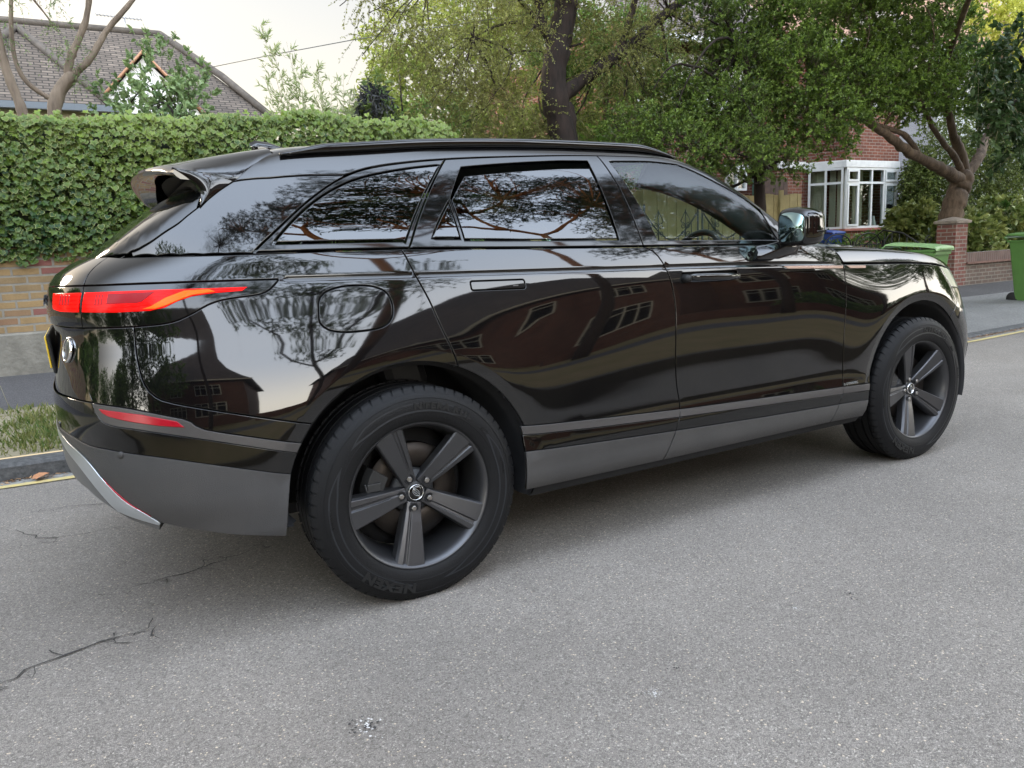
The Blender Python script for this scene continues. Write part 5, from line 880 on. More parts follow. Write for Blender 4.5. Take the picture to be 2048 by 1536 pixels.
def smoothc(pts, h=.02, it=0):
    """Catmull-Rom through open polyline"""
    p = np.array(pts, float)
    if len(p) < 3: return dens(p, h, False)
    q = np.vstack([2*p[0]-p[1], p, 2*p[-1]-p[-2]]); o = []
    for i in range(len(p)-1):
        a, b, c, d = q[i:i+4]; k = max(1, int(np.linalg.norm(c-b)/h))
        for t in np.arange(k)/k: o.append(.5*((2*b)+(-a+c)*t+(2*a-5*b+4*c-d)*t*t+(-a+3*b-3*c+d)*t**3))
    o.append(p[-1]); return np.array(o)
def smoothc3(pts, n):
    p = np.array(pts, float); return ncs(np.linspace(0, 1, len(p)), p, np.linspace(0, 1, n))
def area2(p): return .5*np.sum(p[:, 0]*np.roll(p[:, 1], -1)-np.roll(p[:, 0], -1)*p[:, 1])
def offs(p, d):   # inward for CCW
    a = np.roll(p, 1, 0); b = np.roll(p, -1, 0); e1 = unit(p-a); e2 = unit(b-p)
    n1 = np.stack([-e1[:, 1], e1[:, 0]], 1); n2 = np.stack([-e2[:, 1], e2[:, 0]], 1); m = n1+n2
    m = m/np.maximum((m*m).sum(1, keepdims=True)/2, .35); return p+m*d
def inpoly(pts, poly):
    x, y = pts[:, 0], pts[:, 1]; r = np.zeros(len(pts), bool); a = poly; b = np.roll(poly, -1, 0)
    for (x0, y0), (x1, y1) in zip(a, b):
        c = ((y0 > y) != (y1 > y)); 
        if y1 != y0: r ^= c & (x < (x1-x0)*(y-y0)/(y1-y0)+x0)
    return r
def distpoly(pts, poly):
    d = np.full(len(pts), 9.)
    for a, b in zip(poly, np.roll(poly, -1, 0)):
        ab = b-a; t = np.clip(((pts-a)@ab)/max(ab@ab, 1e-12), 0, 1); d = np.minimum(d, np.linalg.norm(pts-(a+t[:, None]*ab), axis=1))
    return d
def dedup(p, eps=1e-4):
    o = [p[0]]
    for q in p[1:]:
        if np.linalg.norm(q-o[-1]) > eps: o.append(q)
    if np.linalg.norm(o[-1]-o[0]) < eps: o.pop()
    return np.array(o)
def panel(name, F, poly, mat, parent, h=.03, gap=.002, bev=.0018, depth=.014, off=0., holes=(), extra=None, sides=(1, -1), sub=None, eh=None, **k):
    poly = dedup(np.array(poly, float)); 
    if area2(poly) < 0: poly = poly[::-1]
    poly = dedup(dens(poly, eh or h)); hs = []
    for hp in holes:
        hp = dedup(np.array(hp, float)); hp = hp if area2(hp) < 0 else hp[::-1]; hs.append(dedup(dens(hp, eh or h)))
    rings = [poly]+hs; O = [offs(r, gap) for r in rings]; O1 = [offs(r, gap+bev) for r in rings]
    lo, hi = poly.min(0), poly.max(0); gx, gy = np.meshgrid(np.arange(lo[0]+h/3, hi[0], h), np.arange(lo[1]+h/3, hi[1], h), indexing='ij')
    g = np.stack([gx.ravel(), gy.ravel()], 1)
    if extra is not None:
        extra = extra[inpoly(extra, poly)]
        if len(extra): g = np.vstack([extra, g[[np.hypot(extra[:, 0]-p[0], extra[:, 1]-p[1]).min() > .02 for p in g]]])
    g = g[inpoly(g, O1[0])]; g = g[distpoly(g, O1[0]) > (.35 if eh is None else .3)*(eh or h)]
    for r in O1[1:]: 
        if len(g): g = g[~inpoly(g, r)]; g = g[distpoly(g, r) > .35*(eh or h)]
    vs = [tuple(p) for r in O1 for p in r]; es = []; c = 0
    for r in O1: es += [(c+i, c+(i+1) % len(r)) for i in range(len(r))]; c += len(r)
    vs += [tuple(p) for p in g]
    V, E_, Fc, _1, _2, _3 = geometry.delaunay_2d_cdt([Vector(p) for p in vs], es, [], 0, 1e-6)
    V = np.array([(p.x, p.y) for p in V]); Fc = np.array([f for f in Fc if len(f) == 3]); cen = V[Fc].mean(1)
    keep = inpoly(cen, O1[0])
    for r in O1[1:]: keep &= ~inpoly(cen, r)
    Fc = Fc[keep]; a = V[Fc]; ar = (a[:, 1, 0]-a[:, 0, 0])*(a[:, 2, 1]-a[:, 0, 1])-(a[:, 2, 0]-a[:, 0, 0])*(a[:, 1, 1]-a[:, 0, 1])
    Fc[ar < 0] = Fc[ar < 0][:, ::-1]; Fc = Fc[np.abs(ar) > 1e-12]
    p3 = F(V[:, 0], V[:, 1]); n3 = nrm(F, V[:, 0], V[:, 1]); p3 = p3+n3*off
    vv = [p3]; nn = [n3]; ff = [Fc]; base = len(p3)
    for r0, r1 in zip(O, O1):
        m = len(r0); A = F(r1[:, 0], r1[:, 1]); An = nrm(F, r1[:, 0], r1[:, 1]); A = A+An*off
        B = F(r0[:, 0], r0[:, 1]); Bn = nrm(F, r0[:, 0], r0[:, 1]); B = B+Bn*off-Bn*bev*.8; tg = unit(B-A); Cc = B-Bn*depth
        vv += [A, B, B, Cc]; nn += [An, unit(Bn+tg*1.2), tg, tg]; i = np.arange(m); j = (i+1) % m
        for u0, u1 in ((0, m), (2*m, 3*m)):
            ff.append(np.stack([base+u0+i, base+u1+i, base+u1+j], 1)); ff.append(np.stack([base+u0+i, base+u1+j, base+u0+j], 1))
        base += 4*m
    vv = np.vstack(vv); nn = np.vstack(nn); ff = np.vstack(ff); res = []
    for sd in sides:
        v2 = vv*[1, sd, 1]; n2 = nn*[1, sd, 1]; f2 = ff if (sd == 1) != (F in (U, UH)) else ff[:, ::-1]
        pr = parent[0 if sd == 1 else 1] if isinstance(parent, (list, tuple)) else parent
        res.append(fastmesh(name, v2, f2, mat, pr, smooth=True, normals=n2, **k))
    return res
def ptsAt(line, x): return (x, float(np.interp(x, [p[0] for p in line], [p[1] for p in line])))

car = empty("parked_car", (0, 0, 0), label="shiny black estate car with grey wheels and lit red tail lamp parked at the kerb", cat="car")
# ---- traced outlines, (distance along the flank, height)
belt = [(-1.15, 1.243), (-1.0332, 1.2369), (-.6756, 1.2321), (-.4649, 1.2279), (-.2295, 1.2276), (.034, 1.226), (.1943, 1.2193), (.5258, 1.2083), (1.05, 1.1931), (1.3596, 1.1862), (1.8135, 1.1741), (2.1198, 1.159), (2.2106, 1.1321)]
crs = lambda x0, x1: [(x, float(cz_line(x))) for x in np.linspace(x0, x1, max(2, int(abs(x1-x0)/.05)))]
def beltseg(x0, x1):
    lo, hi = min(x0, x1), max(x0, x1); pts = [ptsAt(belt, lo)]+[p for p in belt if lo < p[0] < hi]+[ptsAt(belt, hi)]; return pts if x0 < x1 else pts[::-1]
def arc(cx, cz, Rr, a0, a1, n=40): return [(cx+Rr*math.cos(math.radians(a)), cz+Rr*math.sin(math.radians(a))) for a in np.linspace(a0, a1, n)]
RA = (0., .385, .458); FA = (2.874, .380, .468)
def az(A, z, side): # arch x at height z on side (-1 rear, 1 front)
    return A[0]+side*math.sqrt(max(A[2]**2-(z-A[1])**2, 0))
def ang(A, x, z): return math.degrees(math.atan2(z-A[1], x-A[0]))
def arcz(A, z0, s0, z1, s1): # arc points from (z0,side0) to (z1,side1), over the top if the sides differ
    return arc(*A, ang(A, az(A, z0, s0), z0), ang(A, az(A, z1, s1), z1))
tg_up = [(-1.1326, 1.2098), (-1.1128, 1.1564)]
tg_mid = [(-1.1128, 1.1564), (-1.0990, 1.0828), (-1.1037, 1.027)]
tg_low = [(-1.1037, 1.027), (-1.0994, .9241), (-1.0724, .8633), (-1.0323, .8033)]
band = smoothc([(-.3976, 1.1437), (-.4273, 1.1164), (-.4650, 1.1020), (-.5229, 1.0975), (-.5800, 1.0920), (-.6258, 1.0805), (-.6691, 1.0610), (-.7239, 1.0400), (-.7783, 1.0309), (-.8765, 1.0275)]).tolist()
bandr = band+[(-1.1037, 1.027)]
qcut = smoothc([(-.8765, 1.0275), (-.8713, .9763), (-.8578, .9166), (-.8377, .8568), (-.8050, .8185), (-.7555, .7969), (-.6117, .7560), (az(RA, .682, -1), .682)]).tolist()
door_r = smoothc([(.0391, 1.2259), (.0503, 1.2002), (.0713, 1.1343), (.105, 1.0432), (.1321, .9493), (.1563, .88), (.178, az(( .385,0,.458), .178, 1) if 0 else .385+math.sqrt(.458**2-.178**2))]).tolist()
gst_t = smoothc([(-1.0276, .8036), (-.8847, .7867), (-.7308, .7461), (-.708, .7347), (-.6755, .7093), (-.5444, .6695), (az(RA, .625, -1), .6248)]).tolist()
gst_b = smoothc([(-1.0276, .8036), (-1.014, .774), (-.9885, .7498), (-.9426, .7356), (-.8509, .7211), (-.6787, .6788), (az(RA, .595, -1), .5965)]).tolist()
cl_t = smoothc([(SMIN, .69), (-1.3421, .6899), (-1.1639, .6865), (-1.0559, .6705), (-.9503, .6607), (-.7994, .6345), (-.626, .588), (az(RA, .532, -1), .5303)]).tolist()
sil_i = smoothc([(SMIN, .672), (-1.3553, .670), (-1.2665, .6660), (-1.1285, .6456), (-1.0522, .613), (-.9933, .5618), (-.9373, .5074), (-.8718, .4608), (-.835, .428)]).tolist()
sil_o = [(x-(.035 if x > -1.5 else 0)*min(1, max(0, (x+1.5)/.3)), z-.030-.012*max(0, min(1, (x+1.4)/.4))) for x, z in sil_i[:-6]]+[(-.842, .420)]
st_t = [(-.2, .59), (.4062, .5612), (.7609, .5403), (1.1724, .5182), (1.6407, .5006), (2.1962, .4818), (2.3849, .4729), (2.6, .465)]
st_b = [(-.2, .555), (.4146, .5278), (.7567, .5075), (1.1633, .4874), (1.6363, .4676), (2.2024, .4466), (2.3756, .4400), (2.6, .43)]
si_t = [(-.2, .50), (.4164, .4666), (.7508, .4501), (1.142, .4332), (1.6387, .4142), (2.1818, .3986), (2.3604, .3932), (2.6, .38)]
si_b = [(-.2, .31), (.4117, .318), (1.0788, .3151), (1.5887, .3155), (2.1286, .3160), (2.3542, .3100), (2.6, .30)]
bg = smoothc([(1.0491, 1.1931), (1.0943, 1.1743), (1.1251, 1.1316), (1.1487, 1.0683), (1.1591, 1.0053), (1.1640, .9354), (1.1601, .8245), (1.1560, .7181), (1.1601, .6244), (1.1710, .5604), (1.1724, .5182)]).tolist()
fg = smoothc([(2.2106, 1.1321), (2.2340, 1.10), (2.2460, 1.0686), (2.2444, .9911), (2.2356, .886), (2.2219, .765), (2.2120, .6004), (2.2080, .5091), (2.2020, .4818)]).tolist()
def seg(line, x0, x1):
    lo, hi = min(x0, x1), max(x0, x1); pts = [ptsAt(line, lo)]+[p for p in line if lo < p[0] < hi]+[ptsAt(line, hi)]; return pts if x0 < x1 else pts[::-1]
def mir(pts): return [(2*SMIN-x, z) for x, z in pts][::-1]
def mirF(pts): return [(2*SMAX-x, z) for x, z in pts][::-1]
# fine points along the waist crease and round the arch flares
def exrows(x0, x1, dz=(-.016, -.010, -.006, -.003, 0, .003, .006, .010, .016)): return np.array([(x, float(cz_line(x))+d) for x in np.arange(x0, x1, .014) for d in dz])
def exarc(A, a0=0, a1=180, ds=(.012, .030, .0395, .0425, .046, .056)): return np.array([(A[0]+(A[2]+d)*math.cos(math.radians(a)), A[1]+(A[2]+d)*math.sin(math.radians(a))) for a in np.arange(a0, a1, 2.2) for d in ds])
side_h = .028
flap_o = [(-.284, 1.030), (-.285, 1.000), (-.262, .976), (-.215, .9635), (-.150, .9615), (-.090, .966), (-.052, .982), (-.033, 1.010), (-.030, 1.045), (-.043, 1.082), (-.082, 1.104), (-.140, 1.112), (-.205, 1.109), (-.256, 1.093), (-.278, 1.066)]
flap_o = smoothc(flap_o+[flap_o[0]], .012)[:-1]
quarter = tg_up[::-1]+beltseg(-1.15, .0391)+door_r+arcz(RA, door_r[-1][1], 1, .682, -1)[1:-1]+qcut[::-1]+band[::-1]+crs(-.40, -1.11)
qp = panel("rear_quarter", Lf, quarter, PAINT, car, side_h, holes=[flap_o], extra=np.vstack([exrows(-.37, .08), exarc(RA)]), eh=.02)
for s_, sd in zip(qp, (1, -1)): panel("fuel_flap", Lf, flap_o[::-1] , PAINT, s_, .02, gap=.0028, sides=(sd,), eh=.01)
lampband = bandr+tg_mid[::-1]+crs(-1.11, -.40)
panel("lamp_surround", Lf, lampband, GBLK, car, .03, off=-.001, extra=None, eh=.02)
tgs = tg_up[0:1]
panel("tailgate_lip", Lf, beltseg(-1.15, -1.0)[:1]+tg_up+crs(-1.1128, SMIN)[1:]+mir(beltseg(-1.15, -1.0)[:1]+tg_up), PAINT, car, .03, sides=(1,), eh=.02)
panel("tailgate_band", Lf, tg_mid+mir(tg_mid), GBLK, car, .03, sides=(1,), off=-.001, eh=.02)
tailgate = panel("tailgate", Lf, tg_low+[(-1.1967, .8094), (-1.3976, .8037), (SMIN, .802)]+mir(tg_low+[(-1.1967, .8094), (-1.3976, .8037)]), PAINT, car, .03, sides=(1,), off=-.006, eh=.02)[0]
# lamps: outer wing on the body and inner piece on the tailgate
lampw = [(-1.0925, 1.1345), (-.9645, 1.1345), (-.7753, 1.1325), (-.6369, 1.1295), (-.4997, 1.1265), (-.517, 1.1165), (-.5999, 1.1150), (-.6785, 1.1085), (-.7267, 1.0960), (-.7682, 1.080), (-.817, 1.0725), (-.9534, 1.0725), (-1.0925, 1.0755)]
lampi = [(-1.112, 1.0755), (-1.2282, 1.0770), (-1.300, 1.0840), (-1.312, 1.134), (-1.112, 1.1345)]
ll = panel("tail_lamp", Lf, lampw, LAMPR, car, .02, gap=0, off=.003, depth=.02, eh=.01)
li = panel("tail_lamp", Lf, lampi, LAMPR, car, .02, gap=0, off=.003, depth=.02, eh=.01)
amb = [(-.845, 1.078), (-.800, 1.0765), (-.760, 1.086), (-.720, 1.099), (-.675, 1.1115), (-.60, 1.1175), (-.62, 1.1265), (-.70, 1.126), (-.765, 1.108), (-.815, 1.085)]
for s_, sd in zip(ll, (1, -1)):
    panel("light_bar", Lf, amb, LAMPO, s_, .01, gap=0, off=.0045, depth=.001, sides=(sd,), eh=.008)
    panel("lamp_recess", Lf, [(-.985, 1.128), (-.80, 1.1275), (-.845, 1.100), (-.865, 1.096), (-.985, 1.0975)], LAMPD, s_, .01, gap=0, off=.0042, depth=.001, sides=(sd,), eh=.01)
    for q0 in (-1.035, -1.022, -1.009): panel("lamp_slot", Lf, [(q0, 1.127), (q0+.006, 1.127), (q0+.006, 1.094), (q0, 1.094)], LAMPD, s_, .01, gap=0, off=.0042, depth=.001, sides=(sd,), eh=.01)
for s_, sd in zip(li, (1, -1)):
    for q0 in (-1.235, -1.215, -1.195, -1.175): panel("lamp_slot", Lf, [(q0, 1.128), (q0+.009, 1.128), (q0+.009, 1.097), (q0, 1.097)], LAMPD, s_, .01, gap=0, off=.0042, depth=.001, sides=(sd,), eh=.01)
# ---- rear bumper
bump = panel("rear_bumper", Lf, qcut+arcz(RA, .682, -1, .6248, -1)[1:-1]+gst_t[::-1]+tg_low[::-1][1:]+[(-.8765, 1.0275)], PAINT, car, side_h, extra=exarc(RA, 120, 160), eh=.02)
bb = empty("bumper_lower", (0, 0, 0)); bb.parent = car
panel("bumper_strip", Lf, gst_t+gst_b[::-1], SATIN, bb, .03, gap=.0008, off=.002, eh=.02)
rf = [(-.9956, .7867), (-.92, .779), (-.8473, .7680), (-.7485, .7416), (-.7278, .7210), (-.8019, .7324), (-.9, .752), (-.960, .765), (-.983, .7752)]
panel("rear_reflector", Lf, rf, REFL, bb, .012, gap=0, off=.0045, depth=.004, eh=.01)
blk = [(SMIN, .80), (-1.3976, .8037), (-1.1967, .8094), (-1.0276, .8036)]+gst_b[1:]+cl_t[::-1]
blk = blk+mir(blk)[0:0]
full = [(-1.3976, .8037), (-1.1967, .8094), (-1.0276, .8036)]+gst_b[1:]+cl_t[::-1][:-1]
panel("bumper_band", Lf, full+mir(full), GBLK, bb, .03, gap=.0006, off=0, sides=(1,), extra=None, eh=.02)
clad = cl_t[1:]+[(-.4488, .4525), (-.4677, .335), (-.62, .365), (-.75, .40)]+sil_i[::-1][:-1]
panel("bumper_cladding", Lf, clad+mir(clad), CLAD, bb, .03, gap=.0006, off=.0025, sides=(1,), eh=.02)
sl = sil_i+sil_o[::-1]
sl2 = sil_i[1:]+sil_o[::-1][:-1]
panel("silver_skid_line", Lf, sl2+mir(sl2), SILV, bb, .02, gap=0, off=.006, sides=(1,), depth=.02, eh=.012)
dif = sil_o[1:]+[(-.85, .400), (-.93, .43), (-1.02, .48), (-1.12, .52), (-1.3, .54), (-1.5, .55)]
panel("skid_plate", Lf, dif+mir(dif), pbr("skid_grey", (.11, .11, .11), .5), bb, .03, gap=0, off=0, sides=(1,), depth=.03, eh=.02)
thin = [(-1.045, .592), (-.987, .543), (-.930, .490), (-.880, .455), (-.868, .447), (-.86, .452), (-.922, .499), (-.980, .552), (-1.035, .598)]
panel("rear_reflector", Lf, thin, REFL, bb, .01, gap=0, off=.005, depth=.003, eh=.01)
def disc_on(F, u, v, r, mat, name, parent, t=.004, ring=None, sides=(1, -1), n=28):
    p0 = F(np.array([u]), np.array([v]))[0]; n0 = nrm(F, np.array([u]), np.array([v]))[0]
    for sd in sides:
        p = Vector(p0*[1, sd, 1]); n_ = Vector(n0*[1, sd, 1]); q = n_.to_track_quat('Y', 'Z'); mb = MB()
        prof = [(0, t), (r*.9, t), (r, t*.4), (r, -.004)] if ring is None else [(r*ring, t*.4), (r*ring, t), (r*.96, t), (r, t*.3), (r, -.004)]
        mb.lathe(prof, (0, 0, 0), 'y', n); mb.v = [tuple(q @ Vector(a)+p) for a in mb.v]; mb.build(name, mat, parent)
disc_on(Lf, -.9267, .6482, .011, CLAD, "parking_sensor", bb, .005); disc_on(Lf, -1.35, .70, .011, GBLK, "parking_sensor", bb, .003)
disc_on(Lf, -1.225, .955, .041, CHROME, "tailgate_button", tailgate, .0035, ring=.80, sides=(1,)); disc_on(Lf, -1.225, .955, .032, pbr("button_face", (.14, .15, .15), .25, metal=.6, noise=.5, nscale=60), "tailgate_button", tailgate, .002, sides=(1,))
# ---- doors
doorR = [empty("rear_door"), empty("rear_door")]; doorF = [empty("front_door"), empty("front_door")]
for d in doorR+doorF: d.parent = car
rd_up = door_r+arcz(RA, door_r[-1][1], 1, .5612, 1)[1:]+seg(st_t, az(RA, .561, 1)+.002, 1.1724)+bg[::-1][1:]+beltseg(1.0491, .0391)[1:-1]
def rr(x0, z0, x1, z1, sk, r, n=4):  # skewed rounded rectangle
    o = []
    for cx, cz, a0 in ((x1-r, z1-r, 0), (x0+r, z1-r, 90), (x0+r, z0+r, 180), (x1-r, z0+r, 270)):
        for k_ in range(n+1):
            a = math.radians(a0+90*k_/n); X = cx+r*math.cos(a); o.append((X, cz+r*math.sin(a)+sk*(X-x0)))
    return o
hr = rr(.268, 1.069, .482, 1.1015, -.025, .008); hf = rr(1.215, 1.046, 1.53, 1.079, -.015, .008)
a_ = panel("door_skin", Lf, rd_up, PAINT, doorR, side_h, holes=[hr], extra=np.vstack([exrows(.08, 1.13), exarc(RA, 15, 75)]), eh=.02)
panel("door_handle", Lf, hr, PAINT, doorR, .012, gap=.0022, off=.0005, eh=.008)
panel("handle_button", Lf, rr(.432, 1.0735, .455, 1.079, -.02, .002), SATIN, doorR, .01, gap=0, off=.0012, depth=.001, eh=.006)
fd_up = bg+seg(st_t, 1.1724, 2.202)[1:-1]+fg[::-1]+beltseg(2.2106, 1.0491)[1:-1]
panel("door_skin", Lf, fd_up, PAINT, doorF, side_h, holes=[hf], extra=exrows(1.16, 2.2), eh=.02)
panel("handle_recess", Lf, hf, DARKIN, doorF, .02, gap=0, off=-.022, eh=.01)
for i_, (x0, x1) in enumerate(((az(RA, .54, 1)+.004, 1.1690), (1.1690, 2.205))):
    dd = (doorR, doorF)[i_]; xb = (1.1633, 2.2024)[i_]; xl = (.411, 1.1633)[i_]
    for nm, t_, b_, m_, of in (("door_strip", st_t, st_b, SATIN, .0025), ("door_lower_band", st_b, si_t, GBLK, .0), ("sill_cladding", si_t, si_b, CLAD, .0025)):
        if nm == "sill_cladding": xr = ((1.142, 1.0788), (2.1818, 2.1286))[i_]; xq = ((.4164, .4117), (1.142, 1.0788))[i_]
        elif nm == "door_lower_band": xr = ((1.1633, 1.142), (2.2024, 2.1818))[i_]; xq = ((.4146, .4164), (1.1633, 1.142))[i_]
        else: xr = ((1.1724, 1.1633), (2.202, 2.2024))[i_]; xq = ((.4100, .4146), (1.1724, 1.1633))[i_]
        panel(nm, Lf, seg(t_, xq[0], xr[0])+seg(b_, xr[1], xq[1]), m_, dd, .03, gap=.0009 if nm != "sill_cladding" else .0015, off=of, depth=.012, eh=.03)
# front handle, popped out: a bar on two arms, with the dark lock end
for sd in (1, -1):
    mb = MB(); ys = [Lf(np.array([x]), np.array([1.06]))[0][1] for x in (1.235, 1.30, 1.45, 1.525)]
    rings = []
    for x, y, hz, dy in ((1.245, ys[0]-.012, .011, .010), (1.26, ys[0]-.028, .014, .010), (1.32, ys[1]-.034, .0145, .010), (1.45, ys[2]-.032, .014, .009), (1.515, ys[3]-.022, .012, .008), (1.532, ys[3]-.010, .009, .006)):
        zc = 1.064-.012*(x-1.22)/.3; rings.append([(x, sd*(y+dy*math.cos(a)), zc+hz*math.sin(a)) for a in np.linspace(0, 2*math.pi, 14, endpoint=False)])
    mb.loft(rings); hd = mb.build("door_handle", PAINT, doorF[0 if sd == 1 else 1])
    mb = MB(); mb.lathe([(0, -.016), (.014, -.014), (.017, 0), (.017, .03)], (1.232, ys[0]*1-.012, 1.057), 'y', 20)
    mb.v = [(a, sd*b, c) for a, b, c in mb.v]; mb.build("lock_cap", RUB, hd)
# trim blade across the door and wing
bl = [(1.800, 1.0850), (2.0124, 1.0755), (2.2383, 1.0645), (2.5771, 1.0505), (2.5084, 1.0192), (2.4637, 1.0110), (2.2484, 1.0205), (1.897, 1.0466), (1.827, 1.0659)]
for nm, x0, x1, pr in (("trim_blade", 1.80, 2.243, doorF), ("trim_blade", 2.249, 2.577, car)):
    up = [(x, float(cz_line(x))-.0055) for x in np.linspace(x0+.0, x1, 12)]
    lo_ = [(x, float(np.interp(x, [1.80, 1.827, 1.897, 2.2484, 2.4637, 2.5084, 2.577], [1.082, 1.0659, 1.0466, 1.0205, 1.0110, 1.0192, 1.0475]))) for x in np.linspace(x1, x0, 16)]
    panel(nm, Lf, up+lo_, GBLK, pr, .02, gap=0, off=.0015, depth=.004, eh=.012)
    x2 = min(x1, 2.428); up = [(x, float(cz_line(x))-.0075) for x in np.linspace(x0+.02, x2, 12)]; lo_ = [(x, float(cz_line(x))-.0215) for x in np.linspace(x2-.006, x0+.045, 12)]
    panel("blade_insert", Lf, up+lo_, COPPER, pr, .02, gap=0, off=.0035, depth=.003, eh=.012)
# ---- front wing, bumper, nose
wing = crs(2.246, 3.105)+[(3.135, .99), (3.165, .945), (3.20, .90), (3.26, .82), (az(FA, .74, 1), .74)]+arcz(FA, .74, 1, .4729, -1)[1:]+seg(st_t, 2.40, 2.202)[1:]+fg[::-1][1:]
wing = [p for p in wing if not (p[1] > 1.0715)]
panel("front_wing", Lf, wing, PAINT, car, side_h, extra=exarc(FA), eh=.02)
for nm, t_, b_, m_, of in (("wing_strip", st_t, st_b, SATIN, .0025), ("wing_lower_band", st_b, si_t, GBLK, 0), ("wing_cladding", si_t, si_b, CLAD, .0025)):
    xa = {"wing_strip": (2.202, 2.2024), "wing_lower_band": (2.2024, 2.1818), "wing_cladding": (2.1818, 2.1286)}[nm]
    xb_ = {"wing_strip": (2.414, 2.408), "wing_lower_band": (2.408, 2.403), "wing_cladding": (2.403, 2.38)}[nm]
    panel(nm, Lf, seg(t_, xa[0], xb_[0])+seg(b_, xb_[1], xa[1]), m_, car, .03, gap=.001, off=of, eh=.03)
HL = [(3.105, 1.0178), (3.135, .99), (3.165, .945), (3.20, .90), (3.75, .86), (3.80, .90), (3.75, .93), (3.55, .965)]
sc_ = SMAX-3.7
HLs = [(3.108, 1.0165), (3.20, 1.005), (3.33, .985), (3.5, .955), (3.68, .925), (3.72, .90), (3.66, .868), (3.4, .885), (3.205, .902), (3.165, .945), (3.135, .99)]
headl = panel("headlamp", Lf, HLs, pbr("headlamp_lens", (.65, .62, .5), .08, ior=1.5, metal=.3), car, .02, gap=.001, off=.001, eh=.015)
nose_t = [(3.205, .902), (3.26, .82), (az(FA, .74, 1), .74)]+arcz(FA, .74, 1, .42, 1)[1:]
nose = nose_t+[(3.40, .34), (3.7, .28), (SMAX, .27)]
nb = nose+mirF(nose[:-1])+[(2*SMAX-3.4, .885), (2*SMAX-3.66, .868)]+[(3.66, .868), (3.4, .885)]
panel("front_bumper", Lf, nb, PAINT, car, .035, sides=(1,), extra=exarc(FA, 0, 60), eh=.025)
gr = [(3.66, .868), (3.72, .90), (3.68, .925), (3.62, .935), (SMAX, .935)]
panel("grille", Lf, gr[:-1]+mirF(gr[:-1]), GBLK, car, .03, sides=(1,), off=-.008, eh=.02)
it = [(3.46, .56), (3.60, .585), (3.75, .59), (SMAX, .59), (SMAX, .40), (3.75, .40), (3.60, .42), (3.47, .46)]
panel("lower_intake", Lf, it[:3]+mirF(it[:3])+mirF(it[5:]) + it[5:], RUB, car, .03, sides=(1,), gap=0, off=.003, depth=.004, eh=.02)
# ---- bonnet
bon = [(2.50, 0), (2.47, .3), (2.40, .55), (2.30, .75), (2.215, .862)]
sidee = [(x, float(ye(x))-.0015) for x in list(np.linspace(2.255, 3.3, 24))+[3.38, 3.45, 3.51, 3.56, 3.60, 3.635, 3.66]]
hood = bon+[(2.232, .878)]+sidee+[(3.69, .2), (3.695, 0)]
hood = hood+[(x, -a) for x, a in hood[::-1]][1:-1]
panel("bonnet", UH, hood, PAINT, car, .04, sides=(1,), eh=.025, extra=np.array([(x, s__*(float(ye(x))-d)) for x in np.arange(2.26, 3.5, .03) for d in (.006, .014, .024, .036, .05) for s__ in (1, -1)]), depth=.01)
# ---- greenhouse
frame = smoothc([(-.4475, .7475), (-.3493, .7249), (-.2256, .6875), (-.1297, .6610), (-.0399, .6450), (.0529, .6395), (.1797, .6400), (.3066, .6433), (.6376, .6526), (.9965, .6570), (1.2223, .6573), (1.36, .6560), (1.42, .664), (1.50, .690), (1.6047, .718), (1.72, .752), (1.807, .7785), (1.8874, .8085), (1.97, .845), (2.03, .872)], .03).tolist()
def fr(x0, x1): return seg([tuple(p) for p in frame], x0, x1)
def ybs(x0, x1, d=.0): return [(x, float(yb(x))-d) for x in np.linspace(x0, x1, max(3, int(abs(x1-x0)/.05)))]
rdU = [(.3066, .6433), (.20, .712), (.0838, .7878)]; rdU_b = (.078, float(yb(.078)))
bgU = [(.9965, .6570), (1.035, .745), (1.066, float(yb(1.066)))]
qa = empty("quarter_window"); qa.parent = car
qgl = smoothc([(-.3880, .7480), (-.2658, .7086), (-.1823, .6850), (-.0894, .6665), (.0003, .6580), (.1364, .6550), (.276, .6570)], .03).tolist()+[(.0700, .7800)]
qgl_l = qgl+[(x, float(yb(x))-.012) for x in np.linspace(.06, -.38, 8)]
qframe = fr(-.4475, .3066)+rdU[1:]+ybs(.078, -.44)
panel("window_frame", U, qframe, GBLK, qa, .03, gap=.002, off=0, holes=[qgl_l], eh=.015)
panel("glass", U, qgl_l, GLASSR, qa, .03, gap=.001, off=-.0015, depth=.003, eh=.015)
rw = [(.3591, .6700), (.2787, .7319), (.2911, float(yb(.2911))-.013)]+[(x, float(yb(x))-.013) for x in np.linspace(.35, .95, 8)]+[(.9535, float(yb(.9535))-.013), (.9346, .6783), (.80, .6745), (.55, .6720)]
rframe = fr(.3066, .9965)+bgU[1:]+ybs(1.066, .078)+rdU[::-1][1:-1]
tri = [(.2663, .7370), (.170, float(yb(.17))-.015), (.2760, float(yb(.276))-.015)]
for i_, sd in enumerate((1, -1)):
    panel("window_frame", U, rframe, GBLK, doorR[i_], .03, gap=.002, holes=[rw, tri], sides=(sd,), eh=.015)
    panel("glass", U, [(x+.004*(x < .5)-.002*(x > .5), a+(.018 if a < .69 else 0)) for x, a in rw], GLASSR, doorR[i_], .03, gap=.001, off=-.006, depth=.003, sides=(sd,), eh=.02)
    panel("quarter_light", U, tri, GLASSR, doorR[i_], .02, gap=.001, off=-.002, depth=.003, sides=(sd,), eh=.015)
fw = [(1.0460, .6806), (1.095, .77), (1.1480, float(yb(1.148))-.012)]+[(x, float(yb(x))-.012) for x in np.linspace(1.2, 1.80, 9)]+[(1.835, float(yb(1.835))-.012), (1.7977, .7960), (1.70, .765), (1.5966, .7360), (1.4698, .6980), (1.411, .6840), (1.2625, .6790)]
fframe = fr(.9965, 2.03)+ybs(2.03, 1.066)+bgU[::-1][1:-1]
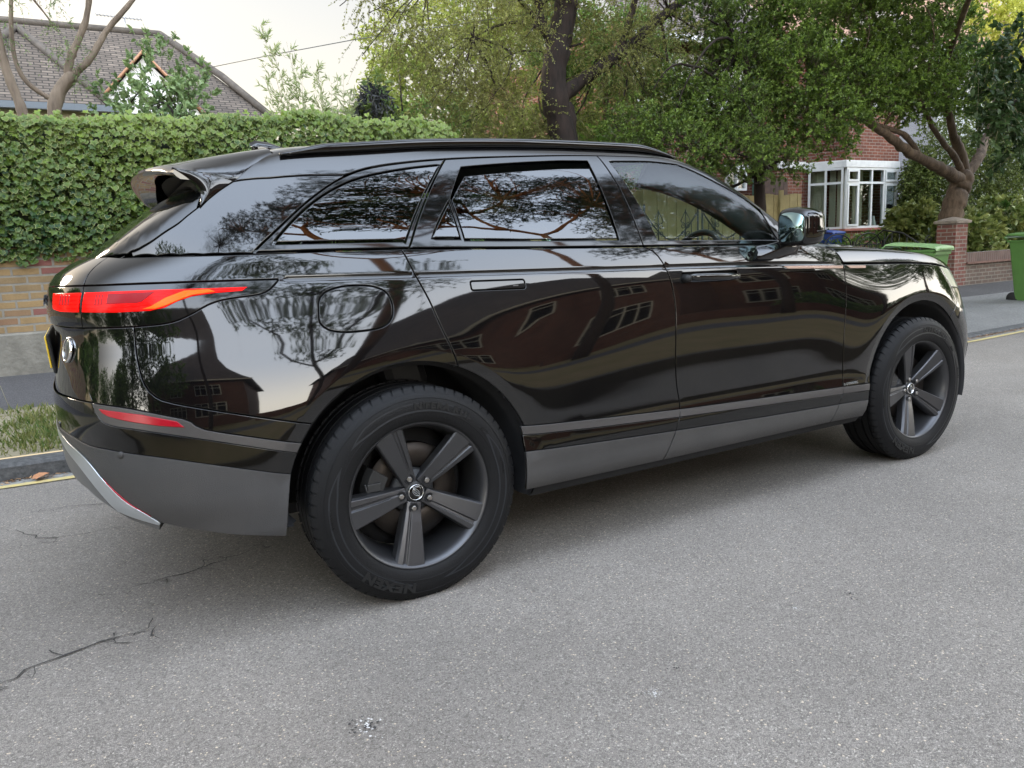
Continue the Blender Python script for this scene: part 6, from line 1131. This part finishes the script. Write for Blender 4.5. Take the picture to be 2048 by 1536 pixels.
for i_, sd in enumerate((1, -1)):
    panel("window_frame", U, fframe, GBLK, doorF[i_], .03, gap=.002, holes=[fw], sides=(sd,), eh=.015)
    panel("glass", U, fw, GLASSF, doorF[i_], .03, gap=.001, off=-.003, depth=.003, sides=(sd,), eh=.02)
# rear pillar, roof sides, roof
dline = [tuple(p) for p in smoothc([(-.575, .655), (-.615, .6575), (-.6556, .6570), (-.720, .642), (-.765, .620), (-.786, .6045)], .01)]
gapr = [(-.4600, .6335), (-.38, .60), (-.306, .5617)]
joint = [(-.46, .6335), (-.3431, .641), (-.207, .6433), (-.09, .6500)]
dp = [(-.46, .6335)]+joint[1:]+[(-.1297, .6610)][0:0]+fr(-.1000, -.4475)+ybs(-.46, -.785)+dline[::-1]
panel("rear_pillar", U, dp, PAINT, car, .022, eh=.014, gap=.0008, bev=.0012)
ap_out = [(1.50, .600), (1.56, .640), (1.6523, .680), (1.7823, .725), (1.9338, .775), (2.08, .812), (2.22, .842)]
side_r = joint+fr(-.07, 2.03)+ybs(2.05, 2.2)[0:]+[(2.22, .846)]+ap_out[::-1]+[(1.46, .585), (1.2, .575), (.8, .572), (.4, .572), (0, .570), (-.306, .5617)]+gapr[::-1][1:]
panel("roof_side", U, side_r, PAINT, car, .022, eh=.014, gap=.0015)
roofp = [(-.306, .5617), (0, .570), (.4, .572), (.8, .572), (1.2, .575), (1.46, .585), (1.485, .5), (1.50, .3), (1.505, 0)]; rear_e = [(-.31, 0), (-.31, .3)]
rp = rear_e+roofp; rp = rp[::1]; rp = rp+[(x, -a) for x, a in rp[::-1]][1:-1]
rp = [(-.31, 0), (-.308, .3)]+roofp; rp = rp+[(x, -a) for x, a in rp[::-1][1:-1]]
panel("roof", U, rp, GLASSR if 0 else GBLK, car, .05, sides=(1,), eh=.03, gap=.001)
ws = [(1.505, 0), (1.50, .3), (1.485, .5), (1.50, .600)]+ap_out[1:]+[(2.30, .80), (2.40, .62), (2.48, .35), (2.50, 0)]
ws = ws+[(x, -a) for x, a in ws[::-1][1:-1]]
panel("windscreen", U, ws, GLASSS, car, .05, sides=(1,), eh=.03, gap=.002, off=-.003, depth=.003)
rg = [(-.52, 0), (-.52, .55), (-.545, .605), (-.578, .648)]+dline[1:]+[(x, float(yb(x))-.004) for x in (-.80, -.82, -.84, -.86, -.88, -.895)]+[(-.908, .25), (-.914, .12), (-.915, 0)]
rg = rg+[(x, -a) for x, a in rg[::-1][1:-1]]
panel("rear_window", U, rg, GBLK, car, .03, sides=(1,), eh=.014, gap=.0008, bev=.0012, off=-.001)
# ledge joining glass to the shoulder, along both sides and round the tail
for sd in (1, -1):
    xs_ = np.linspace(-.72, 2.2, 86); a0 = yb(xs_); r0 = np.stack([xs_, -(a0-.004), zb(xs_)-.004], 1); 
    inn = np.stack([xs_, -(a0-.05), zb(xs_)-.03], 1); ot = np.stack([xs_, -(a0+.012), zb(xs_)-.006], 1); lo_ = np.stack([xs_, -(a0+.004), zb(xs_)-.05], 1)
    v_ = np.stack([inn, r0, ot, lo_], 1).reshape(-1, 3)*[1, sd, 1]; F_ = [(i*4+j, i*4+j+1, i*4+5+j, i*4+4+j) for i in range(len(xs_)-1) for j in range(3)]
    fastmesh("belt_seal", v_, F_, RUB, car, smooth=False)
st_s = np.linspace(2*SMIN-s_at(-.66), s_at(-.66), 90); z_o = np.interp(np.abs(st_s-SMIN), [0, 1.0], [1.238, 1.230]); o_ = Lf(st_s, z_o); n_ = nrm(Lf, st_s, z_o); n_[:, 2] = 0; n_ = unit(n_)
v_ = np.stack([o_-[0, 0, .02], o_-n_*.006, o_-n_*.03+[0, 0, .003], o_-n_*.09+[0, 0, -.002], o_-n_*.16-[0, 0, .03]], 1).reshape(-1, 3)
fastmesh("belt_seal", v_, [(i*5+j, i*5+j+1, i*5+6+j, i*5+5+j) for i in range(89) for j in range(4)], RUB, car)
# ---- spoiler wing
def wz(x, a):
    f = np.clip((abs(a)-.50)/.132, 0, 1)**2.6; zl = 1.4705+(-.46-x)/.182*.0375
    return wz0(x, a)*(1-f)+zl*f
def wz0(x, a): return np.interp(x, [-.72, -.66, -.6, -.5, -.4, -.30], [1.546, 1.562, 1.576, 1.594, 1.610, 1.6235])-.035*(a/.62)**2-.018*(abs(a)/.62)**6-.012*(abs(a)/.62)**2*np.clip((-x-.3)/.35, 0, 1)
mb = MB(); rings = []
for a in np.linspace(-.617, .617, 41):
    t = abs(a)/.632; xt = -.715+.085*t**2.2; xr = -.309 if t < .88 else -.309-.148*((t-.88)/.12)
    zt = float(wz(xt, a)); xs_ = np.linspace(xr, xt, 9); ring = [(x, a, float(wz(x, a))-(.000 if x > xt+.02 else .0)) for x in xs_]
    ring += [(xt-.004, a, zt-.010), (xt+.004, a, zt-.020)]
    zj = float(G(-.53, min(abs(a), .60)))
    for k_, (fx, dz) in enumerate(((.12, -.026), (.35, -.030), (.65, -.030), (1., -.02))):
        x = xt+( -.50-xt)*fx; ring.append((x, a, min(float(wz(x, a))-.028, zt+dz+fx*.01)))
    ring.append((xr-.005, a, float(wz(xr, a))-.05)); rings.append(ring)
mb.loft(rings, cap=True); sp = mb.build("spoiler", PAINT, car); sp.modifiers.new('edges', 'EDGE_SPLIT').split_angle = R(58)
for sd in (1, -1):      # side fins: smooth blades running from the wing tip down the rear pillar
    T = smoothc3([(-.640, -.628, 1.512), (-.612, -.634, 1.494), (-.588, -.6385, 1.474), (-.570, -.643, 1.450), (-.566, -.646, 1.428), (-.571, -.650, 1.405), (-.577, -.655, 1.384)], 30)
    O_ = [U(np.array([x]), np.array([a]))[0] for x, a in zip(np.linspace(-.458, -.577, 30), np.interp(np.linspace(-.458, -.577, 30), [-.577, -.56, -.46], [.6555, .6535, .6325]))]; O_ = np.array(O_)+[0, -.0035, .002]
    W_ = np.linspace(0, 1, 7)[None, :, None]; S_ = T[:, None, :]*(1-W_)+O_[:, None, :]*W_; S_[..., 1] -= .006*np.sin(W_[..., 0]*math.pi)
    inn = S_[:, ::-1]+np.array([.0, .030, -.004]); ring = np.concatenate([S_, inn], 1)*[1, sd, 1]; mb = MB(); mb.loft([list(map(tuple, r)) for r in ring], cap=True, smooth=True); o = mb.build("spoiler_fin", PAINT, sp)
    em = o.modifiers.new("edges", 'EDGE_SPLIT'); em.split_angle = R(40)
# under-spoiler duct block
mb = MB(); rings = []
for a in np.linspace(-.60, .60, 25):
    z1 = float(wz(-.5, a))-.03; rings.append([(-.47, a, z1), (-.47, a, float(G(-.47, min(abs(a), .6)))-.02), (-.575, a, float(G(-.575, min(abs(a), .6)))+.004), (-.50, a, z1-.005)])
mb.loft(rings); mb.build("spoiler_duct", RUB, sp)
# ---- roof rails and aerial fin
for sd in (1, -1):
    mb = MB(); rings = []
    for t in np.linspace(0, 1, 46):
        x = -.292+(1.462+.292)*t; lift = min(1, t/.10, (1-t)/.12); lift = lift*lift*(3-2*lift); yy = .592+.010*math.sin(t*math.pi)
        if x > 1.2: yy += (x-1.2)*.06
        base = float(G(x, yy)); zc = base+.006+.012*lift; hz = .007+.011*lift
        rings.append([(x, -sd*(yy+.013*math.cos(b)), zc+hz*math.sin(b)) for b in np.linspace(0, 2*math.pi, 12, endpoint=False)])
    mb.loft(rings); rl = mb.build("roof_rail", GBLK, car)
mb = MB(); rings = []
for t, wd, hh in ((0, .006, .045), (.15, .014, .055), (.45, .02, .045), (.75, .024, .025), (1, .012, .004)):
    x = -.24+.17*t; z = float(G(x, 0)); rings.append([(x, wd*1.2, z), (x, wd*.5, z+hh*.7), (x-.01, 0, z+hh), (x, -wd*.5, z+hh*.7), (x, -wd*1.2, z)])
mb = MB(); mb.loft([[(x-.02, y, z) for x, y, z in r] for r in rings]); mb.v = [(x, y, z+.01 if z > 1.63 else z) for x, y, z in mb.v]; mb.build("aerial_fin", PAINT, car)
# ---- inner shell, floor, wheel wells
ss_ = np.linspace(SMIN, SMAX, 260); zs_ = np.linspace(.27, 1.16, 34); Sg, Zg = np.meshgrid(ss_, zs_, indexing='ij')
pl_, pn_ = plan(Sg); ins_ = inset(Sg, Zg)+.022; sh = np.concatenate([pl_-pn_*ins_[..., None], Zg[..., None]], -1)
I_, J_ = np.meshgrid(np.arange(259), np.arange(33), indexing='ij'); cs, cz_ = (Sg[:-1, :-1]+Sg[1:, 1:])/2, (Zg[:-1, :-1]+Zg[1:, 1:])/2
keep = (np.hypot(cs-RA[0], cz_-RA[1]) > RA[2]+.012) & (np.hypot(cs-FA[0], cz_-FA[1]) > FA[2]+.012) & ~((cz_ < .42) & (np.abs(cs-RA[0]) < .46)) & ~((cz_ < .42) & (np.abs(cs-FA[0]) < .47))
keep &= ~((cs > 2.05) & (cz_ > cz_line(cs.ravel()).reshape(cs.shape)-.05)) & ~((cs > 3.0) & (cz_ > .88))
keep &= cz_ > np.interp(cs, [-1.3, -1.05, -.85, -.45, -.40], [.62, .56, .47, .37, .27])
b_ = (I_*34+J_)[keep]; Fq = np.stack([b_, b_+34, b_+35, b_+1], 1)
for sd in (1, -1): fastmesh("inner_shell", sh.reshape(-1, 3)*[1, sd, 1], Fq, DARKIN, car)
mb = MB(); mb.box2((-.40, -.52, .27), (3.25, .52, .31)); mb.box2((.46, -.90, .272), (2.38, .90, .312)); mb.box2((-.85, -.5, .47), (-.3, .5, .56)); mb.build("floor_pan", DARKIN, car)
for A, nm in ((RA, "wheel_well"), (FA, "wheel_well")):
    for sd in (1, -1):
        mb = MB(); n_ = 30; o_ = []
        ringsz = []
        for k_ in range(n_+1):
            a = math.radians(-14+213*k_/n_); rr_ = A[2]+.004
            x, z = A[0]+rr_*math.cos(a), max(A[1]+rr_*math.sin(a), .36 if (A is RA and math.cos(a) < 0) else .28); yo = float(Lf(np.array([x]), np.array([min(z, 1.0)]))[0][1])+.012
            ringsz.append([(x, sd*yo, z), (x, sd*-.90, z), (x+(A[0]-x)*.04, sd*-.88, z+(A[1]-z)*.04), (x, sd*-.55, z), (A[0], sd*-.55, A[1])])
        mb.loft(ringsz, cap=False, closed=False); mb.build(nm, DARKIN, car)
# ---- cabin
SEAT = pbr("seat_leather", (.02, .02, .022), .5); TEAL = pbr("dash_skin", (.035, .045, .045), .45)
cabin = empty("cabin"); cabin.parent = car
mb = MB(); mb.loft([[(x, y, z) for y in (-.80, .80)]+[(x2, y, z2) for y in (.80, -.80)] for x, z, x2, z2 in ((1.96, .80, 2.15, .70), (1.94, 1.10, 2.18, .9), (2.0, 1.165, 2.22, 1.0), (2.15, 1.18, 2.38, 1.0), (2.36, 1.15, 2.45, 1.0))], cap=True); mb.build("dashboard", TEAL, cabin, bevel=.015)
for y0 in (-.38, .38):
    st_ = empty("seat"); st_.parent = car
    mb = MB(); mb.loft([[(x, y0+yy*w_, z) for x, yy, z in ((.72+dx, -1, z0), (.72+dx, 1, z0), (.86+dx, .9, z0), (.86+dx, -.9, z0))] for z0, w_, dx in ((.62, .25, .02), (.8, .27, 0), (1.0, .25, -.04), (1.14, .17, -.07))]); mb.build("backrest", SEAT, st_, bevel=.03)
    mb = MB(); mb.box((1.05, y0, .60), (.5, .52, .16)); mb.build("cushion", SEAT, st_, bevel=.04)
    mb = MB(); mb.loft([[(x, y0+yy, z) for x, yy, z in ((.66, -.12, z0), (.66, .12, z0), (.76, .11, z0), (.76, -.11, z0))] for z0 in (1.19, 1.25, 1.33, 1.36)]); mb.tube([(.71, y0-.05, 1.1), (.71, y0-.05, 1.22)], .008); mb.tube([(.71, y0+.05, 1.1), (.71, y0+.05, 1.22)], .008); mb.build("headrest", SEAT, st_, bevel=.025)
mb = MB(); mb.box((.05, 0, .92), (.18, 1.3, .50), ry=R(-14)); mb.build("rear_bench", SEAT, cabin, bevel=.04)
mb = MB(); mb.box2((-.80, -.62, .98), (.0, .62, 1.02)); mb.build("parcel_shelf", DARKIN, cabin)
# steering wheel on the side nearest the road
mb = MB(); ctr = Vector((1.78, -.38, 1.085)); ax = Vector((-.90, 0, .42)).normalized(); u1 = Vector((0, 1, 0)); u2 = ax.cross(u1)
mb.tube([ctr+(u1*math.cos(a)+u2*math.sin(a))*.185 for a in np.linspace(0, 2*math.pi, 37)], .016, 8, False)
mb.box(ctr, (.05, .14, .12), ry=R(25)); mb.tube([ctr, ctr+u1*.18], .014, 6); mb.tube([ctr, ctr-u1*.18], .014, 6); mb.tube([ctr, ctr-u2*.18*(1 if u2.z > 0 else -1)], .014, 6); mb.tube([ctr, ctr-ax*.3], .03, 8)
mb.build("steering_wheel", RUB, cabin)
for sd in (1, -1):      # trim inside the windscreen pillars
    mb = MB(); rings = []
    for t in np.linspace(0, 1, 12):
        x = 1.36+.70*t; a = .560+.240*t**.9; z = float(G(x, a))-.025; rings.append([(x, -sd*(a+.02), z), (x-.075, -sd*(a+.035), z-.115), (x-.06, -sd*(a-.03), z-.12), (x+.02, -sd*(a-.06), z-.01)])
    mb.loft(rings); mb.build("pillar_trim", DARKIN, cabin)
# headliner
xs_ = np.linspace(-.45, 1.5, 40); as_ = np.linspace(-.63, .63, 17); Xg, Ag = np.meshgrid(xs_, as_, indexing='ij'); V_ = U(Xg, Ag)-[0, 0, .02]
I_, J_ = np.meshgrid(np.arange(39), np.arange(16), indexing='ij'); b_ = (I_*17+J_).ravel(); fastmesh("headliner", V_.reshape(-1, 3), np.stack([b_, b_+17, b_+18, b_+1], 1), pbr("headliner", (.06, .06, .06), .9), cabin, smooth=True)
# ---- door mirrors
for i_, sd in enumerate((1, -1)):
    mr_ = empty("door_mirror"); mr_.parent = doorF[i_]
    def sec(x, yc, zc, wy, hz, sk=0, n=36, p=4.6, drop=0):
        o = []
        for a in np.linspace(0, 2*math.pi, n, endpoint=False):
            c, s = math.cos(a), math.sin(a); yy = math.copysign(abs(c)**(2/p), c); zz = math.copysign(abs(s)**(2/p), s)
            zz2 = zz*(1-.20*max(0, yy)*(zz > 0)-.0) ; o.append((x+sk*yy, sd*(yc-yy*wy), zc+zz2*hz+drop*yy))
        return o
    mb = MB(); mb.loft([sec(1.785, -.998, 1.248, .070, .070, .006), sec(1.797, -.998, 1.249, .078, .080, .008), sec(1.83, -.998, 1.250, .084, .084, .010), sec(1.865, -.996, 1.250, .086, .083, .012), sec(1.90, -.990, 1.250, .080, .076, .008), sec(1.935, -.982, 1.25, .064, .060, 0), sec(1.955, -.975, 1.25, .036, .035, 0)])
    mb.build("mirror_housing", PAINT, mr_)
    mb = MB(); mb.loft([sec(1.788, -.998, 1.248, .070, .072, .006), sec(1.783, -.998, 1.248, .067, .069, .006)]); mb.build("mirror_rim", RUB, mr_)
    MG = pbr("mirror_glass", (.27, .38, .38), .01, metal=1) if i_ == 0 else bpy.data.materials["mirror_glass"]
    mb = MB(); mb.loft([sec(1.786, -.998, 1.248, .063, .065, .006), sec(1.781, -.998, 1.248, .062, .064, .006)]); mg = mb.build("mirror_glass", MG, mr_)
    mb = MB(); mb.lathe([(.020, 0), (.0225, 0)], (0, 0, 0), 'y', 24); mb.v = [(1.7785, sd*(-1.030+a*.75), 1.222+c*.75) for a, b, c in mb.v]; mb.build("blind_spot_ring", SILV, mg)
    mb = MB(); mb.box((1.875, -sd*1.080, 1.225), (.06, .010, .008)); mb.build("indicator", GBLK, mr_, bevel=.003)
    mb = MB(); mb.loft([[(x, sd*-y, z) for x, y, z in pts] for pts in (
        [(1.62, .885, 1.170), (1.74, .885, 1.175), (1.98, .870, 1.168), (1.98, .88, 1.10), (1.80, .905, 1.098), (1.63, .905, 1.105)],
        [(1.72, .90, 1.178), (1.78, .90, 1.182), (1.92, .885, 1.178), (1.94, .90, 1.125), (1.80, .925, 1.125), (1.70, .925, 1.13)],
        [(1.80, .940, 1.195), (1.84, .940, 1.198), (1.91, .935, 1.195), (1.91, .945, 1.165), (1.85, .96, 1.162), (1.80, .96, 1.168)])]); mb.build("mirror_arm", PAINT, mr_, bevel=.008)
    mb = MB(); sp_ = [U(np.array([x]), np.array([a]))[0] for x, a in ((1.802, .796), (1.842, float(yb(1.842))-.012), (2.02, float(yb(2.02))-.01), (1.94, .822))]
    mb.add([p*np.array([1, sd, 1])+np.array([0, -sd*.004, 0]) for p in sp_]+[p*np.array([1, sd, 1])+np.array([0, sd*.01, 0]) for p in sp_], [(0, 1, 2, 3), (7, 6, 5, 4), (0, 4, 5, 1), (1, 5, 6, 2), (2, 6, 7, 3), (3, 7, 4, 0)]); mb.build("mirror_sail", RUB, mr_)
# ---- lettering
def textmesh(s, size, depth=.002, font_scale=(1, 1), spacing=1.0, bold=.0):
    c = bpy.data.curves.new("t", 'FONT'); c.body = s; c.size = size; c.extrude = depth; c.align_x = 'CENTER'; c.align_y = 'CENTER'; c.space_character = spacing; c.offset = bold; c.resolution_u = 3
    o = bpy.data.objects.new("t", c); scene.collection.objects.link(o); dg = bpy.context.evaluated_depsgraph_get(); me = bpy.data.meshes.new_from_object(o.evaluated_get(dg))
    bpy.data.objects.remove(o); v = np.array([tuple(p.co) for p in me.vertices]) if len(me.vertices) else np.zeros((0, 3)); f = [tuple(p.vertices) for p in me.polygons]; bpy.data.meshes.remove(me)
    v[:, 0] *= font_scale[0]; v[:, 1] *= font_scale[1]; return v, f
def on_lower(s, size, s0, z0, fs=(1, 1), sp=1., bold=0, off=.003, flip=-1):
    v, f = textmesh(s, size, .0015, fs, sp, bold); S_ = s0+flip*(-1)*v[:, 0]; p = Lf(S_, z0+v[:, 1]); n = nrm(Lf, S_, z0+v[:, 1]); return p+n*(off+v[:, 2:3]), f
v, f = on_lower("RANGE  ROVER", .045, SMIN, 1.105, (1.25, 1), 1.5, .001, off=.006); mb = MB(); mb.add(v, f); mb.build("name_letters", pbr("letter_black", (.03, .03, .03), .25, metal=.5), tailgate)
v, f = on_lower("R-DYNAMIC", .016, 2.262, .492, (1.1, 1), 1.1, 0, off=.003); mb = MB(); mb.add(v, f); mb.build("side_badge", SILV, car)
PLATE = pbr("plate_yellow", (.75, .50, .04), .35)
xb = float(Lf(np.array([SMIN]), np.array([.93]))[0][0]); mb = MB(); mb.box((xb-.016, 0, .93), (.006, .52, .111), ry=R(-3)); mb.build("number_plate", PLATE, tailgate, bevel=.004)
mb = MB(); mb.box((xb-.006, 0, .925), (.012, .54, .14), ry=R(-3)); mb.build("plate_holder", RUB, tailgate, bevel=.006)
# ---- wheels
TYRE = pbr("tyre_rubber", (.0075, .0075, .008), .60, bump=.15, bscale=180); TYRE.node_tree.nodes['Principled BSDF'].inputs['Specular IOR Level'].default_value = .22; LETT = pbr("tyre_lettering", (.0012, .0012, .0012), .6)
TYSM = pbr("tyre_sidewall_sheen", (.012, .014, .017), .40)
RIM = pbr("grey_alloy", (.088, .088, .092), .36, metal=.8); RIMD = pbr("grey_alloy_inner", (.05, .052, .055), .5, metal=.5); DISC = pbr("brake_disc", (.045, .038, .033), .42, metal=.9); CAL = pbr("caliper", (.025, .025, .025), .5)
def ringtext(s, size, rad, ang0, y, fs=(1, 1), sp=1., bold=0, inward=False):
    v, f = textmesh(s, size, .001, fs, sp, bold); r = rad+(v[:, 1] if not inward else v[:, 1]); a = math.radians(ang0)-v[:, 0]/rad
    return np.stack([r*np.cos(a), y-.0015-v[:, 2]-.0*r, r*np.sin(a)], 1), f
def make_wheel(phase, detail=True):
    wv = empty("wheel"); RO = .3815
    tyre = empty("tyre"); tyre.parent = wv
    side = [(.252, -.098), (.258, -.112), (.270, -.121), (.292, -.1265), (.318, -.1275), (.340, -.1235), (.357, -.116), (.366, -.108), (.3745, -.100)]
    mb = MB(); mb.lathe(side+[(.3755, -.094)], (0, 0, 0), 'y', 96); mb.lathe([(r, -h) for r, h in side+[(.3755, -.094)]], (0, 0, 0), 'y', 96)
    mb.build("sidewall", TYRE, tyre)
    prof = []
    def blk(y0, y1, r0=RO, r1=RO): return [(r0, y0), (r1, y1)]
    g = .369
    prof = [(.3745, -.100), (.3790, -.090), (.3805, -.072), (g, -.0715), (g, -.0645), (.3812, -.064), (RO, -.034), (g, -.0335), (g, -.0235), (RO, -.023), (RO, .0), (RO, .023), (g, .0235), (g, .0335), (RO, .034), (.3812, .064), (g, .0645), (g, .0715), (.3805, .072), (.3790, .090), (.3745, .100)]
    mb = MB(); mb.lathe(prof, (0, 0, 0), 'y', 120, smooth=False); mb.build("tread", TYRE, tyre)
    nsp = 60   # shoulder blocks between the sipes
    for SG, k_ in [(g_, kk) for g_ in (-1, 1) for kk in range(nsp)]:
        if k_ == 0: mb = MB()
        a0 = 2*math.pi*k_/nsp; a1 = a0+2*math.pi/nsp*.80
        for sg in (SG,):
            q = []
            for a in (a0, a1):
                for r, h in ((.3650, .1095), (.3722, .1045), (.3805, .0975), (.3845, .090), (.3848, .073), (.378, .0725)):
                    sh_ = .02*(h-.09)/.03; q.append((r*math.cos(a+sh_), sg*h, r*math.sin(a+sh_)))
            mb.add(q, [(0, 1, 7, 6), (1, 2, 8, 7), (2, 3, 9, 8), (3, 4, 10, 9), (4, 5, 11, 10), (0, 6, 11, 5), (0, 5, 4, 3, 2, 1), (6, 7, 8, 9, 10, 11)])
        if k_ == nsp-1: mb.build("shoulder_blocks", TYRE, tyre)
    mb = MB()
    for r0, hh in ((.300, -.1272), (.347, -.1208), (.262, -.1165)): mb.lathe([(r0-.0016, hh+.001), (r0, hh-.0018), (r0+.0016, hh+.001)], (0, 0, 0), 'y', 96)
    mb.build("sidewall_ribs", TYRE, tyre)
    # smoother sidewall arcs with tapering ends, sheen painted in as a paler bluish colour
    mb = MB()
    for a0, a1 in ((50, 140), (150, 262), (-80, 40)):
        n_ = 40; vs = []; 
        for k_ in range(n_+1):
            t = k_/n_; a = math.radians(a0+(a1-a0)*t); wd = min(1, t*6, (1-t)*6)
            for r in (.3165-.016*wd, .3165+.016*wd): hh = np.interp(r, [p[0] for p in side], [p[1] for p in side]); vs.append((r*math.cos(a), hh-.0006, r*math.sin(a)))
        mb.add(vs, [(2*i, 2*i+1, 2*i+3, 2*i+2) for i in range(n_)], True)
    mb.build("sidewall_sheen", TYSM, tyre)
    if detail:
        for (s, sz, rd, an, fs, sp_, bo) in (("NEXEN", .044, .325, 243, (1.35, 1), 1.1, .0022), ("N'FERA RU1", .030, .320, 72, (1.25, 1), 1.15, .0014), ("SUV", .017, .318, 38, (1.1, 1), 1.1, .0003), ("255/55R19", .012, .325, 183, (1.2, 1), 1.1, 0), ("OUTSIDE", .009, .325, 10, (1.3, 1), 1.3, 0)):
            mb = MB(); v, f = ringtext(s, sz, rd, an, -.1268, fs, sp_, bo); mb.add(v, f); mb.build("tyre_lettering", LETT, tyre)
    rim = empty("rim"); rim.parent = wv
    mb = MB(); mb.lathe([(.2565, -.098), (.2625, -.105), (.2640, -.1125), (.2615, -.1155), (.2570, -.1130), (.2520, -.1070), (.2455, -.098), (.2400, -.080), (.2320, -.04), (.226, .02), (.226, .09), (.245, .115), (.255, .118)], (0, 0, 0), 'y', 96); mb.build("barrel", RIM, rim)
    rs = [.036, .072, .105, .14, .175, .21, .238, .2535]; wl = [.0285, .0315, .0365, .0415, .0465, .0515, .0560, .0600]; dp_ = [-.058, -.066, -.076, -.085, -.093, -.1005, -.106, -.1085]
    for k_ in range(5):
        a = math.radians(phase+72*k_); mb = MB(); rings = []; ca, sa = math.cos(a), math.sin(a)
        for r, w_, d_ in zip(rs, wl, dp_):
            gd = .007*min(1, max(0, (r-.06)/.04))
            cr_ = [(-1.02, .045), (-1.0, .006), (-.90, 0), (.18, 0), (.27, gd), (.42, gd*.9), (.50, .0015), (.84, .004), (.97, .016), (1.02, .048), (0, .052)]
            ring = []
            for t, dz in cr_: tt = t*w_; ring.append((r*ca+tt*sa, d_+dz, r*sa-tt*ca))
            rings.append(ring)
        mb.loft(rings, smooth=False); mb.build("spoke", RIM, rim, bevel=.0015)
    mb = MB(); mb.lathe([(0, -.056), (.033, -.056), (.038, -.052), (.052, -.040), (.074, -.036), (.082, -.026), (.082, .02)], (0, 0, 0), 'y', 40); hb = mb.build("hub", RIMD, rim)
    mb = MB(); mb.lathe([(0, -.0635), (.0245, -.0635), (.0265, -.060), (.0265, -.05)], (0, 0, 0), 'y', 36); mb.build("hub_cap", GBLK, hb)
    mb = MB(); mb.lathe([(.0262, -.060), (.0268, -.0655), (.0282, -.0655), (.0290, -.058)], (0, 0, 0), 'y', 36); mb.build("cap_ring", CHROME, hb)
    mb = MB(); t_ = math.radians(phase+19)
    ov = [(.0165*math.cos(b)*math.cos(t_)-.0095*math.sin(b)*math.sin(t_), .0165*math.cos(b)*math.sin(t_)+.0095*math.sin(b)*math.cos(t_)) for b in np.linspace(0, 2*math.pi, 28, endpoint=False)]
    mb.tube([(x, -.0642, z) for x, z in ov+ov[:1]], .0009, 5, False)
    for line_, off_ in (("LAND", .0032), ("ROVER", -.0036)):
        v, f = textmesh(line_, .0062, .0004, (1.25, 1), 1.1, .0001); X, Y = v[:, 0], v[:, 1]+off_; 
        mb.add(np.stack([X*math.cos(t_)-Y*math.sin(t_), -.0640-v[:, 2], X*math.sin(t_)+Y*math.cos(t_)], 1), f)
    mb.build("cap_emblem", SILV, hb)
    for k_ in range(5):
        a = math.radians(phase+72*k_); cx, cz0 = .057*math.cos(a), .057*math.sin(a)
        mb = MB(); mb.lathe([(.0, -.0705), (.0078, -.0705), (.0098, -.0685), (.0108, -.060), (.0108, -.03)], (cx, 0, cz0), 'y', 6, smooth=False); mb.build("wheel_nut", pbr("nut_metal", (.42, .39, .36), .3, metal=1) if "nut_metal" not in bpy.data.materials else bpy.data.materials["nut_metal"], rim)
    for k_ in range(5):
        mb = MB(); a = math.radians(phase+72*k_); cx, cz0 = .057*math.cos(a), .057*math.sin(a); mb.lathe([(.0, -.0635), (.0165, -.0640), (.0172, -.0650), (.0185, -.0625)], (cx, 0, cz0), 'y', 20); mb.build("nut_socket", DARKIN, rim)
    mb = MB(); mb.lathe([(.085, -.020), (.092, -.026), (.172, -.026), (.174, -.022), (.174, 0), (.085, 0)], (0, 0, 0), 'y', 64); mb.build("brake_disc", DISC, wv)
    mb = MB(); ang_ = math.radians(168); rings = []
    for b in np.linspace(-.42, .42, 9): rings.append([(r*math.cos(ang_+b), h, r*math.sin(ang_+b)) for r, h in ((.115, -.052), (.180, -.056), (.196, -.030), (.196, .04), (.115, .04))])
    mb.loft(rings, smooth=False); mb.box((-.15, -.052, .045), (.05, .02, .03)); mb.tube([(-.13, -.055, -.01), (-.17, -.06, .01), (-.18, -.05, .06)], .006, 6); mb.build("brake_caliper", CAL, wv, bevel=.004)
    mb = MB(); mb.lathe([(0, .0), (.2, .0), (.226, .03)], (0, .03, 0), 'y', 32); mb.build("back_plate", DARKIN, wv)
    return wv
def ctree(o, parent, **kw):
    c = o.copy(); scene.collection.objects.link(c); c.parent = parent
    for ch in list(o.children): ctree(ch, c)
    return c
wr = make_wheel(113); wr.parent = car; wr.location = (0, -.8285, .3765)
wf = make_wheel(111); wf.parent = car; wf.location = (2.874, -.8210, .3765); wf.rotation_euler = (0, 0, R(0))
for src, x, sd in ((wr, 0, 1), (wf, 2.874, 1)):
    c = ctree(src, car); c.location = (x, .825, .3765); c.rotation_euler = (0, 0, math.pi)
mb = MB(); mb.tube([(0, -.72, .37), (0, .72, .37)], .05, 10); mb.tube([(2.874, -.72, .37), (2.874, .72, .37)], .05, 10); mb.build("axles", DARKIN, car)
